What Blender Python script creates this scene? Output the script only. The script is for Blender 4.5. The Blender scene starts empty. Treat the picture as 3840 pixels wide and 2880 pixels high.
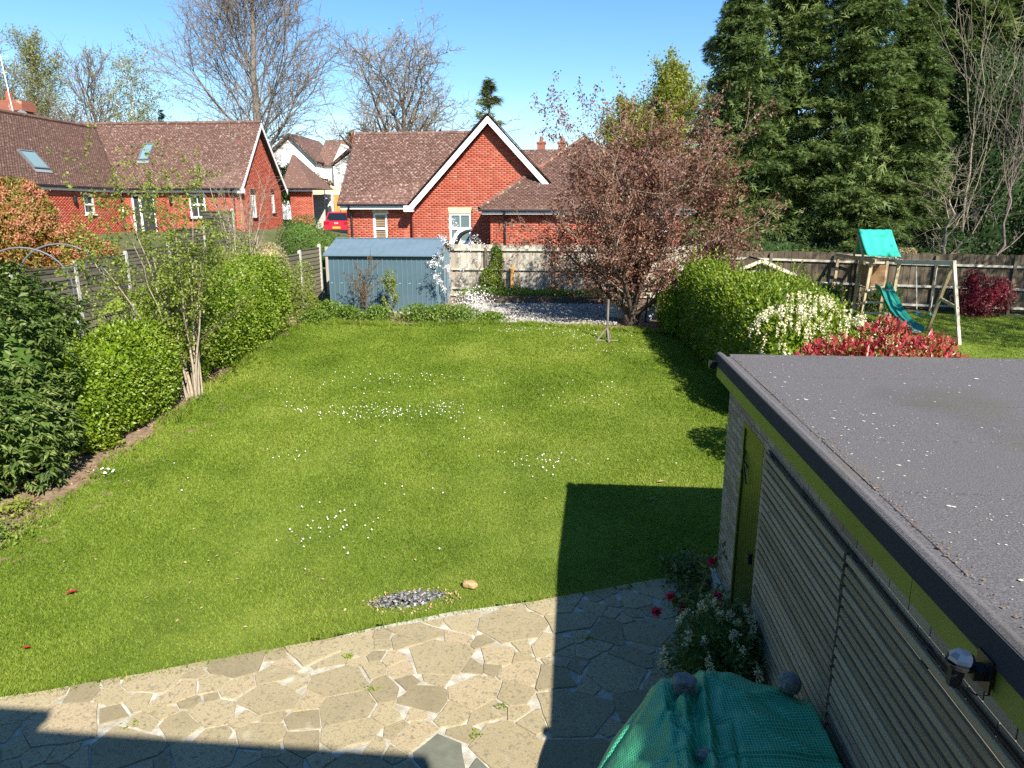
import bpy, math, random
import numpy as np
from mathutils import Vector, Matrix

# ------------------------------------------------------------------ camera, sky, sun, exposure
sc = bpy.context.scene
CAM_H = 4.2
cam_d = bpy.data.cameras.new("camera")
cam = bpy.data.objects.new("camera", cam_d)
sc.collection.objects.link(cam)
cam_d.sensor_width = 36.0
cam_d.lens = 36.0 * 2663.0 / 3840.0
cam_d.clip_start = 0.05
cam_d.clip_end = 3000.0
cam.location = (0, 0, CAM_H)
cam.rotation_euler = (math.radians(90 - 13.6), 0, math.radians(5.0))
sc.camera = cam

SUN_D = Vector((-1.6, 2.61, -2.58)).normalized()
SUN_EL = math.asin(-SUN_D.z)
world = bpy.data.worlds.new("World")
sc.world = world
world.use_nodes = True
wn = world.node_tree
bg = wn.nodes["Background"]
sky = wn.nodes.new("ShaderNodeTexSky")
sky.sky_type = 'NISHITA'
sky.sun_disc = False
sky.sun_elevation = SUN_EL
sky.sun_rotation = math.atan2(-SUN_D.x, -SUN_D.y)
sky.altitude = 0.0
sky.air_density = 1.0
sky.dust_density = 0.05
sky.ozone_density = 3.2
bg.inputs[1].default_value = 0.086
# thin cloud low over the houses: a soft noise on the sky direction
tc = wn.nodes.new("ShaderNodeTexCoord")
mp = wn.nodes.new("ShaderNodeMapping"); mp.inputs['Scale'].default_value = (2.2, 2.2, 13.0)
nz = wn.nodes.new("ShaderNodeTexNoise"); nz.inputs['Scale'].default_value = 1.6; nz.inputs['Detail'].default_value = 6.0
rmp = wn.nodes.new("ShaderNodeMapRange")
rmp.inputs[1].default_value = 0.50; rmp.inputs[2].default_value = 0.72; rmp.inputs[3].default_value = 0.0; rmp.inputs[4].default_value = 0.55
sep = wn.nodes.new("ShaderNodeSeparateXYZ")
band = wn.nodes.new("ShaderNodeMapRange")
band.inputs[1].default_value = 0.07; band.inputs[2].default_value = 0.16; band.inputs[3].default_value = 1.0; band.inputs[4].default_value = 0.0
mul = wn.nodes.new("ShaderNodeMath"); mul.operation = 'MULTIPLY'
mix = wn.nodes.new("ShaderNodeMix"); mix.data_type = 'RGBA'
mix.inputs[7].default_value = (7.0, 8.2, 9.6, 1)
wn.links.new(tc.outputs['Generated'], mp.inputs[0]); wn.links.new(mp.outputs[0], nz.inputs[0])
wn.links.new(nz.outputs[0], rmp.inputs[0]); wn.links.new(tc.outputs['Generated'], sep.inputs[0])
wn.links.new(sep.outputs[2], band.inputs[0]); wn.links.new(rmp.outputs[0], mul.inputs[0]); wn.links.new(band.outputs[0], mul.inputs[1])
wn.links.new(mul.outputs[0], mix.inputs[0]); hs_ = wn.nodes.new('ShaderNodeHueSaturation'); hs_.inputs['Saturation'].default_value = 1.22; wn.links.new(sky.outputs[0], hs_.inputs['Color']); wn.links.new(hs_.outputs[0], mix.inputs[6]); wn.links.new(mix.outputs[2], bg.inputs[0])

sun_d = bpy.data.lights.new("sun", 'SUN')
sun_d.energy = 5.0
sun_d.angle = math.radians(0.53)
sun_d.color = (1.0, 0.94, 0.83)
sun = bpy.data.objects.new("sun", sun_d)
sun.rotation_euler = SUN_D.to_track_quat('-Z', 'Y').to_euler()
sun.location = (20, -30, 40)
sc.collection.objects.link(sun)

sc.view_settings.view_transform = 'Standard'
sc.view_settings.look = 'None'
sc.view_settings.exposure = 1.2
sc.view_settings.gamma = 1.0
sc.view_settings.use_curve_mapping = False
sc.cycles.max_bounces = 6
sc.cycles.diffuse_bounces = 3
sc.cycles.glossy_bounces = 3
sc.cycles.transmission_bounces = 4
sc.cycles.transparent_max_bounces = 6
sc.cycles.sample_clamp_indirect = 6.0
sc.cycles.use_denoising = False
sc.render.film_transparent = False

# ------------------------------------------------------------------ helpers
rng = np.random.default_rng(11)
COL = sc.collection
CAMP = np.array([0, 0, CAM_H])


def ground_z(x, y):
    x = np.asarray(x, float); y = np.asarray(y, float)
    a = 0.065 * np.clip(y - 8, 0, 18)
    a = a + np.clip((y - 26.2) / 2.8, 0, 1) * 0.8 + 0.03 * np.clip(np.minimum(y, 90) - 29, 0, None)
    b = 0.03 * np.clip(x - 2, 0, 30) * np.clip((y - 8) / 10, 0, 1)
    c = 0.9 * np.clip((-x - 12) / 5, 0, 1) * np.clip((y - 27) / 5, 0, 1) * np.clip((50 - y) / 5, 0, 1)
    return a - b + c


def gz(x, y):
    return float(ground_z(x, y))


def np_mesh(name, V, Fs, smooth=False):
    me = bpy.data.meshes.new(name)
    V = np.ascontiguousarray(V, np.float32)
    if not isinstance(Fs, list):
        Fs = [Fs]
    Fs = [np.asarray(f, np.int32) for f in Fs if len(f)]
    loops = np.concatenate([f.ravel() for f in Fs])
    cnt = np.concatenate([np.full(len(f), f.shape[1], np.int32) for f in Fs])
    st = np.zeros(len(cnt), np.int32); st[1:] = np.cumsum(cnt)[:-1]
    me.vertices.add(len(V)); me.vertices.foreach_set('co', V.ravel())
    me.loops.add(len(loops)); me.loops.foreach_set('vertex_index', loops)
    me.polygons.add(len(cnt)); me.polygons.foreach_set('loop_start', st)
    if smooth:
        me.polygons.foreach_set('use_smooth', np.ones(len(cnt), bool))
    me.update(calc_edges=True)
    return me


def link(name, data, mat=None, parent=None, world=None):
    o = bpy.data.objects.new(name, data)
    COL.objects.link(o)
    if mat is not None and data is not None and len(data.materials) == 0:
        data.materials.append(mat)
    if parent is not None:
        o.parent = parent
        p = parent; off = Vector((0, 0, 0))
        while p is not None:
            off += Vector(p.location); p = p.parent
        if world is None:
            o.location = -off
        else:
            o.matrix_basis = Matrix.Translation(-off) @ world
    elif world is not None:
        o.matrix_basis = world
    return o


def tag(o, label, cat=None, group=None, kind=None):
    if label: o['label'] = label
    if cat: o['category'] = cat
    if group: o['group'] = group
    if kind: o['kind'] = kind
    return o


def thing(name, loc, label, cat, group=None):
    e = bpy.data.objects.new(name, None)
    COL.objects.link(e); e.location = loc; e.empty_display_size = 0.2
    return tag(e, label, cat, group)


class MB:
    """collects simple solids (world coordinates) into one mesh"""
    def __init__(s): s.v = []; s.f = []; s.n = 0
    def raw(s, V, F):
        V = np.asarray(V, float)
        s.v.append(V); s.f += [tuple(int(i) + s.n for i in f) for f in F]; s.n += len(V); return s
    def box(s, c, size, R=None):
        h = np.array(size, float) / 2
        V = np.array([[a, b, d] for a in (-1, 1) for b in (-1, 1) for d in (-1, 1)], float) * h
        if R is not None: V = V @ np.asarray(R).T
        return s.raw(V + np.array(c, float), [(0, 1, 3, 2), (4, 6, 7, 5), (0, 4, 5, 1), (2, 3, 7, 6), (0, 2, 6, 4), (1, 5, 7, 3)])
    def bb(s, x0, x1, y0, y1, z0, z1):
        return s.box(((x0 + x1) / 2, (y0 + y1) / 2, (z0 + z1) / 2), (abs(x1 - x0), abs(y1 - y0), abs(z1 - z0)))
    def beam(s, a, b, w, h, up=(0, 0, 1)):
        a = np.array(a, float); b = np.array(b, float); d = b - a; L = np.linalg.norm(d); d /= L
        u = np.cross(d, up); u = u / (np.linalg.norm(u) + 1e-9) if np.linalg.norm(u) > 1e-6 else np.array([1., 0, 0]); n = np.cross(u, d)
        R = np.stack([u, d, n], 1)
        return s.box((a + b) / 2, (w, L, h), R)
    def prism(s, poly, ext):
        P = np.array(poly, float); n = len(P); E = np.array(ext, float)
        V = np.concatenate([P, P + E])
        F = [tuple(range(n - 1, -1, -1)), tuple(range(n, 2 * n))] + [(i, (i + 1) % n, n + (i + 1) % n, n + i) for i in range(n)]
        return s.raw(V, F)
    def tube(s, pts, r, n=8, cap=True):
        pts = np.array(pts, float); K = len(pts)
        r = np.full(K, r, float) if np.isscalar(r) else np.array(r, float)
        V, F = tube_arr(pts[None], r[None], n)
        s.raw(V, F)
        if cap:
            s.f += [tuple(s.n - K * n + i for i in range(n))[::-1], tuple(s.n - n + i for i in range(n))]
        return s
    def build(s, name, mat, parent=None, smooth=False):
        me = bpy.data.meshes.new(name)
        me.from_pydata([tuple(p) for p in np.concatenate(s.v)], [], s.f)
        if smooth: me.polygons.foreach_set('use_smooth', np.ones(len(me.polygons), bool))
        me.update()
        return link(name, me, mat, parent)


def tube_arr(P, R, sides):
    """P (N,K,3), R (N,K) -> verts, quads"""
    N, K, _ = P.shape
    T = np.gradient(P, axis=1) if K > 1 else np.zeros_like(P)
    T /= np.linalg.norm(T, axis=2, keepdims=True) + 1e-9
    ref = np.where(np.abs(T[:, :, 2:3]) > 0.9, np.array([1., 0, 0]), np.array([0, 0, 1.]))
    ref = np.repeat(ref[:, :1], K, 1)
    U = np.cross(T, ref); U /= np.linalg.norm(U, axis=2, keepdims=True) + 1e-9
    W = np.cross(T, U)
    a = np.arange(sides) * 2 * np.pi / sides
    V = P[:, :, None] + R[:, :, None, None] * (np.cos(a)[None, None, :, None] * U[:, :, None] + np.sin(a)[None, None, :, None] * W[:, :, None])
    idx = np.arange(N * K * sides).reshape(N, K, sides)
    i0 = idx[:, :-1]; i1 = idx[:, 1:]
    F = np.stack([i0, np.roll(i0, -1, 2), np.roll(i1, -1, 2), i1], -1).reshape(-1, 4)
    return V.reshape(-1, 3), F


BOXV = np.array([[a, b, d] for a in (-.5, .5) for b in (-.5, .5) for d in (-.5, .5)], float)
BOXF = np.array([(0, 1, 3, 2), (4, 6, 7, 5), (0, 4, 5, 1), (2, 3, 7, 6), (0, 2, 6, 4), (1, 5, 7, 3)])


def boxes(C, S, R):
    """C (N,3) centres, S (N,3) sizes, R (N,3,3) or (3,3) axes in columns"""
    C = np.asarray(C, float); S = np.asarray(S, float); R = np.broadcast_to(np.asarray(R, float), (len(C), 3, 3))
    V = C[:, None] + np.einsum('nij,nkj->nki', R, BOXV[None] * S[:, None])
    F = BOXF[None] + 8 * np.arange(len(C))[:, None, None]
    return V.reshape(-1, 3), F.reshape(-1, 4)


_unit = {}
def unit_box(mat):
    if mat.name not in _unit:
        me = np_mesh("piece_" + mat.name, BOXV, BOXF); me.materials.append(mat); _unit[mat.name] = me
    return _unit[mat.name]


def pieces(parent, name, C, S, R, mat, limit=300, rest=None):
    """the `limit` pieces nearest the camera as objects, the others joined"""
    C = np.asarray(C, float); S = np.asarray(S, float); R = np.broadcast_to(np.asarray(R, float), (len(C), 3, 3))
    order = np.argsort(np.linalg.norm(C - CAMP, axis=1))
    me = unit_box(mat)
    for i in order[:limit]:
        M4 = np.eye(4); M4[:3, :3] = R[i] * S[i][None, :]; M4[:3, 3] = C[i]
        link(name, me, None, parent, Matrix(M4.tolist()))
    if len(order) > limit:
        j = order[limit:]
        V, F = boxes(C[j], S[j], R[j])
        o = link(rest or name + 's', np_mesh(rest or name, V, F), mat, parent)
        o['kind'] = 'stuff'


# ------------------------------------------------------------------ materials
def _nodes(name):
    m = bpy.data.materials.new(name); m.use_nodes = True
    nt = m.node_tree
    return m, nt, nt.nodes["Principled BSDF"], nt.nodes["Material Output"]


def _rand(nt):
    g = nt.nodes.new("ShaderNodeNewGeometry"); oi = nt.nodes.new("ShaderNodeObjectInfo")
    a = nt.nodes.new("ShaderNodeMath"); a.operation = 'ADD'
    f = nt.nodes.new("ShaderNodeMath"); f.operation = 'FRACT'
    nt.links.new(g.outputs['Random Per Island'], a.inputs[0]); nt.links.new(oi.outputs['Random'], a.inputs[1])
    nt.links.new(a.outputs[0], f.inputs[0])
    return f.outputs[0], g


def _ramp(nt, cols, lo=0.3, hi=0.7):
    r = nt.nodes.new("ShaderNodeValToRGB")
    n = len(cols); e = r.color_ramp.elements
    while len(e) < n: e.new(0.5)
    for i, c in enumerate(cols):
        e[i].position = lo + (hi - lo) * (i / max(1, n - 1)); e[i].color = (*c, 1)
    return r


def MAT(name, cols, scale=6.0, rough=0.8, piece=0.0, bump=0.0, bscale=60.0, aniso=(1, 1, 1), spec=0.25, metal=0.0,
        lo=0.3, hi=0.7, spots=None, detail=6.0, coat=0.0):
    """principled; base colour is a ramp over world-space noise mixed with a per-piece random"""
    m, nt, b, out = _nodes(name)
    rnd, g = _rand(nt)
    mp = nt.nodes.new("ShaderNodeMapping"); mp.inputs['Scale'].default_value = aniso
    nt.links.new(g.outputs['Position'], mp.inputs[0])
    nz = nt.nodes.new("ShaderNodeTexNoise"); nz.inputs['Scale'].default_value = scale; nz.inputs['Detail'].default_value = detail
    nz.inputs['Roughness'].default_value = 0.65
    nt.links.new(mp.outputs[0], nz.inputs[0])
    mx = nt.nodes.new("ShaderNodeMix"); mx.inputs[0].default_value = piece
    nt.links.new(nz.outputs[0], mx.inputs[2]); nt.links.new(rnd, mx.inputs[3])
    r = _ramp(nt, cols, lo * (1 - piece) + 0.0, hi * (1 - piece) + piece)
    nt.links.new(mx.outputs[0], r.inputs[0])
    col = r.outputs[0]
    for sp in (spots or []):        # (colour, scale, threshold, width[, aniso])
        n2 = nt.nodes.new("ShaderNodeTexNoise"); n2.inputs['Scale'].default_value = sp[1]; n2.inputs['Detail'].default_value = 3.0
        src = g.outputs['Position']
        if len(sp) > 4:
            m2 = nt.nodes.new("ShaderNodeMapping"); m2.inputs['Scale'].default_value = sp[4]; nt.links.new(src, m2.inputs[0]); src = m2.outputs[0]
        nt.links.new(src, n2.inputs[0])
        rr = nt.nodes.new("ShaderNodeMapRange"); rr.inputs[1].default_value = sp[2]; rr.inputs[2].default_value = sp[2] + sp[3]
        nt.links.new(n2.outputs[0], rr.inputs[0])
        mm = nt.nodes.new("ShaderNodeMix"); mm.data_type = 'RGBA'; mm.inputs[7].default_value = (*sp[0], 1)
        nt.links.new(rr.outputs[0], mm.inputs[0]); nt.links.new(col, mm.inputs[6]); col = mm.outputs[2]
    nt.links.new(col, b.inputs['Base Color'])
    b.inputs['Roughness'].default_value = rough
    b.inputs['Specular IOR Level'].default_value = spec
    b.inputs['Metallic'].default_value = metal
    b.inputs['Coat Weight'].default_value = coat
    if bump:
        n3 = nt.nodes.new("ShaderNodeTexNoise"); n3.inputs['Scale'].default_value = bscale; n3.inputs['Detail'].default_value = 5.0
        nt.links.new(mp.outputs[0], n3.inputs[0])
        bp = nt.nodes.new("ShaderNodeBump"); bp.inputs['Strength'].default_value = bump; bp.inputs['Distance'].default_value = 0.01
        nt.links.new(n3.outputs[0], bp.inputs['Height']); nt.links.new(bp.outputs[0], b.inputs['Normal'])
    return m


LCOL = {}


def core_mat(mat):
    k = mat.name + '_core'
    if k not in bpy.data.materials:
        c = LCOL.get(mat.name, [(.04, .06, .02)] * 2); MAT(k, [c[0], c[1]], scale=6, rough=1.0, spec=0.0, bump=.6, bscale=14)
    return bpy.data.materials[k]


def LEAF(name, cols, trans=0.3, rough=0.45, spec=0.4, patch=0.35, pscale=0.8, tcol=None):
    """leaf: per-leaf random colour, some patch variation, light passing through"""
    LCOL[name] = cols
    m, nt, b, out = _nodes(name)
    rnd, g = _rand(nt)
    nz = nt.nodes.new("ShaderNodeTexNoise"); nz.inputs['Scale'].default_value = pscale; nz.inputs['Detail'].default_value = 3.0
    nt.links.new(g.outputs['Position'], nz.inputs[0])
    st = nt.nodes.new("ShaderNodeMapRange"); st.inputs[1].default_value = 0.3; st.inputs[2].default_value = 0.7
    nt.links.new(nz.outputs[0], st.inputs[0])
    mx = nt.nodes.new("ShaderNodeMix"); mx.inputs[0].default_value = patch
    nt.links.new(rnd, mx.inputs[2]); nt.links.new(st.outputs[0], mx.inputs[3])
    r = _ramp(nt, cols, 0.1, 0.9)
    nt.links.new(mx.outputs[0], r.inputs[0]); nt.links.new(r.outputs[0], b.inputs['Base Color'])
    b.inputs['Roughness'].default_value = rough; b.inputs['Specular IOR Level'].default_value = spec
    if trans > 0:
        t = nt.nodes.new("ShaderNodeBsdfTranslucent")
        if tcol is None:
            hs = nt.nodes.new("ShaderNodeHueSaturation"); hs.inputs['Value'].default_value = 1.25; hs.inputs['Saturation'].default_value = 1.1
            nt.links.new(r.outputs[0], hs.inputs['Color']); nt.links.new(hs.outputs[0], t.inputs[0])
        else:
            t.inputs[0].default_value = (*tcol, 1)
        ms = nt.nodes.new("ShaderNodeMixShader"); ms.inputs[0].default_value = trans
        nt.links.new(b.outputs[0], ms.inputs[1]); nt.links.new(t.outputs[0], ms.inputs[2]); nt.links.new(ms.outputs[0], out.inputs[0])
    return m


def GLASS(name, col, rough=0.05):
    m, nt, b, out = _nodes(name)
    b.inputs['Base Color'].default_value = (*col, 1); b.inputs['Roughness'].default_value = rough
    b.inputs['Specular IOR Level'].default_value = 0.8
    return m


m_grassbase = MAT("lawn_turf", [(.07, .10, .012), (.105, .145, .018), (.15, .185, .03)], scale=1.3, rough=.95, bump=.4, bscale=140)
m_soil = MAT("soil", [(.10, .065, .04), (.19, .135, .085), (.28, .21, .14)], scale=9, rough=.95, bump=.8, bscale=70)
m_terrain = MAT("terrain", [(.05, .07, .02), (.09, .10, .035), (.14, .11, .06)], scale=.6, rough=.95)
m_mortar = MAT("pale_mortar", [(.26, .23, .17), (.38, .35, .28), (.60, .57, .50)], scale=7, rough=.95, bump=.6, bscale=90)
m_stone = MAT("crazy_paving_stone", [(.22, .18, .105), (.31, .255, .15), (.37, .305, .18), (.40, .31, .195)], scale=3, rough=.92, piece=.62, bump=.5, bscale=160,
              spots=[((.17, .145, .095), 30, .54, .2), ((.18, .155, .10), 75, .5, .25), ((.46, .41, .31), 2.6, .66, .14)])
m_slate = MAT("grey_paving_stone", [(.11, .115, .085), (.16, .165, .125)], scale=8, rough=.9, bump=.4, bscale=160, spots=[((.4, .4, .36), 70, .74, .04)])
m_brickred = MAT("red_brick", [(.28, .055, .032), (.37, .075, .044), (.43, .098, .06), (.41, .14, .095)], scale=3, rough=.9, piece=.6, bump=.3, bscale=120,
                 spots=[((.50, .25, .18), 1.3, .66, .08)])
m_chim = MAT("chimney_brick", [(.22, .075, .05), (.29, .11, .075)], scale=9, rough=.9, spots=[((.33, .27, .19), 3, .58, .1)])
m_mortarw = MAT("wall_mortar", [(.50, .26, .17), (.58, .34, .24)], scale=4, rough=.95)
m_brickgrey = MAT("buff_brick", [(.24, .185, .125), (.33, .265, .185), (.40, .33, .24)], scale=6, rough=.92, piece=.6, bump=.4, bscale=140)
m_mortarg = MAT("grey_mortar", [(.33, .31, .27), (.42, .40, .36)], scale=8, rough=.95)
m_tile = MAT("brown_roof_tile", [(.085, .045, .035), (.13, .07, .055), (.17, .10, .08)], scale=1.5, rough=.9, piece=.5, bump=.3, bscale=70,
             spots=[((.34, .25, .205), 9.0, .56, .12), ((.24, .10, .07), .7, .64, .1)])
m_tiledark = MAT("dark_roof_tile", [(.075, .042, .034), (.115, .064, .05), (.15, .085, .066)], scale=1.5, rough=.9, piece=.5, bump=.3, bscale=70,
                 spots=[((.30, .23, .19), 9.0, .6, .1)])
m_under = MAT("roof_underlay", [(.04, .025, .02), (.06, .035, .03)], scale=3, rough=.95)
m_white = MAT("white_paint", [(.72, .73, .74), (.82, .82, .82)], scale=2, rough=.45, spec=.4)
m_render = MAT("white_render", [(.68, .67, .63), (.80, .79, .76)], scale=.8, rough=.9)
m_black = MAT("black_plastic", [(.012, .012, .014), (.02, .02, .022)], scale=4, rough=.4, spec=.5)
m_lintel = MAT("sandstone_lintel", [(.52, .42, .26), (.62, .52, .34)], scale=7, rough=.9)
m_glass = GLASS("window_glass", (.03, .04, .045))
m_glasspale = GLASS("obscured_glass", (.10, .15, .15), .25)
m_glasssky = GLASS("skylight_glass", (.16, .25, .28), .08)
m_felt = MAT("roof_felt", [(.06, .057, .06), (.11, .104, .107), (.18, .168, .17)], scale=110, rough=.95, bump=.5, bscale=500, detail=2,
             spots=[((.14, .125, .10), 1.1, .56, .3), ((.05, .048, .046), .55, .52, .3)])
m_feltdark = MAT("felt_drip", [(.03, .03, .034), (.05, .05, .055)], scale=300, rough=.95, detail=2)
m_lichen = MAT("lichen_spot", [(.40, .39, .32), (.56, .55, .48)], scale=20, rough=.9, piece=.8)
m_fascia = MAT("green_fascia_paint", [(.15, .18, .022), (.19, .225, .032)], scale=3, rough=.5, spec=.4, spots=[((.03, .03, .015), 9, .71, .03)])
m_door = MAT("fascia_green_shaded", [(.052, .068, .01), (.075, .095, .015)], scale=3, rough=.4, spec=.4)  # darker copy of the fascia green, with shade put into the colour
m_slat = MAT("treated_timber_slat", [(.20, .15, .085), (.32, .25, .155), (.42, .34, .22)], scale=4, rough=.8, piece=.45, aniso=(14, .9, 14), bump=.4, bscale=10,
             spots=[((.06, .045, .03), 5.0, .70, .05, (3, 1.0, 3))])
m_batten = MAT("dark_batten", [(.05, .04, .03), (.09, .07, .05)], scale=8, rough=.9)
m_shedwall = MAT("blue_grey_steel", [(.058, .10, .122), (.074, .12, .145)], scale=1.2, rough=.42, spec=.5)
m_shedroof = MAT("blue_grey_roof_steel", [(.105, .155, .19), (.135, .19, .23)], scale=1.5, rough=.38, spec=.5)
m_concrete = MAT("concrete", [(.36, .32, .25), (.48, .44, .36)], scale=6, rough=.95, bump=.4, bscale=80)
m_postwhite = MAT("concrete_post", [(.36, .35, .31), (.48, .47, .43)], scale=9, rough=.95, spots=[((.3, .28, .22), 7, .62, .1)])
m_fencegrey = MAT("weathered_fence_board", [(.24, .21, .165), (.36, .325, .265), (.46, .42, .35)], scale=2.2, rough=.9, piece=.55, aniso=(6, 6, .7), bump=.3, bscale=20)
m_fencerail = MAT("weathered_rail", [(.36, .33, .27), (.48, .45, .38)], scale=3, rough=.9, aniso=(.7, 6, 6))
m_fencedark = MAT("dark_fence_board", [(.055, .042, .028), (.088, .068, .046), (.125, .10, .072)], scale=2.2, rough=.9, piece=.5, aniso=(6, 6, .7), bump=.3, bscale=20)
m_lapboard = MAT("lap_panel_board", [(.06, .052, .04), (.095, .085, .066), (.135, .12, .095)], scale=2, rough=.9, piece=.55, aniso=(5, .6, 8), bump=.3, bscale=20)
m_lapgreen = MAT("mossy_lap_board", [(.085, .078, .05), (.13, .12, .08), (.18, .165, .115)], scale=2, rough=.9, piece=.5, aniso=(5, .6, 8), bump=.3, bscale=20)
m_postdark = MAT("fence_post_timber", [(.10, .08, .055), (.16, .13, .09)], scale=4, rough=.9, aniso=(5, 5, .6))
m_orange = MAT("golden_timber", [(.42, .22, .06), (.52, .29, .09)], scale=2, rough=.8, piece=.5, aniso=(6, 6, .7))
m_browngate = MAT("brown_timber", [(.13, .065, .04), (.19, .10, .06)], scale=3, rough=.85, piece=.5, aniso=(6, 6, .7))
m_sleeper = MAT("railway_sleeper", [(.05, .038, .028), (.09, .07, .052), (.14, .11, .085)], scale=3, rough=.9, aniso=(.6, 6, 6), bump=.4, bscale=20)
m_gravel = MAT("pale_gravel", [(.16, .145, .12), (.28, .26, .23), (.42, .40, .365)], scale=4, rough=.9, piece=.85)
m_bark = MAT("grey_bark", [(.10, .085, .07), (.17, .145, .12), (.24, .21, .17)], scale=9, rough=.95, aniso=(3, 3, .6), bump=.5, bscale=30)
m_barkdark = MAT("dark_bark", [(.06, .045, .035), (.11, .085, .065)], scale=9, rough=.95, aniso=(3, 3, .6))
m_twig = MAT("bare_twig", [(.15, .12, .10), (.23, .19, .155)], scale=5, rough=.9)
m_twigpink = MAT("purplish_twig", [(.14, .10, .10), (.21, .155, .15)], scale=5, rough=.9)
m_twigpale = MAT("pale_dead_twig", [(.19, .16, .12), (.28, .24, .18)], scale=5, rough=.9)
m_birch = MAT("birch_bark", [(.60, .58, .54), (.75, .73, .69)], scale=6, rough=.8, spots=[((.08, .07, .06), 5, .62, .05)])
m_hazelbark = MAT("hazel_bark", [(.20, .15, .10), (.33, .27, .20), (.42, .36, .28)], scale=8, rough=.9, aniso=(3, 3, 1))

# ------------------------------------------------------------------ ground, lawn, beds, patio
def sheet(name, xs, ys, dz, mat, mask=None, label=None, kind='structure', jitter=0.0):
    X, Y = np.meshgrid(xs, ys, indexing='ij')
    Z = ground_z(X, Y) + dz
    if jitter: Z = Z + rng.normal(0, jitter, Z.shape)
    V = np.stack([X, Y, Z], -1).reshape(-1, 3)
    n, m = X.shape; idx = np.arange(n * m).reshape(n, m)
    F = np.stack([idx[:-1, :-1], idx[1:, :-1], idx[1:, 1:], idx[:-1, 1:]], -1).reshape(-1, 4)
    if mask is not None:
        c = V[F].mean(1); F = F[mask(c[:, 0], c[:, 1])]
    o = link(name, np_mesh(name, V, F, True), mat)
    o['kind'] = kind
    if label: o['label'] = label
    return o


far = [-900, -400, -200, -120, -80, -60, -50, -42, -36, -30, -25]
gx = np.array(far + list(np.arange(-22, 22.1, 1.0)) + [-v for v in far[::-1]])
gy = np.array([-300, -100, -40, -15, -5, 0, 4, 8] + list(np.arange(9, 26.1, 1)) + [26.2, 27, 28, 29, 30, 32, 36, 40, 45, 50, 55, 60, 70, 90, 130, 200, 400, 900, 1800])
sheet('ground', gx, gy, -0.06, m_terrain, label='open ground under the gardens and houses')

PE = np.array([(-9, 3.35), (-5.02, 5.07), (-4.21, 5.36), (-3.0, 5.86), (-2.02, 6.42), (-1.24, 6.8), (-.03, 7.2), (1.08, 7.62), (1.75, 7.95), (9, 8.0)])
LL = np.array([(4, -7.1), (8.05, -7.22), (9.1, -7.36), (11, -7.53), (13.1, -7.7), (14.7, -7.94), (17.4, -8.22), (19.8, -8.3), (22, -8.3)])
LF = np.array([(-9, 21.1), (-7.37, 21.1), (-5.2, 20.95), (-2.86, 21.4), (-1.2, 21.3), (.4, 20.9), (1.5, 20.6), (2.6, 20.5), (4, 20)])


def in_lawn(x, y):
    w = .05 * np.sin(x * 7.1) * np.sin(y * 5.3 + x)
    return (y + w > np.interp(x, PE[:, 0], PE[:, 1])) & (x + w * 2 > np.interp(y, LL[:, 0], LL[:, 1])) & (y + w * 2 < np.interp(x, LF[:, 0], LF[:, 1])) & (x < 3.4) & ((x < 1.66) | (y > 7.7)) & (((x + 1.78) / .40) ** 2 + ((y - 7.0 - .25 * (x + 1.78)) / .16) ** 2 > .75 + .3 * np.sin(x * 31) * np.sin(y * 27))


def in_nlawn(x, y):
    return (x > 5.6) & (x < 22) & (y > 9) & (y < 25.3 - .1 * np.sin(x * 2))


lawn = sheet('lawn', np.arange(-8.5, 3.5, .1), np.arange(4.8, 22, .1), 0.0, m_grassbase, in_lawn, label='mown back lawn sloping up from the patio')
nlawn = sheet('neighbour_lawn', np.arange(5.5, 22.1, .5), np.arange(8, 26, .5), -0.01, m_grassbase, in_nlawn, label='mown lawn of the garden next door')
bed = sheet('soil_border', np.arange(-9.6, -6.6, .1), np.arange(3.6, 23.5, .1), -0.012, m_soil, jitter=.012, label='bare soil border beside the lawn')
bed2 = sheet('flower_bed', np.arange(-8.4, 4.2, .1), np.arange(20.4, 26.0, .1), -0.02, m_soil, jitter=.012, label='soil bed in front of the metal shed')

# grass blades: nobody could count them
def blades(name, n, x0, x1, y0, y1, test, mat, label, dens_fall=True, h=(.022, .038), hs=1.0):
    x = rng.uniform(x0, x1, n * 3); y = y0 + (y1 - y0) * rng.random(n * 3) ** (1.45 if dens_fall else 1.0)
    k = test(x, y); x = x[k][:n]; y = y[k][:n]; n = len(x)
    z = ground_z(x, y)
    d = np.hypot(x, y)
    w = np.clip(.00075 * d, .0035, .014)
    tall = (1 + .22 * np.sin(x * 1.7 + 2 * np.sin(y * .9)) * np.sin(y * 1.3)) * hs
    hh = rng.uniform(*h, n) * tall * np.clip(.75 + d * .028, .8, 1.35)
    a = rng.uniform(0, 2 * np.pi, n); b = rng.uniform(0, 2 * np.pi, n); lean = rng.uniform(.35, 1.2, n)
    P = np.stack([x, y, z - .004], 1)
    S = np.stack([np.cos(a) * w, np.sin(a) * w, np.zeros(n)], 1)
    stripe = np.clip(2 * np.sin((x + .16 * y + .12 * np.sin(y * .8)) * 2 * np.pi / 1.5), -1, 1) + .8 * np.sin(x * 2.3 + 1.5 * np.sin(y * 1.1)) * np.sin(y * 1.9 + x)
    T = P + np.stack([np.cos(b) * lean * hh, (np.sin(b) * lean + .075 * stripe) * hh, hh], 1)
    V = np.stack([P - S, P + S, T], 1).reshape(-1, 3)
    F = np.arange(3 * n).reshape(-1, 3)
    o = link(name, np_mesh(name, V, F), mat)
    return tag(o, label, 'grass', kind='stuff')


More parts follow.
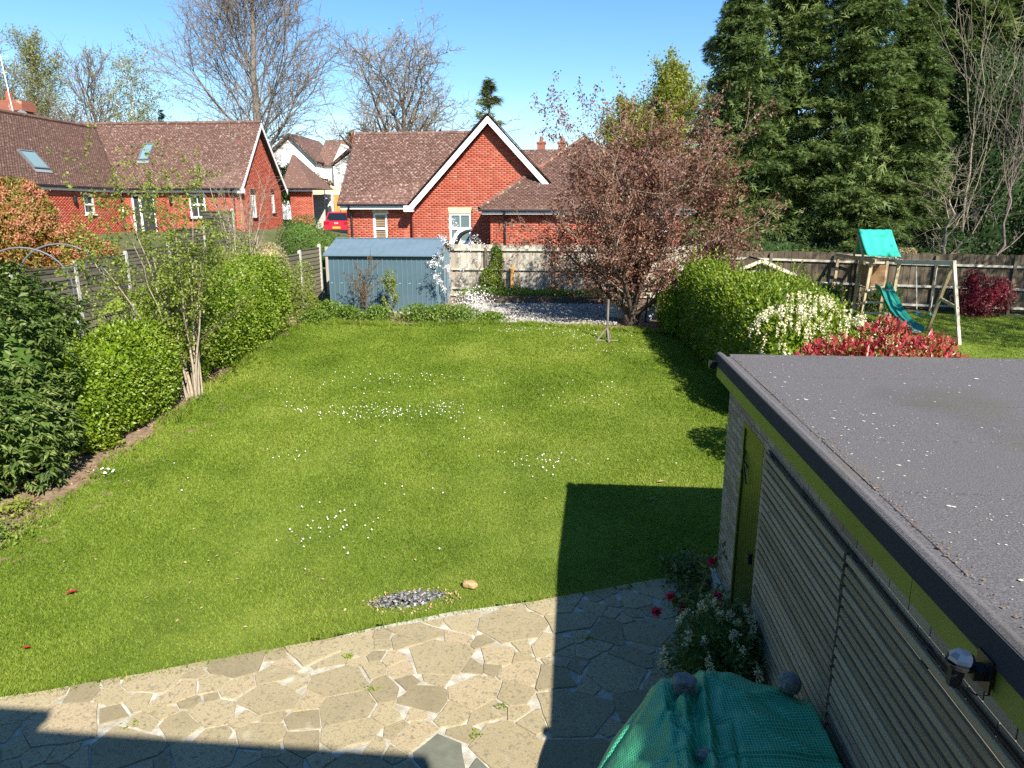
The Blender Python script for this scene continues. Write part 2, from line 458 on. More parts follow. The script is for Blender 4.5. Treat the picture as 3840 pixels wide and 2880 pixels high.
m_grass = LEAF("grass_blade", [(.095, .155, .012), (.155, .235, .02), (.225, .30, .034), (.33, .37, .075)], trans=.45, rough=.55, spec=.25, patch=.5, pscale=.55)
blades('lawn_grass', 560000, -8.5, 3.4, 4.8, 21.6, in_lawn, m_grass, 'short bright green grass of the back lawn')
blades('neighbour_grass', 60000, 5.6, 17, 11.5, 25.4, in_nlawn, m_grass, 'short green grass of the lawn next door', dens_fall=False)
# scruffy longer grass along the lawn edges
def edge_l(x, y):
    e = np.interp(y, LL[:, 0], LL[:, 1]); return (np.abs(x - e + .02) < .16 + .12 * np.sin(y * 3.1)) & (y > 6)
blades('edge_grass', 9000, -8.9, -6.9, 6, 21, edge_l, m_grass, 'loose tufts of grass along the left lawn edge', h=(.06, .11))
def edge_f(x, y):
    e = np.interp(x, LF[:, 0], LF[:, 1]); return (np.abs(y - e - .05) < .2 + .1 * np.sin(x * 4.)) & (x < 2.6)
blades('far_edge_grass', 9000, -8.2, 2.6, 20.3, 22, edge_f, m_grass, 'loose tufts of grass along the far lawn edge', h=(.06, .12))
def edge_p(x, y):
    e = np.interp(x, PE[:, 0], PE[:, 1]); return (y - e > -.09) & (y - e < .07) & (x < 1.6)
blades('patio_edge_grass', 16000, -6.5, 1.6, 4.3, 8, edge_p, m_grass, 'grass creeping over the patio edge', h=(.04, .075))


def discs(name, P, r, h, mat, label, cat, n=7, tilt=.3):
    N = len(P); a = np.arange(n) * 2 * np.pi / n
    r = np.broadcast_to(r, (N,)); tx = rng.normal(0, tilt, N); ty = rng.normal(0, tilt, N)
    ox = np.cos(a)[None] * r[:, None] * rng.uniform(.75, 1.25, (N, n)); oy = np.sin(a)[None] * r[:, None] * rng.uniform(.75, 1.25, (N, n))
    oz = ox * tx[:, None] + oy * ty[:, None]
    ring = np.stack([P[:, 0:1] + ox, P[:, 1:2] + oy, P[:, 2:3] + oz + h], -1)
    cen = P[:, None] + np.array([0, 0, h * 1.25])
    V = np.concatenate([cen, ring], 1).reshape(-1, 3)
    b = (n + 1) * np.arange(N)[:, None]
    i = np.arange(n)
    F = np.stack([np.broadcast_to(b, (N, n)), b + 1 + i, b + 1 + (i + 1) % n], -1).reshape(-1, 3)
    o = link(name, np_mesh(name, V, F), mat)
    if label: tag(o, label, cat, kind='stuff')
    return o


m_daisy = MAT("daisy_white", [(.75, .75, .72), (.85, .85, .83)], scale=20, rough=.7)
cl = [(-4.6, 13.2, .9, .3, 40), (-3.9, 13.0, .7, .25, 40), (-2.9, 13.25, .8, .2, 55), (-2.5, 13.6, .25, .2, 16), (-5.2, 14.6, .9, .5, 26), (-4.2, 15.4, .9, .4, 24), (-3.2, 15.6, .5, .2, 10),
      (-3.3, 8.35, .5, .28, 26), (-2.6, 8.7, .4, .2, 6), (-4.9, 10.9, .3, .15, 8), (-.6, 11.0, .5, .22, 26), (.1, 11.1, .4, .2, 8), (-2.2, 9.9, .25, .15, 4), (-3.4, 9.4, .5, .4, 6),
      (.1, 18.4, .3, .15, 8), (1.4, 18.2, .9, .25, 16), (-1.2, 20.5, 1.0, .25, 45), (.2, 20.0, .9, .3, 35), (-.3, 15.0, 1.2, .8, 12), (.5, 14.6, .9, .4, 12), (-6.0, 9.8, .8, .8, 5), (-2.5, 12.0, 2.5, 2.0, 16)]
pp = np.concatenate([np.stack([rng.normal(x, sx * .75, n), rng.normal(y, sy * 1.0, n)], 1) for x, y, sx, sy, n in cl])
pp = pp[in_lawn(pp[:, 0], pp[:, 1])]
P3 = np.column_stack([pp, ground_z(pp[:, 0], pp[:, 1])])
discs('daisies', P3, rng.uniform(.0075, .0125, len(P3)), .055, m_daisy, 'small white daisies scattered over the back lawn', 'daisies')

# pale thatch and dead leaves lying on the grass
m_thatch = LEAF("dry_thatch", [(.30, .22, .10), (.42, .33, .17), (.36, .21, .10)], trans=.1, rough=.8)
def scatter_leaves(n, cx, cy, sx, sy): return np.stack([rng.normal(cx, sx, n), rng.normal(cy, sy, n)], 1)
th = np.concatenate([scatter_leaves(90, -6.3, 15.5, .5, .5), scatter_leaves(60, -4.6, 16.4, .6, .35), scatter_leaves(50, -2.6, 15.8, .5, .5), scatter_leaves(50, -1.5, 16.6, .6, .4), scatter_leaves(40, -4.6, 14.3, .5, .3),
                     scatter_leaves(260, -2.5, 12.5, 3.5, 4.5), scatter_leaves(40, -6.3, 8.6, .7, .8), scatter_leaves(40, -4, 7.0, 1.0, .6), scatter_leaves(50, -2.6, 13.0, .9, .6)])
th = th[in_lawn(th[:, 0], th[:, 1])]


def leafmesh(P, D, N, L, W, fold=.25, droop=0.0):
    """two triangles folded on the midrib per leaf"""
    n = len(P); L = np.broadcast_to(L, (n,))[:, None]; W = np.broadcast_to(W, (n,))[:, None]
    D = D / (np.linalg.norm(D, axis=1, keepdims=True) + 1e-9)
    S = np.cross(D, N); S /= np.linalg.norm(S, axis=1, keepdims=True) + 1e-9
    U = np.cross(S, D)
    mid = P + D * L * .45
    V = np.stack([P, mid + S * W * .5 + U * W * fold * .5, P + D * L - np.array([0, 0, 1.]) * L * droop, mid - S * W * .5 + U * W * fold * .5], 1)
    b = 4 * np.arange(n)[:, None]
    F = np.concatenate([b + np.array([[0, 1, 2]]), b + np.array([[0, 2, 3]])], 1).reshape(-1, 3)
    return V.reshape(-1, 3), F


def runit(n):
    v = rng.normal(size=(n, 3)); return v / np.linalg.norm(v, axis=1, keepdims=True)


def lay(name, xy, size, mat, label, cat, dz=.03, kind='stuff', stand=.25):
    n = len(xy); P = np.column_stack([xy, ground_z(xy[:, 0], xy[:, 1]) + dz])
    D = runit(n) * np.array([1, 1, stand]); N = np.tile([0, 0, 1.], (n, 1)) + rng.normal(0, .25, (n, 3))
    s = rng.uniform(.6, 1.4, n) * size
    V, F = leafmesh(P, D, N, s, s * .5, .3)
    o = link(name, np_mesh(name, V, F), mat)
    return tag(o, label, cat, kind=kind)


lay('dry_thatch', th[::2], .042, m_thatch, 'dry pale thatch and dead leaf scraps on the lawn', 'dead grass')
li = np.concatenate([np.stack([rng.uniform(-8.7, -7.1, 3000), rng.uniform(6, 21, 3000)], 1)])
li = li[(li[:, 0] < np.interp(li[:, 1], LL[:, 0], LL[:, 1]) + .1 * rng.normal(size=len(li)))]
m_litter = LEAF("brown_leaf_litter", [(.16, .085, .045), (.27, .15, .08), (.38, .24, .14)], trans=.05, rough=.85)
lay('leaf_litter', li, .06, m_litter, 'brown leaf litter on the soil along the left border', 'leaf litter', dz=.0)
l2 = np.stack([rng.uniform(-8.2, 3, 2600), rng.uniform(20.9, 23.0, 2600)], 1); l2 = l2[l2[:, 1] > np.interp(l2[:, 0], LF[:, 0], LF[:, 1])]
lay('bed_litter', l2, .05, m_litter, 'brown leaf litter on the soil in front of the shed', 'leaf litter', dz=.0)

# a few single leaves one can point to
m_redleaf = LEAF("red_leaf", [(.33, .02, .03), (.42, .03, .04)], trans=.1)
def one_leaf(x, y, s, mat, label, ang):
    D = np.array([[math.cos(ang), math.sin(ang), .12]]); V, F = leafmesh(np.array([[0, 0, 0.]]), D, np.array([[0, 0, 1.]]), s, s * .45, .35)
    V = np.vstack([V, V - np.array([0, 0, .002])]); F = np.vstack([F, F + 4])
    o = link('fallen_leaf', np_mesh('fallen_leaf', V, F), mat); o.location = (x, y, gz(x, y) + .045)
    tag(o, label, 'leaf')
one_leaf(-5.62, 6.72, .14, m_redleaf, 'crimson leaf lying on the lawn at the far left', .5)
one_leaf(-5.33, 5.72, .09, m_redleaf, 'small red leaf beside the patio edge at far left', .2)
one_leaf(1.13, 9.75, .12, m_litter, 'brown leaf lying in the rectangular garage shadow', .1)
one_leaf(1.32, 10.35, .13, m_thatch, 'pale curled leaf at the edge of the garage shadow by the wall', .1)

# ash patch
m_ash = MAT("ash", [(.03, .028, .028), (.16, .155, .16), (.52, .52, .52)], scale=22, rough=.95, lo=.38, hi=.66, bump=.8, bscale=60)
n = 900; a = rng.uniform(0, 2 * np.pi, n); r = np.sqrt(rng.random(n))
ax = -1.78 + r * np.cos(a) * .40 + .05 * np.sin(3 * a); ay = 7.0 + r * np.sin(a) * .17 + .10 * r * np.cos(a)
o = discs('ash_patch', np.column_stack([ax, ay, ground_z(ax, ay) + .002 + .008 * rng.random(n)]), rng.uniform(.006, .018, n), .003, m_ash, None, None, n=6, tilt=.5)
tag(o, 'grey burnt ash patch on the lawn near the patio', 'ash patch', kind='stuff')
n = 150; a = rng.uniform(0, 2 * np.pi, n); r = .85 + .45 * rng.random(n)
lay('scorched_grass', np.stack([-1.72 + r * np.cos(a) * .42, 6.97 + r * np.sin(a) * .2 + .1 * r * np.cos(a)], 1), .035, m_thatch, 'dry scorched grass ringing the ash patch', 'dead grass', dz=.025, stand=.9)
# patio: pale mortar bed with irregular stones laid in it
pb = MB()
pv = [(x, y, .004) for x, y in PE[1:-1]]
edge = [(-9.2, 3.3, .004)] + pv + [(1.9, 7.95, .004), (1.9, -.4, .004), (-9.2, -.4, .004)]
pb.prism([(x, y, -.05) for x, y, z in edge][::-1], (0, 0, .054))
patio = pb.build('patio', m_mortar); patio['kind'] = 'structure'; patio['label'] = 'crazy paved patio with pale mortar joints'


def clip(poly, a, b):
    """keep the side of polygon where a.p <= b"""
    out = []
    for i in range(len(poly)):
        p, q = poly[i], poly[(i + 1) % len(poly)]
        dp = a[0] * p[0] + a[1] * p[1] - b; dq = a[0] * q[0] + a[1] * q[1] - b
        if dp <= 0: out.append(p)
        if dp * dq < 0:
            t = dp / (dp - dq); out.append((p[0] + t * (q[0] - p[0]), p[1] + t * (q[1] - p[1])))
    return out


r2 = random.Random(5)
seeds = []
tries = 0
while tries < 16000:
    tries += 1
    x = r2.uniform(-8.4, 1.68); y = r2.uniform(2.9, 8.2)
    if y > .439 * (x + 5.02) + 5.1: continue
    R_ = r2.choice([.15, .24, .32, .4, .46, .5])
    if all((x - s[0]) ** 2 + ((y - s[1]) * 1.12) ** 2 > ((R_ + s[2]) * .52) ** 2 for s in seeds): seeds.append((x, y, R_))
for i, s in enumerate(seeds):
    poly = [(-8.7, 2.7), (1.66, 2.7), (1.66, 8.3), (-8.7, 8.3)]
    poly = clip(poly, (-.439 / 1.092, 1 / 1.092), (.439 * 5.02 + 5.03) / 1.092)
    for j, t in enumerate(seeds):
        if i == j: continue
        dx, dy = t[0] - s[0], t[1] - s[1]; d = math.hypot(dx, dy)
        if d > 2.2: continue
        h = random.Random(min(i, j) * 1000 + max(i, j)); gap = h.choice([.002, .003, .004, .006, .013])
        wob = h.uniform(-.16, .16)
        nx, ny = dx / d, dy / d
        nx, ny = nx - wob * ny * (1 if i < j else 1), ny + wob * nx
        L_ = math.hypot(nx, ny); nx /= L_; ny /= L_
        f_ = min(.72, max(.28, .5 + .55 * (s[2] ** 2 - t[2] ** 2) / (d * d)))
        mx_, my_ = s[0] + dx * f_, s[1] + dy * f_
        poly = clip(poly, (nx, ny), nx * mx_ + ny * my_ - gap)
        if len(poly) < 3: break
    if len(poly) < 3: continue
    area = .5 * abs(sum(poly[k][0] * poly[(k + 1) % len(poly)][1] - poly[(k + 1) % len(poly)][0] * poly[k][1] for k in range(len(poly))))
    if area < .012: continue
    pts = []
    for k in range(len(poly)):
        p, q = np.array(poly[k]), np.array(poly[(k + 1) % len(poly)]); e = q - p; L_ = np.linalg.norm(e)
        if L_ < .03: pts.append((p + q) / 2); continue
        nrm = np.array([e[1], -e[0]]) / L_
        pts.append(p + e * .02)
        m_ = max(1, int(L_ / .12))
        for u in range(1, m_): pts.append(p + e * (u / m_) - nrm * r2.uniform(-.002, .011))
        pts.append(p + e * .98)
    pts = np.array(pts); c = pts.mean(0); zt = .008 + r2.uniform(0, .007); tx, ty = r2.uniform(-.006, .006), r2.uniform(-.006, .006)
    top = c + (pts - c) * (1 - .004 / max(.1, math.sqrt(area)))
    n = len(pts)
    V = [(p[0] - c[0], p[1] - c[1], 0) for p in pts] + [(p[0] - c[0], p[1] - c[1], zt + tx * (p[0] - c[0]) + ty * (p[1] - c[1])) for p in top]
    me = bpy.data.meshes.new('paving_stone')
    me.from_pydata(V, [], [tuple(range(n, 2 * n))] + [(k, (k + 1) % n, n + (k + 1) % n, n + k) for k in range(n)])
    me.materials.append(m_slate if abs(c[0] + .86) < .3 and abs(c[1] - 4.55) < .3 else m_stone)
    link('paving_stone', me, None, patio, Matrix.Translation((c[0], c[1], .0045)))
# moss and weeds in the joints
mo = np.stack([rng.uniform(-6, 1.5, 260), rng.uniform(4, 7.5, 260)], 1); mo = mo[mo[:, 1] < .439 * (mo[:, 0] + 5.02) + 5.0]
tufts = []
for cx, cy in ((-1.75, 5.45), (-.55, 5.3), (-.75, 4.95), (.2, 6.4), (-3.6, 4.85), (-2.1, 5.9)):
    tufts.append(np.stack([rng.normal(cx, .035, 40), rng.normal(cy, .02, 40)], 1))
lay('patio_weeds', np.concatenate(tufts), .035, m_grass, 'tiny weeds growing in the patio joints', 'weeds', dz=.012, stand=1.0)

# ------------------------------------------------------------------ generic building pieces
def subtract(iv, holes):
    for h0, h1 in holes:
        o = []
        for a, b in iv:
            if h1 <= a or h0 >= b: o.append((a, b)); continue
            if h0 > a: o.append((a, h0))
            if h1 < b: o.append((h1, b))
        iv = o
    return iv


def brick_wall(root, O, U, N, span, zr, holes, mat, mort, row=.075, blen=.225, limit=300, name='wall', bricks=True, hide=None):
    """wall face through O along unit U with outward normal N. span(z)->(u0,u1); holes (u0,u1,z0,z1)"""
    O = np.array(O, float); U = np.array(U, float); N = np.array(N, float); Zv = np.array([0, 0, 1.])
    R = np.stack([U, N, Zv], 1)
    bc, bs, pc, ps = [], [], [], []
    nr = int(math.ceil((zr[1] - zr[0]) / row))
    for r in range(nr):
        z0 = zr[0] + r * row; zm = z0 + row / 2
        s = span(zm)
        if s is None or s[1] - s[0] < .02: continue
        iv = subtract([s], [(h[0], h[1]) for h in holes if h[2] - .01 < zm < h[3] + .01])
        for a, b in iv:
            pc.append(O + U * (a + b) / 2 + Zv * zm - N * .056); ps.append((b - a, .10, row))
            if not bricks: continue
            k = math.floor(a / blen) - 1; off = (r % 2) * blen / 2
            while k * blen + off < b:
                u0 = max(a, k * blen + off); u1 = min(b, k * blen + off + blen - .011); k += 1
                if u1 - u0 < .03: continue
                if hide is not None and hide((u0 + u1) / 2, zm): continue
                bc.append(O + U * (u0 + u1) / 2 + Zv * zm - N * .004); bs.append((u1 - u0, .012, row - .011))
    V, F = boxes(pc, ps, R)
    w = link(name, np_mesh(name, V, F), mort, root)
    if bc: pieces(w, 'brick', bc, bs, R, mat, limit, 'bricks')
    return w


def roof_plane(root, O, U, S, span, length, mat, under, limit=300, name='roof', gauge=.1, tw=.165, bulk=True):
    """tiled plane: O eave corner, U along eave, S unit up-slope; span(v)->(u0,u1) at distance v up the slope"""
    O = np.array(O, float); U = np.array(U, float); S = np.array(S, float); N = np.cross(U, S); N /= np.linalg.norm(N)
    if N[2] < 0: N = -N
    th = math.radians(7); St = S * math.cos(th) - N * math.sin(th); Nt = N * math.cos(th) + S * math.sin(th)
    R = np.stack([U, St, Nt], 1)
    if np.linalg.det(R) < 0: R[:, 0] *= -1
    mb = MB(); K = 12
    L, Rr = [], []
    for i in range(K + 1):
        s = span(length * i / K)
        L.append(O + U * s[0] + S * length * i / K); Rr.append(O + U * s[1] + S * length * i / K)
    poly = L + Rr[::-1]
    mb.prism([p - N * .03 for p in poly], -N * .06)
    ro = mb.build(name, under, root)
    C, Sz = [], []
    for r in range(int(length / gauge)):
        v = r * gauge + gauge / 2; s = span(min(length, v))
        k = math.floor(s[0] / tw) - 1; off = (r % 2) * tw / 2
        while k * tw + off < s[1]:
            u0 = max(s[0], k * tw + off); u1 = min(s[1], k * tw + off + tw - .006); k += 1
            if u1 - u0 < .03: continue
            C.append(O + U * (u0 + u1) / 2 + S * v + N * (.008 + .007 * rng.random())); Sz.append((u1 - u0, gauge * 1.12, .016))
    pieces(ro, 'roof_tile', C, Sz, R, mat, limit, 'roof_tiles')
    return ro


def window(root, O, U, N, w, h, bars=(), mull=(), fw=.06, mat=None, glass=None, sill=None, name='window', inset=.05):
    """frame with panes; O bottom-left on the wall face; bars = heights of transoms, mull = u of mullions"""
    O = np.array(O, float); U = np.array(U, float); N = np.array(N, float); Z = np.array([0, 0, 1.]); R = np.stack([U, N, Z], 1)
    mb = MB(); mat = mat or m_white; glass = glass or m_glass
    def bx(u0, u1, z0, z1, d=.07, n0=-inset):
        mb.box(O + U * (u0 + u1) / 2 + Z * (z0 + z1) / 2 + N * n0, (u1 - u0, d, z1 - z0), R)
    bx(0, fw, 0, h); bx(w - fw, w, 0, h); bx(fw, w - fw, 0, fw * 1.3); bx(fw, w - fw, h - fw, h)
    for b in bars: bx(fw, w - fw, b - fw * .6, b + fw * .6, .066)
    zs = [fw * 1.3] + [v for b in bars for v in (b - fw * .6, b + fw * .6)] + [h - fw]
    for m_, mw in mull:
        for i in range(0, len(zs), 2): bx(m_ - mw / 2, m_ + mw / 2, zs[i], zs[i + 1], .06)
    fr = mb.build(name, mat, root)
    us = [fw] + [v for m_, mw in mull for v in (m_ - mw / 2, m_ + mw / 2)] + [w - fw]
    for i in range(0, len(zs), 2):
        for j in range(0, len(us), 2):
            g = MB(); c = O + U * (us[j] + us[j + 1]) / 2 + Z * (zs[i] + zs[i + 1]) / 2 - N * (inset + .012)
            g.box(c, (us[j + 1] - us[j] - .004, .012, zs[i + 1] - zs[i] - .004), R); g.build('pane', glass, fr)
    if sill is not None:
        s = MB(); s.box(O + U * w / 2 - Z * .035 + N * .02, (w + .1, .16, .065), R); s.build('sill', sill, fr)
    return fr


# ------------------------------------------------------------------ garage beside the patio
GX, GY = 1.70, 7.62
garage = thing('garage', (GX, GY, 0), 'flat roofed garage with green fascia and timber slat cladding, at right foreground', 'garage')
brick_wall(garage, (GX, GY, 0), (0, -1, 0), (-1, 0, 0), lambda z: (0, 7.3), (0, 2.5), [(.72, 1.49, -1, 2.2)], m_brickgrey, m_mortarg, row=.075, blen=.225, limit=290,
           hide=lambda u, z: u > 1.62 and z < 2.15)
mb = MB(); mb.bb(GX + .12, 7.6, GY - .1, GY + .0, 0, 2.5); mb.bb(7.5, 7.6, .35, GY - .1, 0, 2.5); mb.build('rear_wall', m_brickgrey, garage)
mb = MB(); mb.bb(GX - .07, GX - .012, GY - .72, GY + .04, -.02, .2); mb.bb(GX - .07, GX - .012, .3, GY - 1.49, -.02, .13); mb.build('plinth', m_concrete, garage)
# roof: felt deck with a raised verge
mb = MB(); mb.bb(1.60, 7.7, .3, 7.64, 2.50, 2.695); roof = mb.build('roof', m_felt, garage)
mb = MB()
mb.prism([(1.552, .3, 2.60), (1.552, .3, 2.725), (1.575, .3, 2.735), (1.585, .3, 2.735), (1.635, .3, 2.704), (1.635, .3, 2.60)], (0, 7.40, 0))
mb.build('verge', m_felt, garage)
mb = MB(); mb.bb(1.68, 7.7, 7.641, 7.70, 2.58, 2.712); mb.build('rear_verge', m_felt, garage)
mb = MB(); mb.bb(1.545, 1.5515, .3, 7.70, 2.595, 2.722); mb.build('drip_edge', m_feltdark, garage)
for y0, y1 in ((.3, 3.07), (3.075, 5.62), (5.625, 7.68)):
    mb = MB(); mb.bb(1.556, 1.582, y0, y1, 2.47, 2.60); mb.build('fascia_board', m_fascia, garage)
mb = MB(); mb.bb(1.583, GX + .02, .3, 7.66, 2.485, 2.498); mb.build('soffit', m_batten, garage)
n = 620
LX = rng.uniform(1.7, 6.5, n); LY = rng.uniform(2.2, 7.6, n)
n2 = 260; LX = np.concatenate([LX, rng.normal(1.95, .18, n2)]); LY = np.concatenate([LY, rng.uniform(2.2, 7.5, n2)])
for cx, cy in ((3.4, 6.5), (2.2, 4.6), (2.7, 3.9), (2.5, 3.6), (3.1, 3.4), (2.35, 5.3)):
    LX = np.concatenate([LX, rng.normal(cx, .12, 14)]); LY = np.concatenate([LY, rng.normal(cy, .1, 14)])
k = LX > 1.7; LX = LX[k]; LY = LY[k]
o = discs('lichen_spots', np.column_stack([LX, LY, np.full(len(LX), 2.7022)]), rng.gamma(1.6, .0019, len(LX)) + .0012, .0, m_lichen, None, None, n=6, tilt=0)
o.parent = garage; o.location = -Vector(garage.location); o['kind'] = 'stuff'
n = 700; dx_ = rng.normal(1.70, .025, n); dx_ = dx_[dx_ > 1.682]; n = len(dx_)
o = discs('moss_debris', np.column_stack([dx_, rng.uniform(1.8, 7.6, n), np.full(n, 2.7015)]), rng.uniform(.002, .007, n), .003, m_soil, None, None, n=6, tilt=.3); o.parent = garage; o.location = -Vector(garage.location); o['kind'] = 'stuff'
# felt laps across the roof
for yy in (6.7, 5.75, 4.8, 3.85, 2.9):
    mb = MB(); mb.bb(1.69, 7.69, yy, yy + .9, 2.6955, 2.6970 + (.0035 if round(yy * 20) % 2 else .0012)); mb.build('felt_sheet', m_felt, roof)
# door
mb = MB(); mb.bb(GX - .005, GX + .05, GY - .77, GY - .72, .02, 2.2); mb.bb(GX - .005, GX + .05, GY - 1.49, GY - 1.44, .02, 2.2); mb.bb(GX - .005, GX + .05, GY - 1.44, GY - .77, 2.15, 2.2)
mb.build('door_frame', m_door, garage)
mb = MB(); mb.bb(GX + .032, GX + .05, GY - 1.44, GY - .77, .03, 2.15); door = mb.build('door', m_door, garage)
for i in range(7):
    y1 = GY - .775 - i * .0945
    mb = MB(); mb.bb(GX + .016, GX + .031, y1 - .088, y1, .05, 1.93); mb.build('door_board', m_door, door)
mb = MB(); mb.bb(GX + .010, GX + .0315, GY - 1.435, GY - .775, 1.935, 2.14); mb.build('top_rail', m_door, door)
mb = MB(); mb.bb(GX + .004, GX + .012, GY - .93, GY - .78, 1.78, 1.80); mb.tube([(GX - .002, GY - .80, 1.92), (GX - .01, GY - .82, 1.85), (GX - .012, GY - .86, 1.80), (GX - .012, GY - .96, 1.70), (GX - .004, GY - .99, 1.64)], .009, 6)
mb.tube([(GX - .004, GY - .79, 1.74), (GX - .016, GY - .81, 1.70), (GX - .004, GY - .80, 1.65)], .008, 6)
mb.build('latch', m_black, door)
mb = MB(); mb.bb(GX - .03, GX + .016, GY - 1.40, GY - 1.37, 1.0, 1.10); mb.tube([(GX - .03, GY - 1.385, 1.06), (GX - .03, GY - 1.28, 1.06)], .009, 6); mb.build('handle', m_black, door)
# slat cladding in two bays
mb = MB()
for yb in (5.84, 4.95, 4.075, 4.02, 3.1, 2.1, 1.1, .45): mb.bb(GX - .03, GX - .011, yb - .02, yb + .02, .14, 2.23)
clad = mb.build('batten_frame', m_batten, garage)
def slat_me(L):
    V = []; c = .004; h = .0225; t = .011
    ring = [(-t, -h + c), (-t + c, -h), (t, -h), (t, h), (-t + c, h), (-t, h - c)]
    for y in (-L / 2, L / 2): V += [(a, y, b) for a, b in ring]
    n = 6; F = [tuple(range(n)), tuple(range(2 * n - 1, n - 1, -1))] + [(i, n + i, n + (i + 1) % n, (i + 1) % n) for i in range(n)]
    me = bpy.data.meshes.new('slat'); me.from_pydata(V, [], F); me.materials.append(m_slat); return me
bays = [(5.92, 4.065, slat_me(1.855)), (4.03, .42, slat_me(3.61))]
for r in range(30):
    z = 2.19 - r * .069
    for y1, y0, me in bays:
        dz = rng.normal(0, .0015); dy = rng.normal(0, .006)
        link('slat', me, None, clad, Matrix.Translation((GX - .042 + rng.normal(0, .0012), (y0 + y1) / 2 + dy, z + dz)) @ Matrix.Rotation(rng.normal(0, .0009), 4, 'X'))
mb = MB(); mb.bb(GX - .028, GX - .013, .42, 5.92, 2.225, 2.232); mb.build('top_strip', m_batten, garage)  # thin dark strip along the top of the slats
# lamps fixed to the fascia
m_lampglass = GLASS("lamp_dome", (.02, .035, .06), .12)
lamp = thing('wall_lamp', (1.545, 2.45, 2.56), 'black wall lamp with faceted glass top on the near garage fascia', 'lamp')
mb = MB(); cx, cy, cz = 1.455, 2.45, 2.585
ang = [i * math.pi / 4 for i in range(8)]
rings = [(.046, 0), (.050, .009), (.045, .022), (.027, .038)]
V = [(cx + r * math.cos(a), cy + r * math.sin(a), cz + z) for r, z in rings for a in ang]
F = [(j * 8 + i, j * 8 + (i + 1) % 8, (j + 1) * 8 + (i + 1) % 8, (j + 1) * 8 + i) for j in range(3) for i in range(8)] + [tuple(24 + i for i in range(8)), tuple(7 - i for i in range(8))]
mb.raw(V, F); mb.build('dome', m_lampglass, lamp)
mb = MB(); mb.tube([(cx, cy, cz - .003), (cx, cy, cz - .016)], .052, 16); mb.tube([(cx - .01, cy, cz - .018), (cx - .015, cy, cz - .10)], [.03, .024], 12); mb.build('body', m_black, lamp)
mb = MB(); mb.bb(1.49, 1.5435, cy - .03, cy + .03, cz - .06, cz - .02); mb.bb(1.536, 1.5445, cy - .05, cy + .05, cz - .10, cz + .03); mb.build('bracket', m_black, lamp)
mb = MB(); t = np.linspace(0, math.pi, 9); mb.tube([(cx + .045 - .05 * math.cos(a) * -1 + .03, cy - .03, cz - .09 - .03 * math.sin(a)) for a in t], .003, 5); mb.build('wire', m_black, lamp)
fl = thing('floodlight', (1.545, 7.66, 2.58), 'small black floodlight on the far corner of the garage', 'lamp')
mb = MB(); mb.bb(1.47, 1.535, 7.62, 7.70, 2.565, 2.64); mb.build('housing', m_black, fl)
mb = MB(); mb.bb(1.4645, 1.4695, 7.63, 7.69, 2.575, 2.632); mb.build('lens', m_fascia, fl)
mb = MB(); mb.bb(1.535, 1.5446, 7.645, 7.675, 2.60, 2.63); mb.build('mount', m_black, fl)

# ------------------------------------------------------------------ covered stack under the green tarpaulin
m_tarp, nt, b, out = _nodes("green_tarpaulin")
uvn = nt.nodes.new("ShaderNodeUVMap")
sp = nt.nodes.new("ShaderNodeSeparateXYZ"); nt.links.new(uvn.outputs[0], sp.inputs[0])
gl = []
for ax_ in (0, 1):
    mo_ = nt.nodes.new("ShaderNodeMath"); mo_.operation = 'MULTIPLY'; mo_.inputs[1].default_value = 1 / .019; nt.links.new(sp.outputs[ax_], mo_.inputs[0])
    fr = nt.nodes.new("ShaderNodeMath"); fr.operation = 'FRACT'; nt.links.new(mo_.outputs[0], fr.inputs[0])
    lt = nt.nodes.new("ShaderNodeMath"); lt.operation = 'LESS_THAN'; lt.inputs[1].default_value = .2; nt.links.new(fr.outputs[0], lt.inputs[0]); gl.append(lt)
mxm = nt.nodes.new("ShaderNodeMath"); mxm.operation = 'MAXIMUM'; nt.links.new(gl[0].outputs[0], mxm.inputs[0]); nt.links.new(gl[1].outputs[0], mxm.inputs[1])
cm = nt.nodes.new("ShaderNodeMix"); cm.data_type = 'RGBA'; cm.inputs[6].default_value = (.0, .34, .13, 1); cm.inputs[7].default_value = (.24, .62, .42, 1)
nt.links.new(mxm.outputs[0], cm.inputs[0]); nt.links.new(cm.outputs[2], b.inputs['Base Color']); b.inputs['Roughness'].default_value = .38
tn = nt.nodes.new("ShaderNodeTexNoise"); tn.inputs['Scale'].default_value = 14.0; bpn = nt.nodes.new("ShaderNodeBump"); bpn.inputs['Strength'].default_value = .35; bpn.inputs['Distance'].default_value = .03
nt.links.new(tn.outputs[0], bpn.inputs['Height']); nt.links.new(bpn.outputs[0], b.inputs['Normal'])
trn = nt.nodes.new("ShaderNodeBsdfTranslucent"); nt.links.new(cm.outputs[2], trn.inputs[0])
msx = nt.nodes.new("ShaderNodeMixShader"); msx.inputs[0].default_value = .25
nt.links.new(b.outputs[0], msx.inputs[1]); nt.links.new(trn.outputs[0], msx.inputs[2]); nt.links.new(msx.outputs[0], out.inputs[0])

TB = np.array([(.20, 4.22, .50), (.33, 4.36, .62), (.47, 4.48, .75), (.62, 4.60, .84), (.80, 4.70, .90), (1.0, 4.755, .92), (1.2, 4.74, .92), (1.4, 4.66, .91), (1.56, 4.55, .90)])


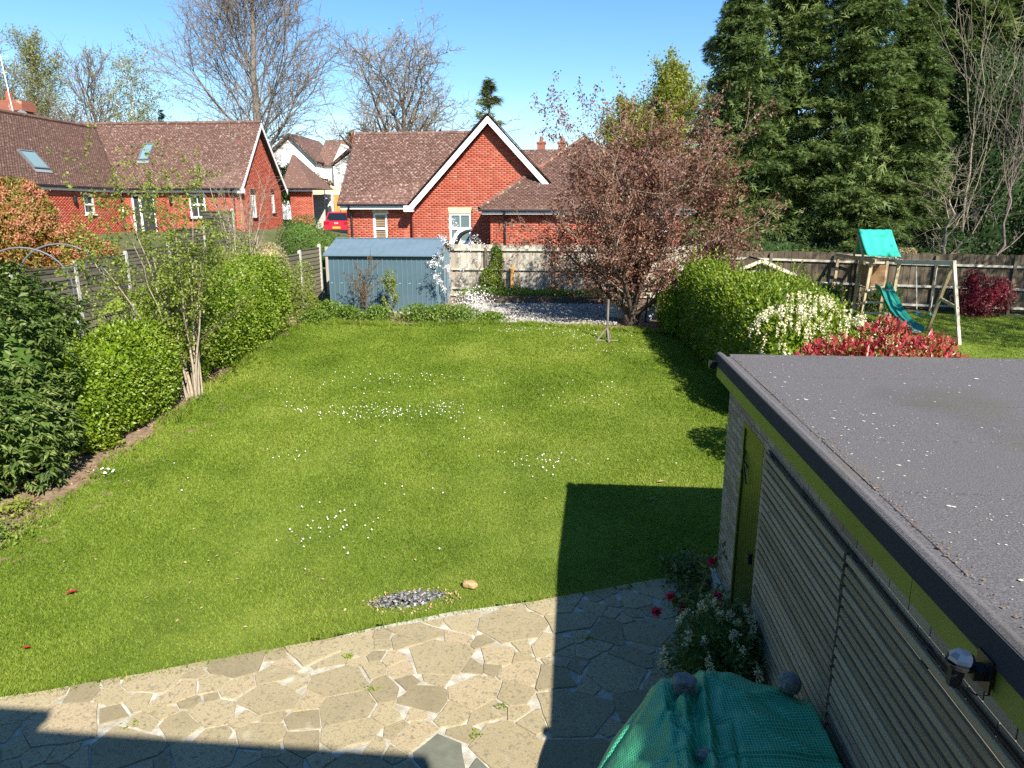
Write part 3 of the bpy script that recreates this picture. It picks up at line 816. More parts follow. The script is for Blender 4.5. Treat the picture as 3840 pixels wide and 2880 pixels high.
rc_ = random.Random(8)
CREASE = [(.90, 3.9, 1.48, .035, .045, .9), (.82, 3.9, 1.45, .05, -.05, .9), (1.2, 3.86, .02, .02, -.022, .6), (1.2, 3.90, .02, .025, .015, .6)]
CREASE += [(.81 + rc_.uniform(-.1, .2), 4.4 + rc_.uniform(-.4, .1), rc_.uniform(-2.2, -.6), rc_.uniform(.02, .06), rc_.uniform(-.04, .045), rc_.uniform(.2, .6)) for _ in range(16)]
CREASE += [(rc_.uniform(.25, 1.6), rc_.uniform(3.2, 4.6), rc_.uniform(0, 3.1), rc_.uniform(.02, .06), rc_.uniform(-.03, .034), rc_.uniform(.12, .4)) for _ in range(26)]


def tarp_z(x, y):
    """draped top: flat plateau that breaks over an edge on the left, with sharp creases"""
    left = np.clip((x - .18) / .52, 0, 1)
    z = .40 + .52 * np.minimum(left * 1.05, 1) ** .85
    for (cx_, cy_, an, w, am, ln) in CREASE:
        d = (x - cx_) * math.sin(an) - (y - cy_) * math.cos(an); l_ = (x - cx_) * math.cos(an) + (y - cy_) * math.sin(an)
        z = z + am * np.clip(1 - np.abs(d) / w, 0, 1) * np.clip(1.3 - np.abs(l_) / ln, 0, 1)
    z = z + .006 * np.sin(13 * x + 4 * y) + .005 * np.sin(21 * (y - .4 * x))
    return z


xs = np.linspace(.12, 1.655, 120); nv = 110
V = []
for x in xs:
    ye = np.interp(x, TB[:, 0], TB[:, 1], left=4.12, right=4.50) + .012 * math.sin(22 * x)
    y0 = 2.9 + .1 * math.sin(7 * x)
    if x < .42: y0 = 2.9 + (.42 - x) * 3.4
    t = np.arange(nv) / (nv - 8); q = np.clip((np.arange(nv) - (nv - 8)) / 7, 0, 1)
    y = np.where(t <= 1, y0 + (ye - y0) * t, ye + .02 * np.sin(q * 3))
    z = tarp_z(np.full(nv, x), np.minimum(y, ye)) - .05 * np.clip((t - .9) / .1, 0, 1) ** 2 - q * .5
    V.append(np.stack([np.full(nv, x), y, z], 1))
V = np.concatenate(V)
V = np.array(V); N0 = len(xs)
TK = (4.2 - V[:, 2] - .24) / (4.2 - V[:, 2]); V[:, 0] = V[:, 0] * TK + .03 * (V[:, 0] / 1.6); V[:, 1] *= TK; V[:, 2] += .24
# left flap hangs down from the first column
hang = []
for q in np.linspace(.15, 1, 5):
    for j in range(nv): hang.append((V[j, 0] - .015 * q + .01 * math.sin(j * .6), V[j, 1], V[j, 2] - q * .12))
Vall = np.concatenate([V, np.array(hang)])
idx = np.arange(len(xs) * nv).reshape(len(xs), nv); hid = len(V) + np.arange(5 * nv).reshape(5, nv)
F = [np.stack([idx[:-1, :-1], idx[1:, :-1], idx[1:, 1:], idx[:-1, 1:]], -1).reshape(-1, 4)]
hh_ = np.concatenate([hid[::-1], idx[:1]], 0)
F.append(np.stack([hh_[:-1, :-1], hh_[1:, :-1], hh_[1:, 1:], hh_[:-1, 1:]], -1).reshape(-1, 4))
me = np_mesh('tarpaulin', Vall, [np.concatenate(F)], True)
uvl = me.uv_layers.new(name='UVMap')
li_ = np.zeros(len(me.loops), np.int32); me.loops.foreach_get('vertex_index', li_)
uvs = np.column_stack([Vall[:, 0] + (Vall[:, 2] - .9) * .6, Vall[:, 1]])[li_]
uvl.data.foreach_set('uv', uvs.astype(np.float32).ravel())
tarp = link('tarpaulin', me, m_tarp); tag(tarp, 'crumpled green reinforced tarpaulin weighted with stones beside the garage', 'tarpaulin')
md = tarp.modifiers.new('thick', 'SOLIDIFY'); md.thickness = .003
mb = MB(); mb.bb(.55, 1.55, 2.8, 4.2, .05, .9); tag(mb.build('covered_stack', m_batten), 'dark stack hidden under the green tarpaulin', 'stack')


def rock(name, loc, size, mat, label, cat, seed, boxy=3.5, sub=3):
    r_ = np.random.default_rng(seed)
    import bmesh
    bm = bmesh.new(); bmesh.ops.create_icosphere(bm, subdivisions=sub, radius=1)
    co = np.array([v.co[:] for v in bm.verts])
    q = (np.abs(co) ** boxy).sum(1, keepdims=True) ** (1 / boxy); co = co / q
    ph = r_.uniform(0, 6, (4, 3)); fr_ = r_.uniform(2, 6, (4, 3))
    for i in range(4): co = co * (1 + .035 * np.sin((co * fr_[i] + ph[i]).sum(1, keepdims=True)))
    co = co + r_.normal(0, .012, co.shape)
    co = co * np.array(size) / 2
    for v, c in zip(bm.verts, co): v.co = c
    me = bpy.data.meshes.new(name); bm.to_mesh(me); bm.free()
    o = link(name, me, mat); o.location = loc; o.rotation_euler = (0, 0, r_.uniform(-.3, .3))
    return tag(o, label, cat)


m_log = MAT("split_log", [(.30, .20, .09), (.44, .32, .16)], scale=9, rough=.85, aniso=(1, 6, 6), bump=.4, bscale=30)
rock('split_log', (-1.12, 7.3, .055), (.18, .10, .08), m_log, 'pale split log lying on the lawn beside the ash patch', 'log', 21, 3.0)
m_granite = MAT("granite", [(.10, .098, .09), (.19, .185, .17), (.30, .29, .27)], scale=40, rough=.9, bump=.7, bscale=60)
rock('cobble_stone', (.775, 4.17, float(tarp_z(.81, 4.48)) + .295), (.145, .12, .11), m_granite, 'square grey granite cobble on the left of the tarpaulin', 'stone', 3, 7)
rock('boulder', (1.44, 4.16, float(tarp_z(1.5, 4.47)) + .31), (.145, .14, .145), m_granite, 'rounded grey stone on the tarpaulin against the garage', 'stone', 4, 2.3)
rock('pebble', (.81, 3.58, float(tarp_z(.84, 3.86)) + .265), (.09, .08, .07), m_granite, 'small pale stone on the tarpaulin at the bottom of the photo', 'stone', 9, 2.5)

# ------------------------------------------------------------------ the house behind the viewpoint (casts the shadow on the patio)
house = thing('house', (-3, -4, 0), 'two storey brick house the view is taken from', 'house')
HE = 4.9
mb = MB(); mb.bb(-9, 1.82, -8, -.62, 0, HE + .1); mb.build('wall', m_brickgrey, house)
mb = MB(); mb.bb(-9, -1.55, -.62, -.36, 0, HE + .1); mb.build('bay', m_brickgrey, house)
mb = MB(); mb.prism([(-9.2, -.30, HE), (-9.2, -4.3, HE + 3.3), (-9.2, -8.3, HE)], (11.15, 0, 0)); mb.build('roof', m_tiledark, house)
mb = MB(); mb.bb(-9.2, -1.415, -.30, .02, HE - .12, HE - .02); mb.bb(-1.41, 1.93, -.40, -.235, HE - .12, HE - .0); mb.build('gutter', m_black, house)
# top of a small black lantern standing on the patio below
ln = thing('patio_lantern', (-.62, 3.25, 0), 'black lantern top poking in at the bottom edge of the photo', 'lantern')
mb = MB(); mb.tube([(-.62, 3.25, 0), (-.62, 3.25, .03)], .10, 12); mb.tube([(-.62, 3.25, .03), (-.62, 3.25, .95)], .018, 8); mb.build('post', m_black, ln)
mb = MB(); mb.tube([(-.62, 3.25, .95), (-.62, 3.25, 1.10), (-.62, 3.25, 1.12), (-.62, 3.25, 1.15)], [.05, .07, .075, .03], 10); mb.tube([(-.675, 3.25, 1.10), (-.675, 3.25, 1.185)], .012, 6); mb.build('lantern_head', m_black, ln)

# ------------------------------------------------------------------ metal shed
SX0, SX1, SY0, SY1, SZ0, SZE, SZR = -8.1, -4.5, 23.1, 25.8, 0.99, 2.84, 3.27
m_shedtrim = MAT("shed_trim", [(.10, .17, .21), (.13, .20, .25)], rough=.4, spec=.5)
m_sheddark = MAT("shed_gap", [(.02, .025, .03), (.03, .035, .04)], rough=.8)
shed = thing('metal_shed', (-6.3, 24.4, SZ0), 'blue grey ribbed metal shed with low pitched roof at the end of the lawn', 'shed')
mb = MB(); mb.bb(SX0 + .03, SX1 - .03, SY0 + .03, SY1 - .03, SZ0, SZE + .02); mb.prism([(SX0 + .03, SY0 + .03, SZE + .02), (SX0 + .03, SY1 - .03, SZE + .02), (SX0 + .03, (SY0 + SY1) / 2, SZR - .05)], (SX1 - SX0 - .06, 0, 0))
body = mb.build('body', m_sheddark, shed)
npan = 22; pw = (SX1 - SX0) / npan
for i in range(npan):
    a = SX0 + i * pw
    mb = MB(); mb.bb(a + .012, a + pw - .012, SY0 + .012, SY0 + .03, SZ0 + .01, SZE); mb.build('wall_panel', m_shedwall, shed)
    mb = MB(); s = .013
    mb.prism([(a - s, SY0 + .028, SZ0 + .01), (a - s * .5, SY0 - .008, SZ0 + .01), (a + s * .5, SY0 - .008, SZ0 + .01), (a + s, SY0 + .028, SZ0 + .01)], (0, 0, SZE - SZ0 - .01)); mb.build('rib', m_shedtrim, shed)
nside = 16; sw = (SY1 - SY0) / nside
for i in range(nside):
    a = SY0 + i * sw
    mat = m_shedwall
    mb = MB(); mb.bb(SX1 - .03, SX1 - .012 - (.012 if 4 <= i < 9 else 0), a + .012, a + sw - .012, SZ0 + .01, SZE); mb.build('side_panel', mat, shed)
    if not 4 < i < 9:
        mb = MB(); s = .013
        mb.prism([(SX1 - .028, a - s, SZ0 + .01), (SX1 + .008, a - s * .5, SZ0 + .01), (SX1 + .008, a + s * .5, SZ0 + .01), (SX1 - .028, a + s, SZ0 + .01)], (0, 0, SZE - SZ0 - .01)); mb.build('rib', m_shedtrim, shed)
mb = MB(); mb.prism([(SX1 - .02, SY0, SZE + .0), (SX1 - .02, SY1, SZE + .0), (SX1 - .02, (SY0 + SY1) / 2, SZR - .03)], (.012, 0, 0)); mb.build('gable_panel', MAT("galvanised", [(.22, .23, .23), (.33, .34, .34)], scale=6, rough=.6), shed)
dzr = SZR - SZE; hy = (SY1 - SY0) / 2; sl = math.hypot(hy, dzr)
for sgn in (1, -1):
    ye = SY0 - .10 if sgn == 1 else SY1 + .10
    ym = (SY0 + SY1) / 2
    ze = SZE - .10 * dzr / hy + .03; zr = SZR + .03
    mb = MB(); mb.prism([(SX0 - .13, ye, ze), (SX0 - .13, ym, zr), (SX0 - .13, ym, zr + .02), (SX0 - .13, ye, ze + .02)], (SX1 - SX0 + .26, 0, 0)); rf = mb.build('roof_sheet', m_shedroof, shed)
    nr_ = 17
    for i in range(nr_):
        x = SX0 - .12 + i * (SX1 - SX0 + .24) / (nr_ - 1)
        mb = MB(); mb.prism([(x - .016, ye, ze + .019), (x + .016, ye, ze + .019), (x + .008, ye, ze + .045), (x - .008, ye, ze + .045)], (0, ym - ye, zr - ze)); mb.build('roof_rib', m_shedroof, rf)
mb = MB(); mb.bb(SX0 - .14, SX1 + .14, (SY0 + SY1) / 2 - .05, (SY0 + SY1) / 2 + .05, SZR + .052, SZR + .075); mb.build('ridge_cap', m_shedtrim, shed)
mb = MB(); mb.bb(SX0 - .13, SX1 + .13, SY0 - .115, SY0 - .10, SZE - .035, SZE + .02); mb.build('eaves_trim', m_shedtrim, shed)
mb = MB(); mb.bb(SX0 - .1, SX1 + .1, SY0 - .095, SY0 + .005, SZE - .06, SZE - .005); mb.build('eaves_gutter', m_sheddark, shed)
mb = MB(); mb.bb(SX0 - .3, SX1 + .75, SY0 - .22, SY1 + .1, SZ0 - .2, SZ0 - .003); o = mb.build('shed_base', m_concrete); o['kind'] = 'structure'; o['label'] = 'pale concrete slab under the metal shed'
rv = MB()
for i in range(0, npan, 2):
    for d in (-.02, .02): rv.tube([(SX0 + i * pw + pw / 2 + d, SY0 + .013, SZ0 + .93), (SX0 + i * pw + pw / 2 + d, SY0 + .004, SZ0 + .93)], .009, 6)
rv.build('rivets', m_white, shed)['kind'] = 'stuff'

# ------------------------------------------------------------------ fences
def board_fence(name, x0, x1, y, ztop, zbot, posts, rails, mb_board, mrail, mpost, label, bw=.105, side=-1, jit=.012):
    """vertical feather-edge boards, rails and posts on the camera side; ztop/zbot are functions of x"""
    root = thing(name, ((x0 + x1) / 2, y, zbot((x0 + x1) / 2)), label, 'fence')
    C, S = [], []
    n = int((x1 - x0) / bw)
    for i in range(n):
        x = x0 + (i + .5) * bw; zt = ztop(x) + rng.normal(0, jit); zb = zbot(x)
        C.append((x, y + .012 * (i % 2) + rng.normal(0, .002), (zt + zb) / 2)); S.append((bw + .012, .014, zt - zb))
    pieces(root, 'fence_board', C, S, np.eye(3), mb_board, 300, 'fence_boards')
    for z_ in rails:
        ps = [x0] + [p for p in posts if x0 < p < x1] + [x1]
        for a, b in zip(ps[:-1], ps[1:]):
            m_ = MB(); m_.beam((a + .05, y - .045, zbot(a) + z_), (b - .05, y - .045, zbot(b) + z_), .06, .075); m_.build('rail', mrail, root)
    for p in posts:
        m_ = MB(); m_.bb(p - .05, p + .05, y - .10, y - .01, zbot(p) - .1, ztop(p) - .06); m_.build('post', mpost, root)
    return root


BF = 26.2
board_fence('back_fence', -4.6, 4.4, BF, lambda x: 3.06 - .005 * (x + 4), lambda x: 1.17, [-3.24, -.75, 1.75, 4.2], [1.70, 1.0, .30], m_fencegrey, m_fencerail, m_postdark, 'weathered grey boarded fence with rails behind the gravel')
board_fence('garden_fence', 4.5, 19, BF, lambda x: 2.86 - .012 * (x - 7), lambda x: 1.08 - .026 * (x - 5), [6.9, 9.9, 12.5, 15.1, 17.7], [1.55, .78, .12], m_fencedark, m_fencerail, m_postdark, 'dark brown boarded fence behind the climbing frame', bw=.12)
board_fence('rear_side_fence', -9.3, -4.62, BF + .02, lambda x: 2.95, lambda x: 1.17, [], [], m_fencegrey, m_fencerail, m_postdark, 'grey boarded fence hidden behind the metal shed')
mb = MB(); mb.bb(-2.31, -2.2, BF - .32, BF - .21, 1.17, 2.33); tag(mb.build('stub_post', m_orange), 'short stub post leaning by the back fence', 'post')


def lap_fence(name, X, ys, h, mat, mpost, label, boards=13, face=1, zb=None):
    """horizontal lap panels between concrete posts, running along Y"""
    root = thing(name, (X, (ys[0] + ys[-1]) / 2, gz(X, (ys[0] + ys[-1]) / 2)), label, 'fence')
    C, S, Rr = [], [], []
    for a, b in zip(ys[:-1], ys[1:]):
        z0 = max(gz(X, a), gz(X, b)) if zb is None else zb
        ph = (h - .12) / boards
        for i in range(boards):
            th = -.16 * face; R = np.array([[math.cos(th), 0, math.sin(th)], [0, 1, 0], [-math.sin(th), 0, math.cos(th)]])
            C.append((X + rng.normal(0, .004), (a + b) / 2, z0 + .06 + (i + .5) * ph)); S.append((.012, b - a - .08, ph * 1.28)); Rr.append(R)
        m_ = MB(); m_.bb(X - .022, X + .022, a + .04, b - .04, z0 + h - .07, z0 + h - .03); m_.build('cap_rail', mat, root)
    pieces(root, 'lap_board', C, S, np.array(Rr), mat, 300, 'lap_boards')
    for y in ys:
        z0 = gz(X, y); m_ = MB(); m_.bb(X - .05, X + .05, y - .05, y + .05, z0 - .1, z0 + h + .05)
        m_.prism([(X - .05, y - .05, z0 + h + .05), (X + .05, y - .05, z0 + h + .05), (X, y - .05, z0 + h + .09)], (0, .1, 0)); m_.build('post', mpost, root)
    return root


lap_fence('side_fence', -9.4, [7.0, 8.88, 10.76, 12.64, 14.4, 16.3, 18.2, 20.1, 22.0, 23.95, 25.9], 1.82, m_lapgreen, m_postwhite, 'mossy lap panel fence with white concrete posts behind the left hedge', boards=12)
lap_fence('far_side_fence', -14.8, [12.6, 15.1, 17.6, 20.1, 22.6, 25.2, 27.8, 30.4], 1.92, m_lapboard, m_postwhite, 'dark lap panel fence with white posts on the far side of the left garden', boards=15)

# raised bed of sleepers, gravel
rb = thing('raised_bed', (-1.6, 25.2, 1.12), 'raised bed edged with dark sleepers in front of the back fence', 'raised bed')
for a, b in ((-4.1, -2.3), (-2.29, .1), (.11, 1.0)):
    mb = MB(); mb.bb(a, b, 24.72, 24.86, 1.06, 1.34); mb.build('sleeper', m_sleeper, rb)
mb = MB(); mb.bb(-4.1, 1.0, 24.86, 26.15, 1.06, 1.28); mb.build('bed_soil', m_soil, rb)
n = 5200
gx_ = rng.uniform(-4.2, 1.3, n); gy_ = rng.uniform(21.5, 24.75, n); k = gy_ > np.interp(gx_, LF[:, 0], LF[:, 1]) + .25 + .15 * np.sin(gx_ * 3); gx_ = gx_[k]; gy_ = gy_[k]; n = len(gx_)
sz_ = rng.uniform(.03, .075, n)
OV = np.array([(1, 0, 0), (-1, 0, 0), (0, 1, 0), (0, -1, 0), (0, 0, .7), (0, 0, -.7)], float); OF = np.array([(0, 2, 4), (2, 1, 4), (1, 3, 4), (3, 0, 4), (2, 0, 5), (1, 2, 5), (3, 1, 5), (0, 3, 5)])
rot = rng.uniform(0, 6.28, n); co, si = np.cos(rot), np.sin(rot)
Vg = OV[None] * sz_[:, None, None] * rng.uniform(.6, 1.2, (n, 6, 1))
Vg = np.stack([Vg[..., 0] * co[:, None] - Vg[..., 1] * si[:, None], Vg[..., 0] * si[:, None] + Vg[..., 1] * co[:, None], Vg[..., 2]], -1) + np.stack([gx_, gy_, ground_z(gx_, gy_) + .015], 1)[:, None]
o = link('gravel', np_mesh('gravel', Vg.reshape(-1, 3), (OF[None] + 6 * np.arange(n)[:, None, None]).reshape(-1, 3)), m_gravel); tag(o, 'pale loose stones in front of the raised bed', 'gravel', kind='stuff')
gs = sheet('gravel_base', np.arange(-4.2, 1.3, .25), np.arange(21.6, 24.9, .25), -.004, m_concrete, lambda x, y: y > np.interp(x, LF[:, 0], LF[:, 1]) + .35, label='pale compacted ground under the loose stones')

# ------------------------------------------------------------------ houses
def gutter(root, a, b, r=.05, mat=None):
    m_ = MB(); m_.tube([a, b], r, 8); m_.build('gutter', mat or m_black, root)

# bungalow with the brick gable
bung = thing('brick_bungalow', (-4, 31, 2.0), 'red brick bungalow with white edged gable and brown tiled roofs, behind the back fence', 'house')
S45 = np.array([0, 1, 1.0]) / math.sqrt(2)
ax_, az_, sl_ = -3.57, 8.0, 1.05            # gable apex and slope
bw_ = brick_wall(bung, (-6.80, 30, 0), (1, 0, 0), (0, -1, 0),
                 lambda z: (max(0, (-6.80 - ax_) * -1 - (7.62 - z) / sl_) if z > 4.3 else 0, min(6.46, (ax_ + 6.80) + (7.62 - z) / sl_) if z > 4.3 else 6.46),
                 (1.9, 7.6), [(1.56, 2.46, 2.93, 4.15), (1.50, 2.52, 4.15, 4.40)], m_brickred, m_mortarw, limit=190)
window(bung, (-5.24, 30, 2.93), (1, 0, 0), (0, -1, 0), .90, 1.22, bars=(.60,), mull=((.45, .03),), fw=.075, glass=m_glasspale, sill=m_white)
mb = MB(); mb.prism([(-5.26, 29.985, 4.155), (-4.34, 29.985, 4.155), (-4.30, 29.985, 4.395), (-5.30, 29.985, 4.395)], (0, .08, 0)); mb.build('lintel', m_lintel, bung)
brick_wall(bung, (-9.70, 30.3, 0), (1, 0, 0), (0, -1, 0), lambda z: (0, 2.9), (1.9, 4.5), [(1.14, 1.74, 2.88, 4.17), (1.10, 1.80, 4.17, 4.42)], m_brickred, m_mortarw, limit=60, name='side_wing_wall')
fr = window(bung, (-8.56, 30.3, 2.88), (1, 0, 0), (0, -1, 0), .60, 1.29, bars=(.64,), fw=.085, glass=m_glass, sill=m_white)
m_blind = MAT("brown_blind", [(.30, .20, .11), (.40, .28, .16)], scale=3, rough=.6)
for zz in list(np.arange(.14, .56, .07)) + list(np.arange(.74, 1.18, .07)):
    mb = MB(); mb.bb(-8.47, -8.05, 30.345, 30.349, 2.88 + zz, 2.88 + zz + .038); mb.build('blind_slat', m_blind, fr)
mb = MB(); mb.bb(-8.60, -7.90, 30.285, 30.36, 4.175, 4.415); mb.build('lintel', m_lintel, bung)
mb = MB(); mb.bb(-6.82, -6.72, 30.01, 30.3, 1.9, 4.4); mb.bb(-9.7, -9.6, 30.3, 36, 1.9, 4.6); mb.prism([(-9.7, 30.4, 4.6), (-9.7, 36, 4.6), (-9.7, 33.1, 7.4)], (.1, 0, 0)); mb.build('side_wall', m_brickred, bung)
roof_plane(bung, (-9.95, 29.85, 4.52), (1, 0, 0), S45, lambda v: (0 - .0 * v, 9.95 - 7.0 + (v * .7071 / sl_) + .1), 4.38, m_tile, m_under, limit=190, name='wing_roof')
mb = MB(); mb.prism([(-9.95, 33.05, 7.58), (-9.95, 36.2, 4.52), (-9.95, 36.1, 4.42), (-9.95, 33.05, 7.50)], (5.5, 0, 0)); mb.build('rear_roof', m_under, bung)
for i in range(17):
    mb = MB(); mb.tube([(-9.95 + i * .31, 32.98, 7.60), (-9.95 + i * .31 + .30, 32.98, 7.60)], .10, 8); mb.build('ridge_tile', m_tile, bung)
# gable roof over the projecting bay, barge boards, fascia
for sgn in (-1, 1):
    e = np.array([ax_ + sgn * 3.43, 29.62, az_ - 3.43 * sl_]); a = np.array([ax_, 29.62, az_ + .02])
    d = (a - e) / np.linalg.norm(a - e); nrm = np.array([-d[2] * sgn * -1, 0, abs(d[0])]); nrm = np.array([sgn * abs(d[2]), 0, abs(d[0])])
    U_ = np.array([0, 1., 0])
    roof_plane(bung, e + nrm * .02, U_, d, lambda v: (0, 6.5), float(np.linalg.norm(a - e)), m_tile, m_under, limit=25, name='gable_roof')
    mb = MB(); w = .26
    mb.prism([e - nrm * .02, a - nrm * .02 + np.array([0, 0, .0]), a - np.array([0, 0, w / abs(d[0])]), e - nrm * .02 - nrm * w], (0, .03, 0)); mb.build('barge_board', m_white, bung)
    mb = MB(); mb.prism([e - nrm * .03 + np.array([0, .031, 0]), a - nrm * .03 + np.array([0, .031, 0]), a - nrm * .07 + np.array([0, .031, -.02]), e - nrm * .07 + np.array([0, .031, 0])], (0, .4, 0)); mb.build('verge_soffit', m_white, bung)
mb = MB(); mb.bb(ax_ - 3.50, ax_ - 3.12, 29.60, 30.0, 4.22, 4.46); mb.build('box_end', m_white, bung)
mb = MB(); mb.bb(-9.85, -7.06, 29.93, 29.96, 4.32, 4.50); mb.build('fascia', m_white, bung)
mb = MB(); mb.bb(-9.85, -7.06, 29.96, 30.29, 4.32, 4.335); mb.build('soffit', m_white, bung)
gutter(bung, (-9.95, 29.86, 4.50), (-7.06, 29.86, 4.50))
mb = MB(); mb.tube([(-9.48, 29.88, 4.46), (-9.48, 29.9, 4.36), (-9.48, 30.24, 4.2), (-9.48, 30.24, 1.9)], .04, 8); mb.build('downpipe', m_black, bung)
# hipped wing
HW0, HW1, HWY = -3.38, 4.1, 28.7
brick_wall(bung, (HW0, HWY, 0), (1, 0, 0), (0, -1, 0), lambda z: (0, HW1 - HW0), (1.8, 4.2), [(6.3, 7.0, 2.9, 4.0)], m_brickred, m_mortarw, limit=50, name='hipped_wing_wall')
window(bung, (2.92, HWY, 2.9), (1, 0, 0), (0, -1, 0), .7, 1.1, bars=(.55,), fw=.09, sill=m_white)
brick_wall(bung, (HW0, 30.0, 0), (0, -1, 0), (-1, 0, 0), lambda z: (0, 1.3), (1.8, 4.2), [], m_brickred, m_mortarw, limit=0, name='hipped_wing_side')
HZ, HS = 4.30, .735
ex0, ex1 = -3.76, 4.5; hx = (ex1 - ex0) / 2
Sh = np.array([0, 1, HS]) / math.hypot(1, HS)
roof_plane(bung, (ex0, 28.28, HZ), (1, 0, 0), Sh, lambda v: (min(v / math.hypot(1, HS), hx), ex1 - ex0 - min(v / math.hypot(1, HS), hx)), (hx - .05) * math.hypot(1, HS), m_tiledark, m_under, limit=80, name='hipped_roof')
Sl = np.array([1, 0, HS]) / math.hypot(1, HS)
roof_plane(bung, (ex0, 28.28, HZ), (0, 1, 0), Sl, lambda v: (min(v / math.hypot(1, HS), hx), 6), (hx - .05) * math.hypot(1, HS), m_tiledark, m_under, limit=0, name='hipped_roof_side')
mb = MB(); mb.prism([(ex1, 28.28, HZ), (ex0 + hx, 28.28 + hx, HZ + hx * HS), (ex0 + hx, 36, HZ + hx * HS), (ex1, 36, HZ)], (0, 0, -.1)); mb.build('hipped_roof_far', m_tiledark, bung)
h0 = np.array([ex0, 28.28, HZ]); h1 = np.array([ex0 + hx, 28.28 + hx, HZ + hx * HS])
for i in range(20):
    mb = MB(); a = h0 + (h1 - h0) * i / 20; b = h0 + (h1 - h0) * (i + .95) / 20; mb.tube([a + (0, 0, .04), b + (0, 0, .055)], .085, 8); mb.build('hip_tile', m_tile, bung)
mb = MB(); mb.bb(-3.66, 4.4, 28.36, 28.39, 4.12, 4.28); mb.bb(-3.66, -3.63, 28.39, 30.0, 4.12, 4.28); mb.build('fascia', m_white, bung)
mb = MB(); mb.bb(-3.62, 4.4, 28.39, 28.69, 4.12, 4.135); mb.build('soffit', m_white, bung)
gutter(bung, (-3.80, 28.29, 4.27), (4.5, 28.29, 4.27)); gutter(bung, (-3.74, 28.29, 4.27), (-3.74, 30, 4.27))
mb = MB(); mb.tube([(-2.78, 28.3, 4.24), (-2.78, 28.34, 4.12), (-2.78, 28.64, 3.98), (-2.78, 28.64, 1.8)], .04, 8); mb.build('downpipe', m_black, bung)

# roof of a house beyond
hb = thing('far_bungalow', (1, 40, 2.4), 'brown tiled roof with red chimney stacks showing beyond the gable', 'house')
mb = MB(); mb.bb(-3, 7, 38.5, 44, 2.3, 5.4); mb.build('wall', m_brickred, hb)
roof_plane(hb, (-3.3, 38.1, 5.2), (1, 0, 0), S45, lambda v: (0, 10.6), 3.3, m_tile, m_under, limit=0)
for x in (-2.0, -.85):
    mb = MB(); mb.bb(x - .22, x + .22, 41.4, 41.9, 7.2, 7.9); mb.bb(x - .26, x + .26, 41.36, 41.94, 7.9, 8.0); c_ = mb.build('chimney', m_chim, hb)
    mb = MB(); mb.tube([(x, 41.65, 8.0), (x, 41.65, 8.3)], [.12, .09], 10); mb.build('chimney_pot', m_chim, c_)

# bungalow on the left with the roof windows
lh = thing('left_bungalow', (-24, 41, 3.0), 'long red brick bungalow with roof windows and white framed doors, behind the left garden', 'house')
sm = 1.17; sn = math.hypot(1, sm); S1 = np.array([0, 1, sm]) / sn
EY, EZ = 39.0, 5.5
brick_wall(lh, (-25.5, 39.35, 0), (1, 0, 0), (0, -1, 0), lambda z: (0, 6.98), (2.7, 5.55), [(.5, 1.85, 2.9, 5.19), (3.9, 4.83, 3.86, 5.18)], m_brickred, m_mortarw, limit=150)
fr = window(lh, (-25.0, 39.35, 2.9), (1, 0, 0), (0, -1, 0), 1.35, 2.29, mull=((.47, .12),), fw=.09, name='french_door')
window(lh, (-21.6, 39.35, 3.86), (1, 0, 0), (0, -1, 0), .93, 1.32, bars=(.75,), mull=((.46, .03),), fw=.09, sill=m_black)
mb = MB(); mb.bb(-21.65, -20.62, 39.33, 39.36, 5.2, 5.42); mb.bb(-25.05, -23.6, 39.33, 39.36, 5.21, 5.42); mb.build('lintel', m_black, lh)
brick_wall(lh, (-18.52, 39.35, 0), (0, 1, 0), (1, 0, 0), lambda z: (0, 5.5) if z < 5.5 else ((z - 5.5) / sm, 5.5 - (z - 5.5) / sm), (2.7, 8.7), [(1.12, 1.75, 3.9, 5.2), (3.95, 4.35, 4.15, 5.27)], m_brickred, m_mortarw, limit=100, name='gable_wall')
window(lh, (-18.52, 40.47, 3.9), (0, 1, 0), (1, 0, 0), .63, 1.3, bars=(.66,), mull=((.31, .03),), fw=.08, sill=m_black)
window(lh, (-18.52, 43.3, 4.15), (0, 1, 0), (1, 0, 0), .40, 1.12, bars=(.6,), fw=.08, sill=m_black)
mb = MB(); mb.bb(-18.53, -18.50, 40.44, 41.13, 5.22, 5.5); mb.bb(-18.53, -18.50, 43.28, 43.72, 5.29, 5.55); mb.build('lintel', m_black, lh)
roof_plane(lh, (-34, EY, EZ), (1, 0, 0), S1, lambda v: ((34 - 25.4 - min(v / sn, 3.0)) if v / sn < 3.0 else 0, 15.7), 3.2 * sn, m_tile, m_under, limit=150, name='main_roof')
mb = MB(); mb.prism([(-34, 42.2, 9.2), (-18.3, 42.2, 9.2), (-18.3, 45.4, 5.5), (-34, 45.4, 5.5)], (0, 0, -.1)); mb.build('rear_roof', m_tiledark, lh)
for i in range(42):
    mb = MB(); mb.tube([(-18.35 - i * .36, 42.2, 9.27), (-18.35 - i * .36 - .35, 42.2, 9.27)], .11, 8); mb.build('ridge_tile', m_tile, lh)
for ya, yb in ((EY - .02, 42.2), (45.42, 42.2)):
    d_ = 1 if yb > ya else -1
    mb = MB(); mb.prism([(-18.33, ya, EZ - .02), (-18.33, yb, 9.22), (-18.33, yb, 9.22 - .24), (-18.33, ya + d_ * .05, EZ - .22)], (.035, 0, 0)); mb.build('barge_board', m_white, lh)
mb = MB(); mb.bb(-18.6, -18.30, 39.0, 39.34, 5.22, 5.47); mb.bb(-25.3, -18.6, 39.08, 39.11, 5.26, 5.46); mb.build('fascia', m_white, lh)
gutter(lh, (-25.4, 38.98, 5.44), (-18.4, 38.98, 5.44), .06)
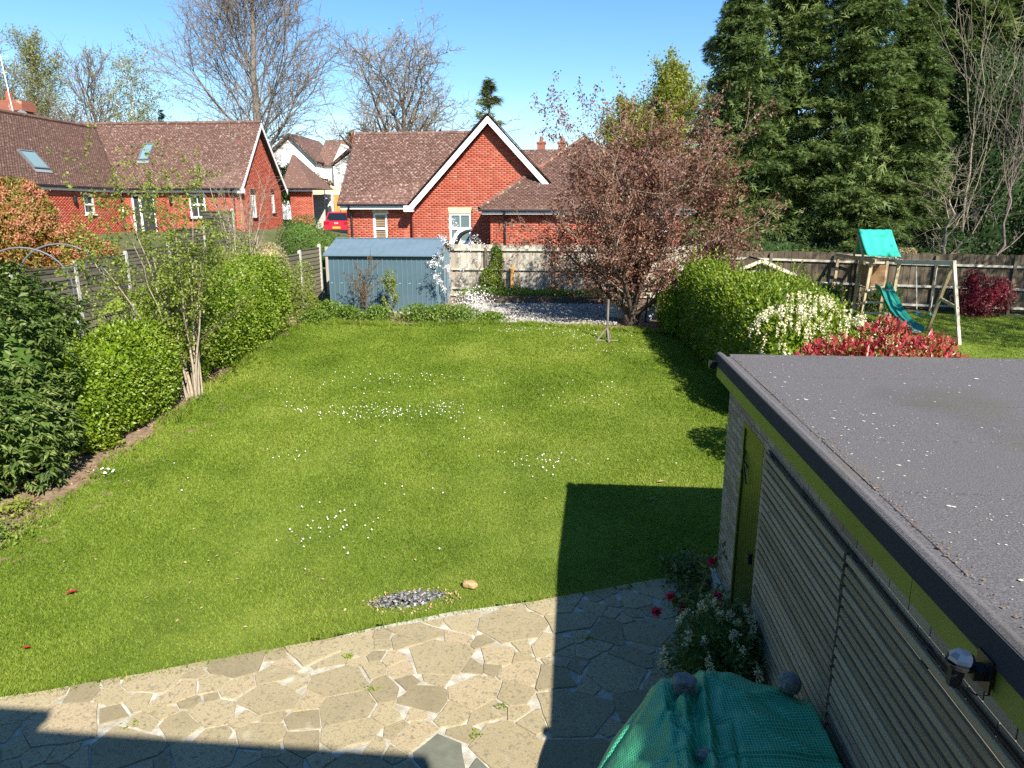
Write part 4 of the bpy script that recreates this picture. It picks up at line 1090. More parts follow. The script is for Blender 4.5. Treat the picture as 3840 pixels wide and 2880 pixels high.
mb = MB(); mb.tube([(-18.95, 38.98, 5.4), (-18.95, 39.05, 5.3), (-18.95, 39.29, 5.1), (-18.95, 39.29, 2.7)], .045, 8); mb.build('downpipe', m_black, lh)
# projecting wing on the left
S2 = np.array([-1, 0, sm]) / sn
roof_plane(lh, (-25.4, 29.3, EZ), (0, 1, 0), S2, lambda v: (0, 9.7 + min(v / sn, 3.0)), 3.0 * sn, m_tiledark, m_under, limit=50, name='wing_roof')
mb = MB(); mb.prism([(-28.4, 29.3, 9.0), (-28.4, 42, 9.0), (-31.4, 42, 5.5), (-31.4, 29.3, 5.5)], (0, 0, -.1)); mb.build('wing_rear_roof', m_tiledark, lh)
for i in range(35):
    mb = MB(); mb.tube([(-28.4, 42 - i * .36, 9.05), (-28.4, 42 - i * .36 - .35, 9.05)], .11, 8); mb.build('ridge_tile', m_tiledark, lh)
for i in range(24):
    a = np.array([-25.4, 39.0, EZ + .03]); b = np.array([-28.4, 42.0, 9.06]); mb = MB(); mb.beam(a + (b - a) * i / 24, a + (b - a) * (i + .96) / 24, .16, .03); mb.build('valley_tile', m_under, lh)
brick_wall(lh, (-25.62, 29.4, 0), (0, 1, 0), (1, 0, 0), lambda z: (0, 9.95), (2.7, 5.5), [(6.8, 7.6, 4.1, 5.15)], m_brickred, m_mortarw, limit=0, name='wing_wall')
window(lh, (-25.62, 36.2, 4.1), (0, 1, 0), (1, 0, 0), .8, 1.05, bars=(.5,), fw=.08, sill=m_white)
mb = MB(); mb.bb(-25.5, -25.47, 29.3, 39.0, 5.26, 5.46); mb.build('wing_fascia', m_white, lh)
gutter(lh, (-25.38, 29.3, 5.44), (-25.38, 39.0, 5.44), .06)
for (px, py, ax2) in ((-25.5, 35.4, 1), (-22.6, 39.24, 0)):
    mb = MB(); mb.tube([(px, py, 4.62), (px, py, 4.70), (px, py, 4.95), (px, py, 5.05)], [.03, .09, .11, .03], 8); mb.build('wall_lantern', m_black, lh)
# roof windows
def skylight(root, O, U, S, w, h, label=None):
    O = np.array(O, float); U = np.array(U, float); S = np.array(S, float); N = np.cross(U, S); N = N if N[2] > 0 else -N; N /= np.linalg.norm(N)
    R = np.stack([U, S, N], 1); mb = MB(); f = .07
    for a, b, c, d in ((0, f, 0, h), (w - f, w, 0, h), (f, w - f, 0, f), (f, w - f, h - f, h)):
        mb.box(O + U * (a + b) / 2 + S * (c + d) / 2 + N * .06, (b - a, d - c, .12), R)
    fr = mb.build('roof_window', MAT("roof_window_frame", [(.10, .12, .13), (.14, .16, .17)], rough=.5), root)
    mb = MB(); mb.box(O + U * w / 2 + S * h / 2 + N * .07, (w - 2 * f, h - 2 * f, .02), R); mb.build('pane', m_glasssky, fr)
    mb = MB(); mb.box(O + U * w / 2 - S * .1 + N * .03, (w + .1, .2, .02), R); mb.build('flashing', MAT("lead", [(.17, .19, .21), (.22, .24, .26)], rough=.6), fr)
skylight(lh, (-24.9, 40.3, EZ + 1.3 * sm + .02), (1, 0, 0), S1, .62, 1.25)
skylight(lh, (-26.0, 33.45, EZ + .6 * sm + .02), (0, 1, 0), S2, 1.05, 1.12)
# rear hipped wing at its right end
brick_wall(lh, (-18.5, 46.2, 0), (1, 0, 0), (0, -1, 0), lambda z: (0, .9 + .6), (2.7, 5.5), [], m_brickred, m_mortarw, limit=0, name='rear_wing_wall')
mb = MB(); mb.raw([(-18.9, 45.8, 5.7), (-16.8, 45.8, 5.7), (-16.8, 50, 5.7), (-18.9, 50, 5.7), (-18.9, 48, 7.9), (-18.7, 48, 7.9)], [(0, 1, 5, 4), (1, 2, 5), (2, 3, 4, 5), (3, 0, 4), (0, 3, 2, 1)]); mb.build('rear_wing_roof', m_tiledark, lh)
mb = MB(); mb.bb(-18.5, -16.85, 45.86, 45.9, 5.5, 5.68); mb.build('fascia', m_white, lh)
gutter(lh, (-18.4, 45.78, 5.66), (-16.8, 45.78, 5.66), .06)
# chimney with pot, aerial and dish on its roof
mb = MB(); mb.bb(-36.4, -34.9, 44.6, 45.4, 8.2, 10.2); mb.bb(-36.5, -34.8, 44.5, 45.5, 10.2, 10.4); mb.bb(-36.6, -34.65, 44.4, 45.6, 10.4, 10.95); mb.bb(-36.5, -34.8, 44.5, 45.5, 10.95, 11.05); ch = mb.build('chimney', m_chim, lh)
mb = MB(); mb.tube([(-35.9, 45, 11.0), (-35.9, 45, 11.6)], [.2, .17], 12); mb.build('chimney_pot', m_brickred, ch)
mb = MB(); mb.tube([(-35.2, 44.3, 10.0), (-35.5, 44.3, 13.6)], .03, 6); mb.tube([(-35.8, 44.3, 13.5), (-35.0, 44.3, 13.52)], .02, 5); mb.tube([(-35.6, 44.3, 12.6), (-35.2, 44.3, 12.6)], .02, 5); mb.build('aerial', m_white, ch)
mb = MB(); t = np.linspace(0, 2 * np.pi, 18, endpoint=False)
mb.raw([(-34.6 + .42 * math.cos(a), 44.2, 10.05 + .33 * math.sin(a)) for a in t] + [(-34.6, 44.3, 10.05)], [(i, (i + 1) % 18, 18) for i in range(18)]); mb.build('satellite_dish', MAT("dish_grey", [(.25, .26, .28), (.3, .31, .33)], rough=.5), ch)
mb = MB(); mb.prism([(-30.3, 33.9, 8.1), (-28.6, 33.9, 8.1), (-29.6, 33.9, 9.5)], (0, .8, 0)); mb.build('dormer', m_white, lh)

# white houses far behind
wh = thing('white_house', (-26, 70, 4), 'white rendered gabled house with brown roof between the bungalows', 'house')
mb = MB(); mb.prism([(-30.5, 70, 3.5), (-25.2, 70, 3.5), (-25.2, 70, 9.0), (-27.6, 70, 11.3), (-30.5, 70, 8.9)], (0, 8, 0)); mb.bb(-25.2, -22.4, 72, 78, 3.5, 9.0); mb.prism([(-23.9, 71.2, 9.0), (-22.3, 71.2, 9.0), (-23.0, 71.2, 10.7)], (0, 3, 0)); mb.bb(-23.9, -22.3, 71.2, 74, 3.5, 9.0); mb.build('wall', m_render, wh)
mb = MB()
mb.prism([(-25.0, 69.6, 8.8), (-27.6, 69.6, 11.35), (-27.6, 69.6, 11.6), (-24.9, 69.6, 8.95)], (0, 8.5, 0)); mb.prism([(-30.9, 69.6, 8.6), (-27.6, 69.6, 11.35), (-27.6, 69.6, 11.6), (-31, 69.6, 8.8)], (0, 8.5, 0))
mb.prism([(-25.8, 71.7, 8.9), (-25.8, 75, 11.45), (-25.8, 75.1, 11.3), (-25.8, 71.7, 8.7)], (2.9, 0, 0)); mb.build('roof', m_tile, wh)
for x, z in ((-29.4, 7.0), (-28.2, 7.0), (-27.0, 7.0), (-24.6, 6.6)): window(wh, (x, 69.98 if x < -25.2 else 71.98, z), (1, 0, 0), (0, -1, 0), .85, 1.2, mull=((.42, .06),), fw=.08)
wb = thing('white_cottage', (-21, 66, 4), 'pale rendered cottage with small chimney at the left of the brick gable', 'house')
mb = MB(); mb.prism([(-22.0, 66, 3.5), (-17, 66, 3.5), (-17, 66, 10.5), (-19.6, 66, 10.0), (-22.0, 66, 8.4)], (0, 6, 0)); mb.build('wall', m_render, wb)
mb = MB(); mb.prism([(-22.3, 65.8, 8.3), (-19.6, 65.8, 10.15), (-19.6, 65.8, 10.6), (-22.3, 65.8, 8.5)], (0, 6.4, 0)); mb.build('roof', m_tile, wb)
mb = MB(); mb.bb(-20.9, -20.3, 67, 67.6, 9.0, 11.0); mb.tube([(-20.6, 67.3, 11.0), (-20.6, 67.3, 11.5)], .15, 8); mb.build('chimney', m_chim, wb)

# yard between the bungalows: fences, gate, parked car
yf = thing('yard_fence', (-18, 52, 3), 'pale close boarded fence with white concrete posts beyond the parked car', 'fence')
C, S_ = [], []
for i in range(34): C.append((-20.5 + i * .15, 52, 4.55 + rng.normal(0, .01))); S_.append((.155, .02, 3.0))
pieces(yf, 'fence_board', C, S_, np.eye(3), m_lintel, 300)
for x in (-19.4, -18.0, -16.6):
    mb = MB(); mb.bb(x - .09, x + .09, 51.75, 51.95, 3, 6.1); mb.build('post', m_postwhite, yf)
yg = thing('timber_gate', (-15.6, 49.5, 3), 'golden brown timber gate behind the parked red car', 'gate')
C = [(-16.6 + i * .16, 49.5, 4.4) for i in range(17)]; S_ = [(.155, .03, 2.0)] * 17
pieces(yg, 'gate_board', C, S_, np.eye(3), m_orange)
mb = MB(); mb.bb(-16.85, -16.70, 49.35, 49.5, 3, 5.5); mb.bb(-18.6, -17.6, 50.1, 50.2, 3.0, 5.4); mb.build('gate_post', m_postwhite, yg)
bg_ = thing('brown_gate', (-18.2, 48, 3), 'dark brown timber gate beside the left bungalow', 'gate')
C = [(-18.75 + i * .13, 48, 4.2) for i in range(8)]; pieces(bg_, 'gate_board', C, [(.125, .03, 1.9)] * 8, np.eye(3), m_browngate)
tl = thing('carport', (-16.6, 50.6, 3), 'low white edged carport roof beyond the parked car', 'carport')
mb = MB(); mb.prism([(-18.2, 50.3, 5.35), (-14, 50.3, 6.0), (-14, 50.3, 5.8), (-18.2, 50.3, 5.15)], (0, 1.2, 0)); mb.build('roof', m_white, tl)
mb = MB(); mb.bb(-17.45, -17.25, 50.35, 50.5, 3, 5.2); mb.bb(-15.0, -14.8, 50.35, 50.5, 3, 5.6); mb.build('post', m_white, tl)

car = thing('parked_car', (-15.45, 47.5, 2.62), 'glossy red car parked nose away beside the brick bungalow', 'car')
m_car = MAT("red_car_paint", [(.42, .008, .03), (.46, .01, .035)], rough=.25, spec=.6, coat=.8)
m_cardark = GLASS("car_window", (.01, .012, .015), .05)
cx, y0, zb = -15.45, 46.0, 2.62
def car_sec(y, pts): return [(cx + x, y, zb + z) for x, z in pts] + [(cx - x, y, zb + z) for x, z in pts[::-1]]
low = [(.70, .30), (.86, .34), (.90, .62), (.90, .90), (.86, 1.02)]
secs = [car_sec(y0, [(.66, .34), (.82, .38), (.86, .62), (.84, .88), (.78, 1.0)]), car_sec(y0 + .12, low), car_sec(y0 + 3.6, low), car_sec(y0 + 4.3, [(.6, .34), (.78, .4), (.82, .6), (.78, .78), (.6, .82)])]
mb = MB(); V = [p for s in secs for p in s]; n = 10
F = [(j * n + i, j * n + (i + 1) % n, (j + 1) * n + (i + 1) % n, (j + 1) * n + i) for j in range(3) for i in range(n)] + [tuple(range(n - 1, -1, -1)), tuple(range(3 * n, 4 * n))]
mb.raw(V, F)
cab = [car_sec(y0 + .10, [(.80, 1.0)]) , car_sec(y0 + .42, [(.66, 1.58)]), car_sec(y0 + .9, [(.66, 1.64)]), car_sec(y0 + 2.3, [(.64, 1.58)]), car_sec(y0 + 3.1, [(.78, 1.0)])]
V = [p for s in cab for p in s]; F = [(j * 2, j * 2 + 1, j * 2 + 3, j * 2 + 2) for j in range(4)] + [(0, 2, 4, 6, 8), (9, 7, 5, 3, 1)]
mb.raw(V, F); mb.build('body', m_car, car, False)
mb = MB(); mb.prism([(cx - .70, y0 + .13, zb + 1.06), (cx + .70, y0 + .13, zb + 1.06), (cx + .58, y0 + .37, zb + 1.52), (cx - .58, y0 + .37, zb + 1.52)], (0, -.02, .008)); mb.build('rear_window', m_cardark, car)
for s in (-1, 1):
    mb = MB(); mb.prism([(cx + s * .79, y0 + .5, zb + 1.05), (cx + s * .79, y0 + 2.8, zb + 1.05), (cx + s * .68, y0 + 2.2, zb + 1.5), (cx + s * .69, y0 + .75, zb + 1.52)], (s * .012, 0, .004)); mb.build('side_window', m_cardark, car)
    mb = MB(); mb.bb(cx + s * .48, cx + s * .84, y0 - .02, y0 + .1, zb + .82, zb + .98); mb.build('tail_light', MAT("tail_light", [(.25, .0, .01), (.3, .0, .01)], rough=.15, spec=.6), car)
    for yy in (.75, 3.4):
        w_ = MB(); w_.tube([(cx + s * .68, y0 + yy, zb + .33), (cx + s * .88, y0 + yy, zb + .33)], .33, 16); wh_ = w_.build('wheel', m_black, car)
mb = MB(); mb.bb(cx - .26, cx + .26, y0 - .02, y0 - .003, zb + .55, zb + .67); mb.build('number_plate', MAT("plate_yellow", [(.55, .40, .03), (.6, .45, .04)], rough=.5), car)
mb = MB(); mb.bb(cx - .82, cx + .82, y0 - .05, y0 + .05, zb + .30, zb + .48); mb.build('bumper', m_black, car)
mb = MB(); mb.prism([(cx - .03, y0 + 1.0, zb + 1.63), (cx + .03, y0 + 1.0, zb + 1.63), (cx, y0 + .9, zb + 1.74)], (0, .15, 0)); mb.build('roof_fin', m_car, car)
fc = bpy.data.curves.new('badge', 'FONT'); fc.body = 'KIA'; fc.size = .16; fc.extrude = .004; fc.align_x = 'CENTER'
bt = bpy.data.objects.new('badge_text', fc); COL.objects.link(bt); bpy.context.view_layer.update(); bm_ = bpy.data.meshes.new_from_object(bt.evaluated_get(bpy.context.evaluated_depsgraph_get())); bpy.data.objects.remove(bt); bm_.materials.clear()
bo = link('badge', bm_, m_white, car, Matrix.Translation((cx, y0 - .008, zb + .84)) @ Matrix.Rotation(math.pi / 2, 4, 'X'))

# pale curved hull standing behind the back fence
kh = thing('curved_hull', (-4.3, 26.65, 1.9), 'white curved hull with black underside rising above the back fence', 'boat')
pts = [(-4.55, 26.65, 1.9), (-4.48, 26.65, 3.10), (-4.40, 26.65, 3.30), (-4.28, 26.65, 3.46), (-4.10, 26.65, 3.55), (-3.93, 26.65, 3.59), (-3.82, 26.65, 3.60)]
mb = MB(); mb.tube([(x - .02, y, z + .02) for x, y, z in pts], [.10, .10, .10, .09, .075, .055, .02], 10); mb.build('hull', m_white, kh, True)
mb = MB(); mb.tube([(x + .055, y - .03, z - .05) for x, y, z in pts], [.09, .09, .09, .085, .07, .05, .03], 10); mb.build('underside', m_black, kh, True)

# ------------------------------------------------------------------ play equipment next door
m_play = MAT("play_timber", [(.26, .19, .10), (.38, .30, .18), (.46, .38, .25)], scale=3, rough=.85, aniso=(5, 5, .8))
m_playpale = MAT("pale_play_timber", [(.42, .37, .28), (.56, .51, .42)], scale=3, rough=.85)
m_playpanel = MAT("brown_play_panel", [(.20, .12, .06), (.28, .17, .09)], scale=3, rough=.85, piece=.4, aniso=(.8, 5, 5))
m_slide = MAT("green_plastic", [(.01, .15, .12), (.015, .19, .15)], scale=2, rough=.35, spec=.5)
m_canvas = MAT("turquoise_canvas", [(.02, .34, .25), (.03, .42, .32)], scale=5, rough=.75, aniso=(6, 6, .5))
pl = thing('climbing_frame', (9.3, 23.5, .8), 'timber climbing frame with turquoise canopy, monkey bars and green slide, on the lawn next door', 'climbing frame')
def G(x, y): return gz(x, y)
posts = {'a': (9.26, 23.61, 2.66), 'b': (10.28, 23.35, 2.70), 'c': (9.45, 24.75, 2.75), 'd': (10.45, 24.5, 2.75), 'e': (9.02, 26.05, 2.86), 'f': (10.0, 25.8, 2.86)}
ladder_l, ladder_r = (9.20, 23.62), (9.98, 23.42)
P_ = [((9.18, 23.55), (9.33, 23.61)), ((9.95, 23.35), (10.08, 23.40)), ((9.35, 24.75), (9.45, 24.75)), ((10.15, 24.55), (10.2, 24.55)), ((9.05, 25.95), (9.12, 25.95)), ((9.9, 25.75), (9.95, 25.75))]
TZ = 2.68
for (b0, b1) in P_:
    mb = MB(); mb.beam((b0[0], b0[1], G(*b0) - .05), (b1[0], b1[1], TZ), .085, .085, (0, 1, 0)); mb.build('post', m_play, pl)
for i, z in enumerate((1.08, 1.42, 1.80)):
    t = (z - .8) / 1.9
    a = (9.18 + .15 * t, 23.50, z); b = (9.95 + .13 * t, 23.30, z)
    mb = MB(); mb.beam(a, b, .05, .06); mb.build('rung', m_playpale, pl)
mb = MB(); mb.beam((9.38, 23.4, TZ + .03), (9.10, 26.1, TZ + .08), .06, .12); mb.build('side_beam', m_play, pl)
mb = MB(); mb.beam((10.12, 23.2, TZ + .03), (9.95, 25.9, TZ + .08), .06, .12); mb.build('side_beam', m_play, pl)
for i in range(7):
    t = .12 + i * .13
    a = (9.38 - .28 * t, 23.4 + 2.7 * t, TZ + .085); b = (10.12 - .17 * t, 23.2 + 2.7 * t, TZ + .085)
    mb = MB(); mb.beam(a, b, .07, .045); mb.build('overhead_rung', m_playpale, pl)
mb = MB(); mb.bb(9.45, 10.15, 23.45, 24.6, 1.78, 1.83); mb.build('deck', m_play, pl)
for i in range(5):
    mb = MB(); mb.beam((9.40, 23.66, 1.92 + i * .135), (9.50, 24.7, 1.92 + i * .135), .022, .128); mb.build('panel_board', m_playpanel, pl)
    mb = MB(); mb.beam((9.62, 24.62, 1.92 + i * .135), (10.16, 24.5, 1.92 + i * .135), .022, .128); mb.build('panel_board', m_playpanel, pl)
# canopy: two sloping sheets over a ridge
rid0, rid1 = np.array([9.05, 24.2, 3.66]), np.array([9.98, 24.0, 3.66])
for s, nm in ((-1, 'canopy'), (1, 'canopy')):
    e0 = np.array([9.16, 24.2 + s * .62, 2.86]) + np.array([.02, 0, 0]); e1 = np.array([10.12, 24.0 + s * .62, 2.84])
    nx_ = 14; V = []
    for i in range(nx_ + 1):
        for j in range(9):
            u = i / nx_; v = j / 8; p = (rid0 * (1 - u) + rid1 * u) * (1 - v) + (e0 * (1 - u) + e1 * u) * v
            p = p + np.array([0, s * .012 * math.sin(u * 19 + v * 3), -.05 * math.sin(v * math.pi) + .008 * math.sin(u * 23)]); V.append(p)
    idx = np.arange((nx_ + 1) * 9).reshape(nx_ + 1, 9)
    me = np_mesh('canopy', np.array(V), np.stack([idx[:-1, :-1], idx[1:, :-1], idx[1:, 1:], idx[:-1, 1:]], -1).reshape(-1, 4), True)
    o = link(nm, me, m_canvas, pl); o.modifiers.new('t', 'SOLIDIFY').thickness = .006
for x, y in ((9.07, 24.2), (9.97, 24.0)):
    for s in (-1, 1):
        mb = MB(); mb.beam((x + .08, y + s * .45, 2.70), (x, y + s * .01, 3.50), .04, .06, (1, 0, 0)); mb.build('canopy_strut', m_play, pl)
# slide
pts = [(9.62, 23.45, 1.86), (9.72, 23.25, 1.80), (9.80, 22.95, 1.45), (9.88, 22.6, 1.12), (10.0, 22.2, .86), (10.15, 21.75, .74)]
V = []; prof = [(-.24, .16), (-.21, .17), (-.20, .02), (-.1, 0), (.1, 0), (.20, .02), (.21, .17), (.24, .16)]
for i, p in enumerate(pts):
    p = np.array(p); d = np.array(pts[min(i + 1, len(pts) - 1)]) - np.array(pts[max(0, i - 1)]); d[2] = 0; d /= np.linalg.norm(d); u = np.array([d[1], -d[0], 0])
    for a, b in prof: V.append(p + u * a + np.array([0, 0, b]))
n = len(prof); F = [(j * n + i, j * n + i + 1, (j + 1) * n + i + 1, (j + 1) * n + i) for j in range(len(pts) - 1) for i in range(n - 1)]
me = np_mesh('slide', np.array(V), np.array(F), True); o = link('slide', me, m_slide, pl); o.modifiers.new('t', 'SOLIDIFY').thickness = .015
# swing: beam, A-frame, seat on ropes
mb = MB(); mb.beam((9.95, 23.35, TZ + .02), (10.72, 21.35, 2.80), .075, .13); mb.build('swing_beam', m_playpale, pl)
mb = MB(); mb.beam((10.70, 21.4, 2.86), (10.88, 20.80, G(10.9, 20.8) - .05), .08, .08, (1, 0, 0)); mb.build('swing_leg', m_playpale, pl)
mb = MB(); mb.beam((10.70, 21.4, 2.82), (10.82, 22.6, G(10.8, 22.6) - .05), .08, .08, (1, 0, 0)); mb.build('swing_leg', m_play, pl)
mb = MB(); mb.beam((10.82, 21.02, 1.55), (10.78, 22.0, 1.72), .05, .08); mb.build('cross_bar', m_play, pl)
sa, sb = np.array([10.25, 22.62, 2.66]), np.array([10.52, 21.92, 2.70]); s0, s1 = np.array([10.42, 22.55, 1.18]), np.array([10.60, 22.12, 1.18])
m_rope = MAT("swing_rope", [(.40, .40, .38), (.5, .5, .48)], rough=.9)
for a, b in ((sa, s0), (sb, s1)):
    mb = MB(); mb.tube([a, (a + b) / 2 + (0, 0, -.01), b], .014, 6); mb.build('rope', m_rope, pl)
V = []; tt = np.linspace(-.12, 1.12, 9); dd = (s1 - s0); pr = np.array([dd[1], -dd[0], 0]); pr = pr / np.linalg.norm(pr) * .09
for t in tt:
    p = s0 + dd * t; z = -.03 + .06 * (2 * t - 1) ** 2
    V += [p + pr + (0, 0, z), p - pr + (0, 0, z), p - pr + (0, 0, z - .03), p + pr + (0, 0, z - .03)]
F = [(4 * i + a, 4 * i + (a + 1) % 4, 4 * i + 4 + (a + 1) % 4, 4 * i + 4 + a) for i in range(8) for a in range(4)] + [(0, 1, 2, 3), (35, 34, 33, 32)]
mb = MB(); mb.raw(V, F); mb.build('swing_seat', m_slide, pl)

# playhouse behind the laurel
ph = thing('playhouse', (5.7, 22.3, .9), 'small timber playhouse with pale roof edge behind the laurel hedge', 'playhouse')
mb = MB(); mb.bb(5.0, 6.35, 21.9, 23.0, .85, 2.35); mb.prism([(5.0, 21.9, 2.35), (6.35, 21.9, 2.35), (5.5, 21.9, 2.72)], (0, 1.1, 0)); mb.build('wall', m_play, ph)
for a, b in (((4.85, 2.55), (5.48, 2.82)), ((5.44, 2.84), (6.50, 2.38))):
    mb = MB(); mb.prism([(a[0], 21.7, a[1]), (b[0], 21.7, b[1]), (b[0], 21.7, b[1] + .03), (a[0], 21.7, a[1] + .03)], (0, 1.5, 0)); rf = mb.build('roof', m_fencedark, ph)
    mb = MB(); mb.prism([(a[0], 21.68, a[1] - .06), (b[0], 21.68, b[1] - .06), (b[0], 21.68, b[1] + .05), (a[0], 21.68, a[1] + .05)], (0, -.02, 0)); mb.build('barge_board', m_playpale, ph)

# hoop frame in the garden on the left
hf = thing('hoop_frame', (-12, 16, .5), 'grey metal tube hoop frame in front of the dark fence on the left', 'frame')
m_tube = MAT("grey_tube", [(.10, .11, .13), (.14, .15, .17)], rough=.5, metal=.2)
for dy, nm in ((0, 'hoop'), (1.9, 'hoop')):
    t = np.linspace(0, math.pi, 15)
    pts = [(-12.0 - dy * .25, 16.15 + dy, .5)] + [(-12.9 + .9 * math.cos(a) - dy * .25, 15.75 + .4 * math.cos(a) + dy, 2.45 + .95 * math.sin(a)) for a in t] + [(-13.8 - dy * .25, 15.35 + dy, .5)]
    mb = MB(); mb.tube(pts, .022, 8); mb.build(nm, m_tube, hf, True)
for z in (2.02, 2.9):
    mb = MB(); mb.tube([(-12.0 - (.1 if z > 2.5 else 0), 16.1, z), (-12.5, 18.0, z)], .016, 6); mb.build('cross_tube', m_tube, hf, True)

# bird feeder stand, white bag, crate by the plum tree
bf = thing('feeder_stand', (.92, 19.45, .74), 'three legged wooden feeder stand at the far edge of the lawn', 'stand')
fx, fy, fz = .92, 19.45, gz(.92, 19.45)
mb = MB(); mb.tube([(fx, fy, fz + .1), (fx + .01, fy, fz + 1.15)], .03, 8); mb.build('pole', m_bark, bf)
for dx, dy in ((-.30, -.10), (.05, -.22), (.12, .2)):
    mb = MB(); mb.tube([(fx, fy, fz + .38), (fx + dx, fy + dy, fz)], .028, 7); mb.build('leg', m_bark, bf)
mb = MB(); mb.tube([(fx - .3, fy - .1, fz + .04), (fx + .3, fy - .02, fz + .03)], .015, 6); mb.build('foot_bar', m_twigpale, bf)
m_bag = MAT("grey_plastic_sheet", [(.36, .40, .44), (.5, .54, .58)], scale=3, rough=.4, spec=.5)
tg = thing('folded_table', (2.4, 22.2, .9), 'pale folded garden table leaning behind the plum trunk', 'table')
mb = MB(); mb.prism([(2.15, 22.1, .95), (2.35, 22.1, .92), (2.75, 22.3, 1.75), (2.55, 22.3, 1.85)], (.05, .25, .02)); mb.build('top', m_bag, tg)
mb = MB(); mb.tube([(2.2, 22.05, .92), (2.25, 22.05, 1.75)], .03, 6); mb.tube([(2.45, 22.0, 1.65), (2.3, 22.0, 1.35)], .03, 6); mb.build('leg', m_black, tg)
ct = thing('slatted_crate', (1.35, 22.6, .95), 'pale slatted crate standing behind the plum trunk', 'crate')
for i in range(4):
    mb = MB(); mb.bb(1.0, 1.55, 22.5, 22.53, .98 + i * .15, 1.1 + i * .15); mb.build('crate_slat', m_bag, ct)
for x in (1.0, 1.25, 1.5):
    mb = MB(); mb.bb(x, x + .05, 22.53, 22.56, .95, 1.6); mb.build('crate_post', m_bag, ct)

# ------------------------------------------------------------------ plants: generators
def blob_pts(blobs, n, power=2.6, depth=.22, lump=.1, low=-.9):
    """points and outward normals through the outer shell of a union of lumpy blobs (cx,cy,cz,rx,ry,rz)"""
    B = np.array(blobs, float); area = (B[:, 3] * B[:, 4] + B[:, 3] * B[:, 5] + B[:, 4] * B[:, 5]); pr = area / area.sum()
    outP, outN, got = [], [], 0
    ph = rng.uniform(0, 6.28, (5, 3)); fq = rng.uniform(1.5, 5.0, (5, 3))
    while got < n:
        m_ = int((n - got) * 1.8) + 50
        i = rng.choice(len(B), m_, p=pr); d = runit(m_)
        q = (np.abs(d) ** power).sum(1, keepdims=True) ** (1 / power); s = d / q
        P = B[i, :3] + s * B[i, 3:]
        l = sum(np.sin((P * fq[j] + ph[j]).sum(1)) for j in range(5)) / 5
        sc_ = (1 + lump * l - depth * rng.random(m_) ** 1.6)[:, None]
        P = B[i, :3] + s * B[i, 3:] * sc_
        N = np.sign(d) * np.abs(s) ** (power - 1) / B[i, 3:]; N /= np.linalg.norm(N, axis=1, keepdims=True)
        ok = (d[:, 2] > low)
        for j in range(len(B)):
            v = (np.abs((P - B[j, :3]) / B[j, 3:]) ** power).sum(1)
            ok &= ~((v < .62) & (i != j))
        outP.append(P[ok]); outN.append(N[ok]); got += ok.sum()
    return np.concatenate(outP)[:n], np.concatenate(outN)[:n]


def core_mesh(blobs, k=.8, power=2.6):
    V, F, o = [], [], 0
    th = np.linspace(0, math.pi, 9); ph = np.linspace(0, 2 * math.pi, 15)[:-1]
    for b in blobs:
        b = np.array(b); d = np.array([(math.sin(t) * math.cos(p), math.sin(t) * math.sin(p), math.cos(t)) for t in th for p in ph])
        q = (np.abs(d) ** power).sum(1, keepdims=True) ** (1 / power)
        V.append(b[:3] + d / q * b[3:] * k * (1 + rng.normal(0, .03, (len(d), 1))))
        for i in range(8):
            for j in range(14): F.append((o + i * 14 + j, o + i * 14 + (j + 1) % 14, o + (i + 1) * 14 + (j + 1) % 14, o + (i + 1) * 14 + j))
        o += len(d)
    return np.concatenate(V), np.array(F)


def foliage(root, name, P, N, L, W, mat, up=.35, spread=.8, fold=.3, droop=0., follow=.5):
    n = len(P); D = N * follow + runit(n) * spread + np.array([0, 0, up]); D /= np.linalg.norm(D, axis=1, keepdims=True)
    Nn = N + runit(n) * .7 + np.array([0, 0, .5])
    l = rng.uniform(.7, 1.3, n) * L
    V, F = leafmesh(P, D, Nn, l, l * W, fold, droop)
    return link(name, np_mesh(name, V, F), mat, root)


def shrub(name, loc, label, cat, blobs, n, L, W, mat, core=None, group=None, power=2.6, depth=.22, lump=.1, stems=0, stem_mat=None, shoots=0, **kw):
    root = thing(name, loc, label, cat, group)
    P, N = blob_pts(blobs, n, power, depth, lump)
    foliage(root, 'foliage', P, N, L, W, mat, **kw)
    if shoots:
        P, N = blob_pts(blobs, shoots, power, .02, lump, low=-.25); m_ = 9; tt = np.linspace(.1, 1, m_)
        d_ = N * .6 + np.array([0, 0, 1.]) + runit(len(P)) * .35; ln = rng.uniform(.08, .3, len(P))
        Q = P[:, None] + d_[:, None] * ln[:, None, None] * tt[None, :, None]
        foliage(root, 'shoots', Q.reshape(-1, 3), np.repeat(N, m_, 0), L * .8, W, mat, up=.6)['kind'] = 'stuff'
    if core is not None:
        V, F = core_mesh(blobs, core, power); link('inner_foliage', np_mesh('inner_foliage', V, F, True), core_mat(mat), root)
    c = np.array(blobs)[:, :3].mean(0)
    if stems:
        for i in range(stems):
            b = blobs[rng.integers(len(blobs))]
            mb = MB(); p0 = np.array([loc[0] + rng.normal(0, .06), loc[1] + rng.normal(0, .06), gz(loc[0], loc[1]) - .05]); p1 = np.array(b[:3]) + rng.normal(0, .1, 3)
            mb.tube([p0, (p0 + p1) / 2 + rng.normal(0, .04, 3), p1], [.03, .022, .012], 6); mb.build('stem', stem_mat or m_bark, root)
    return root


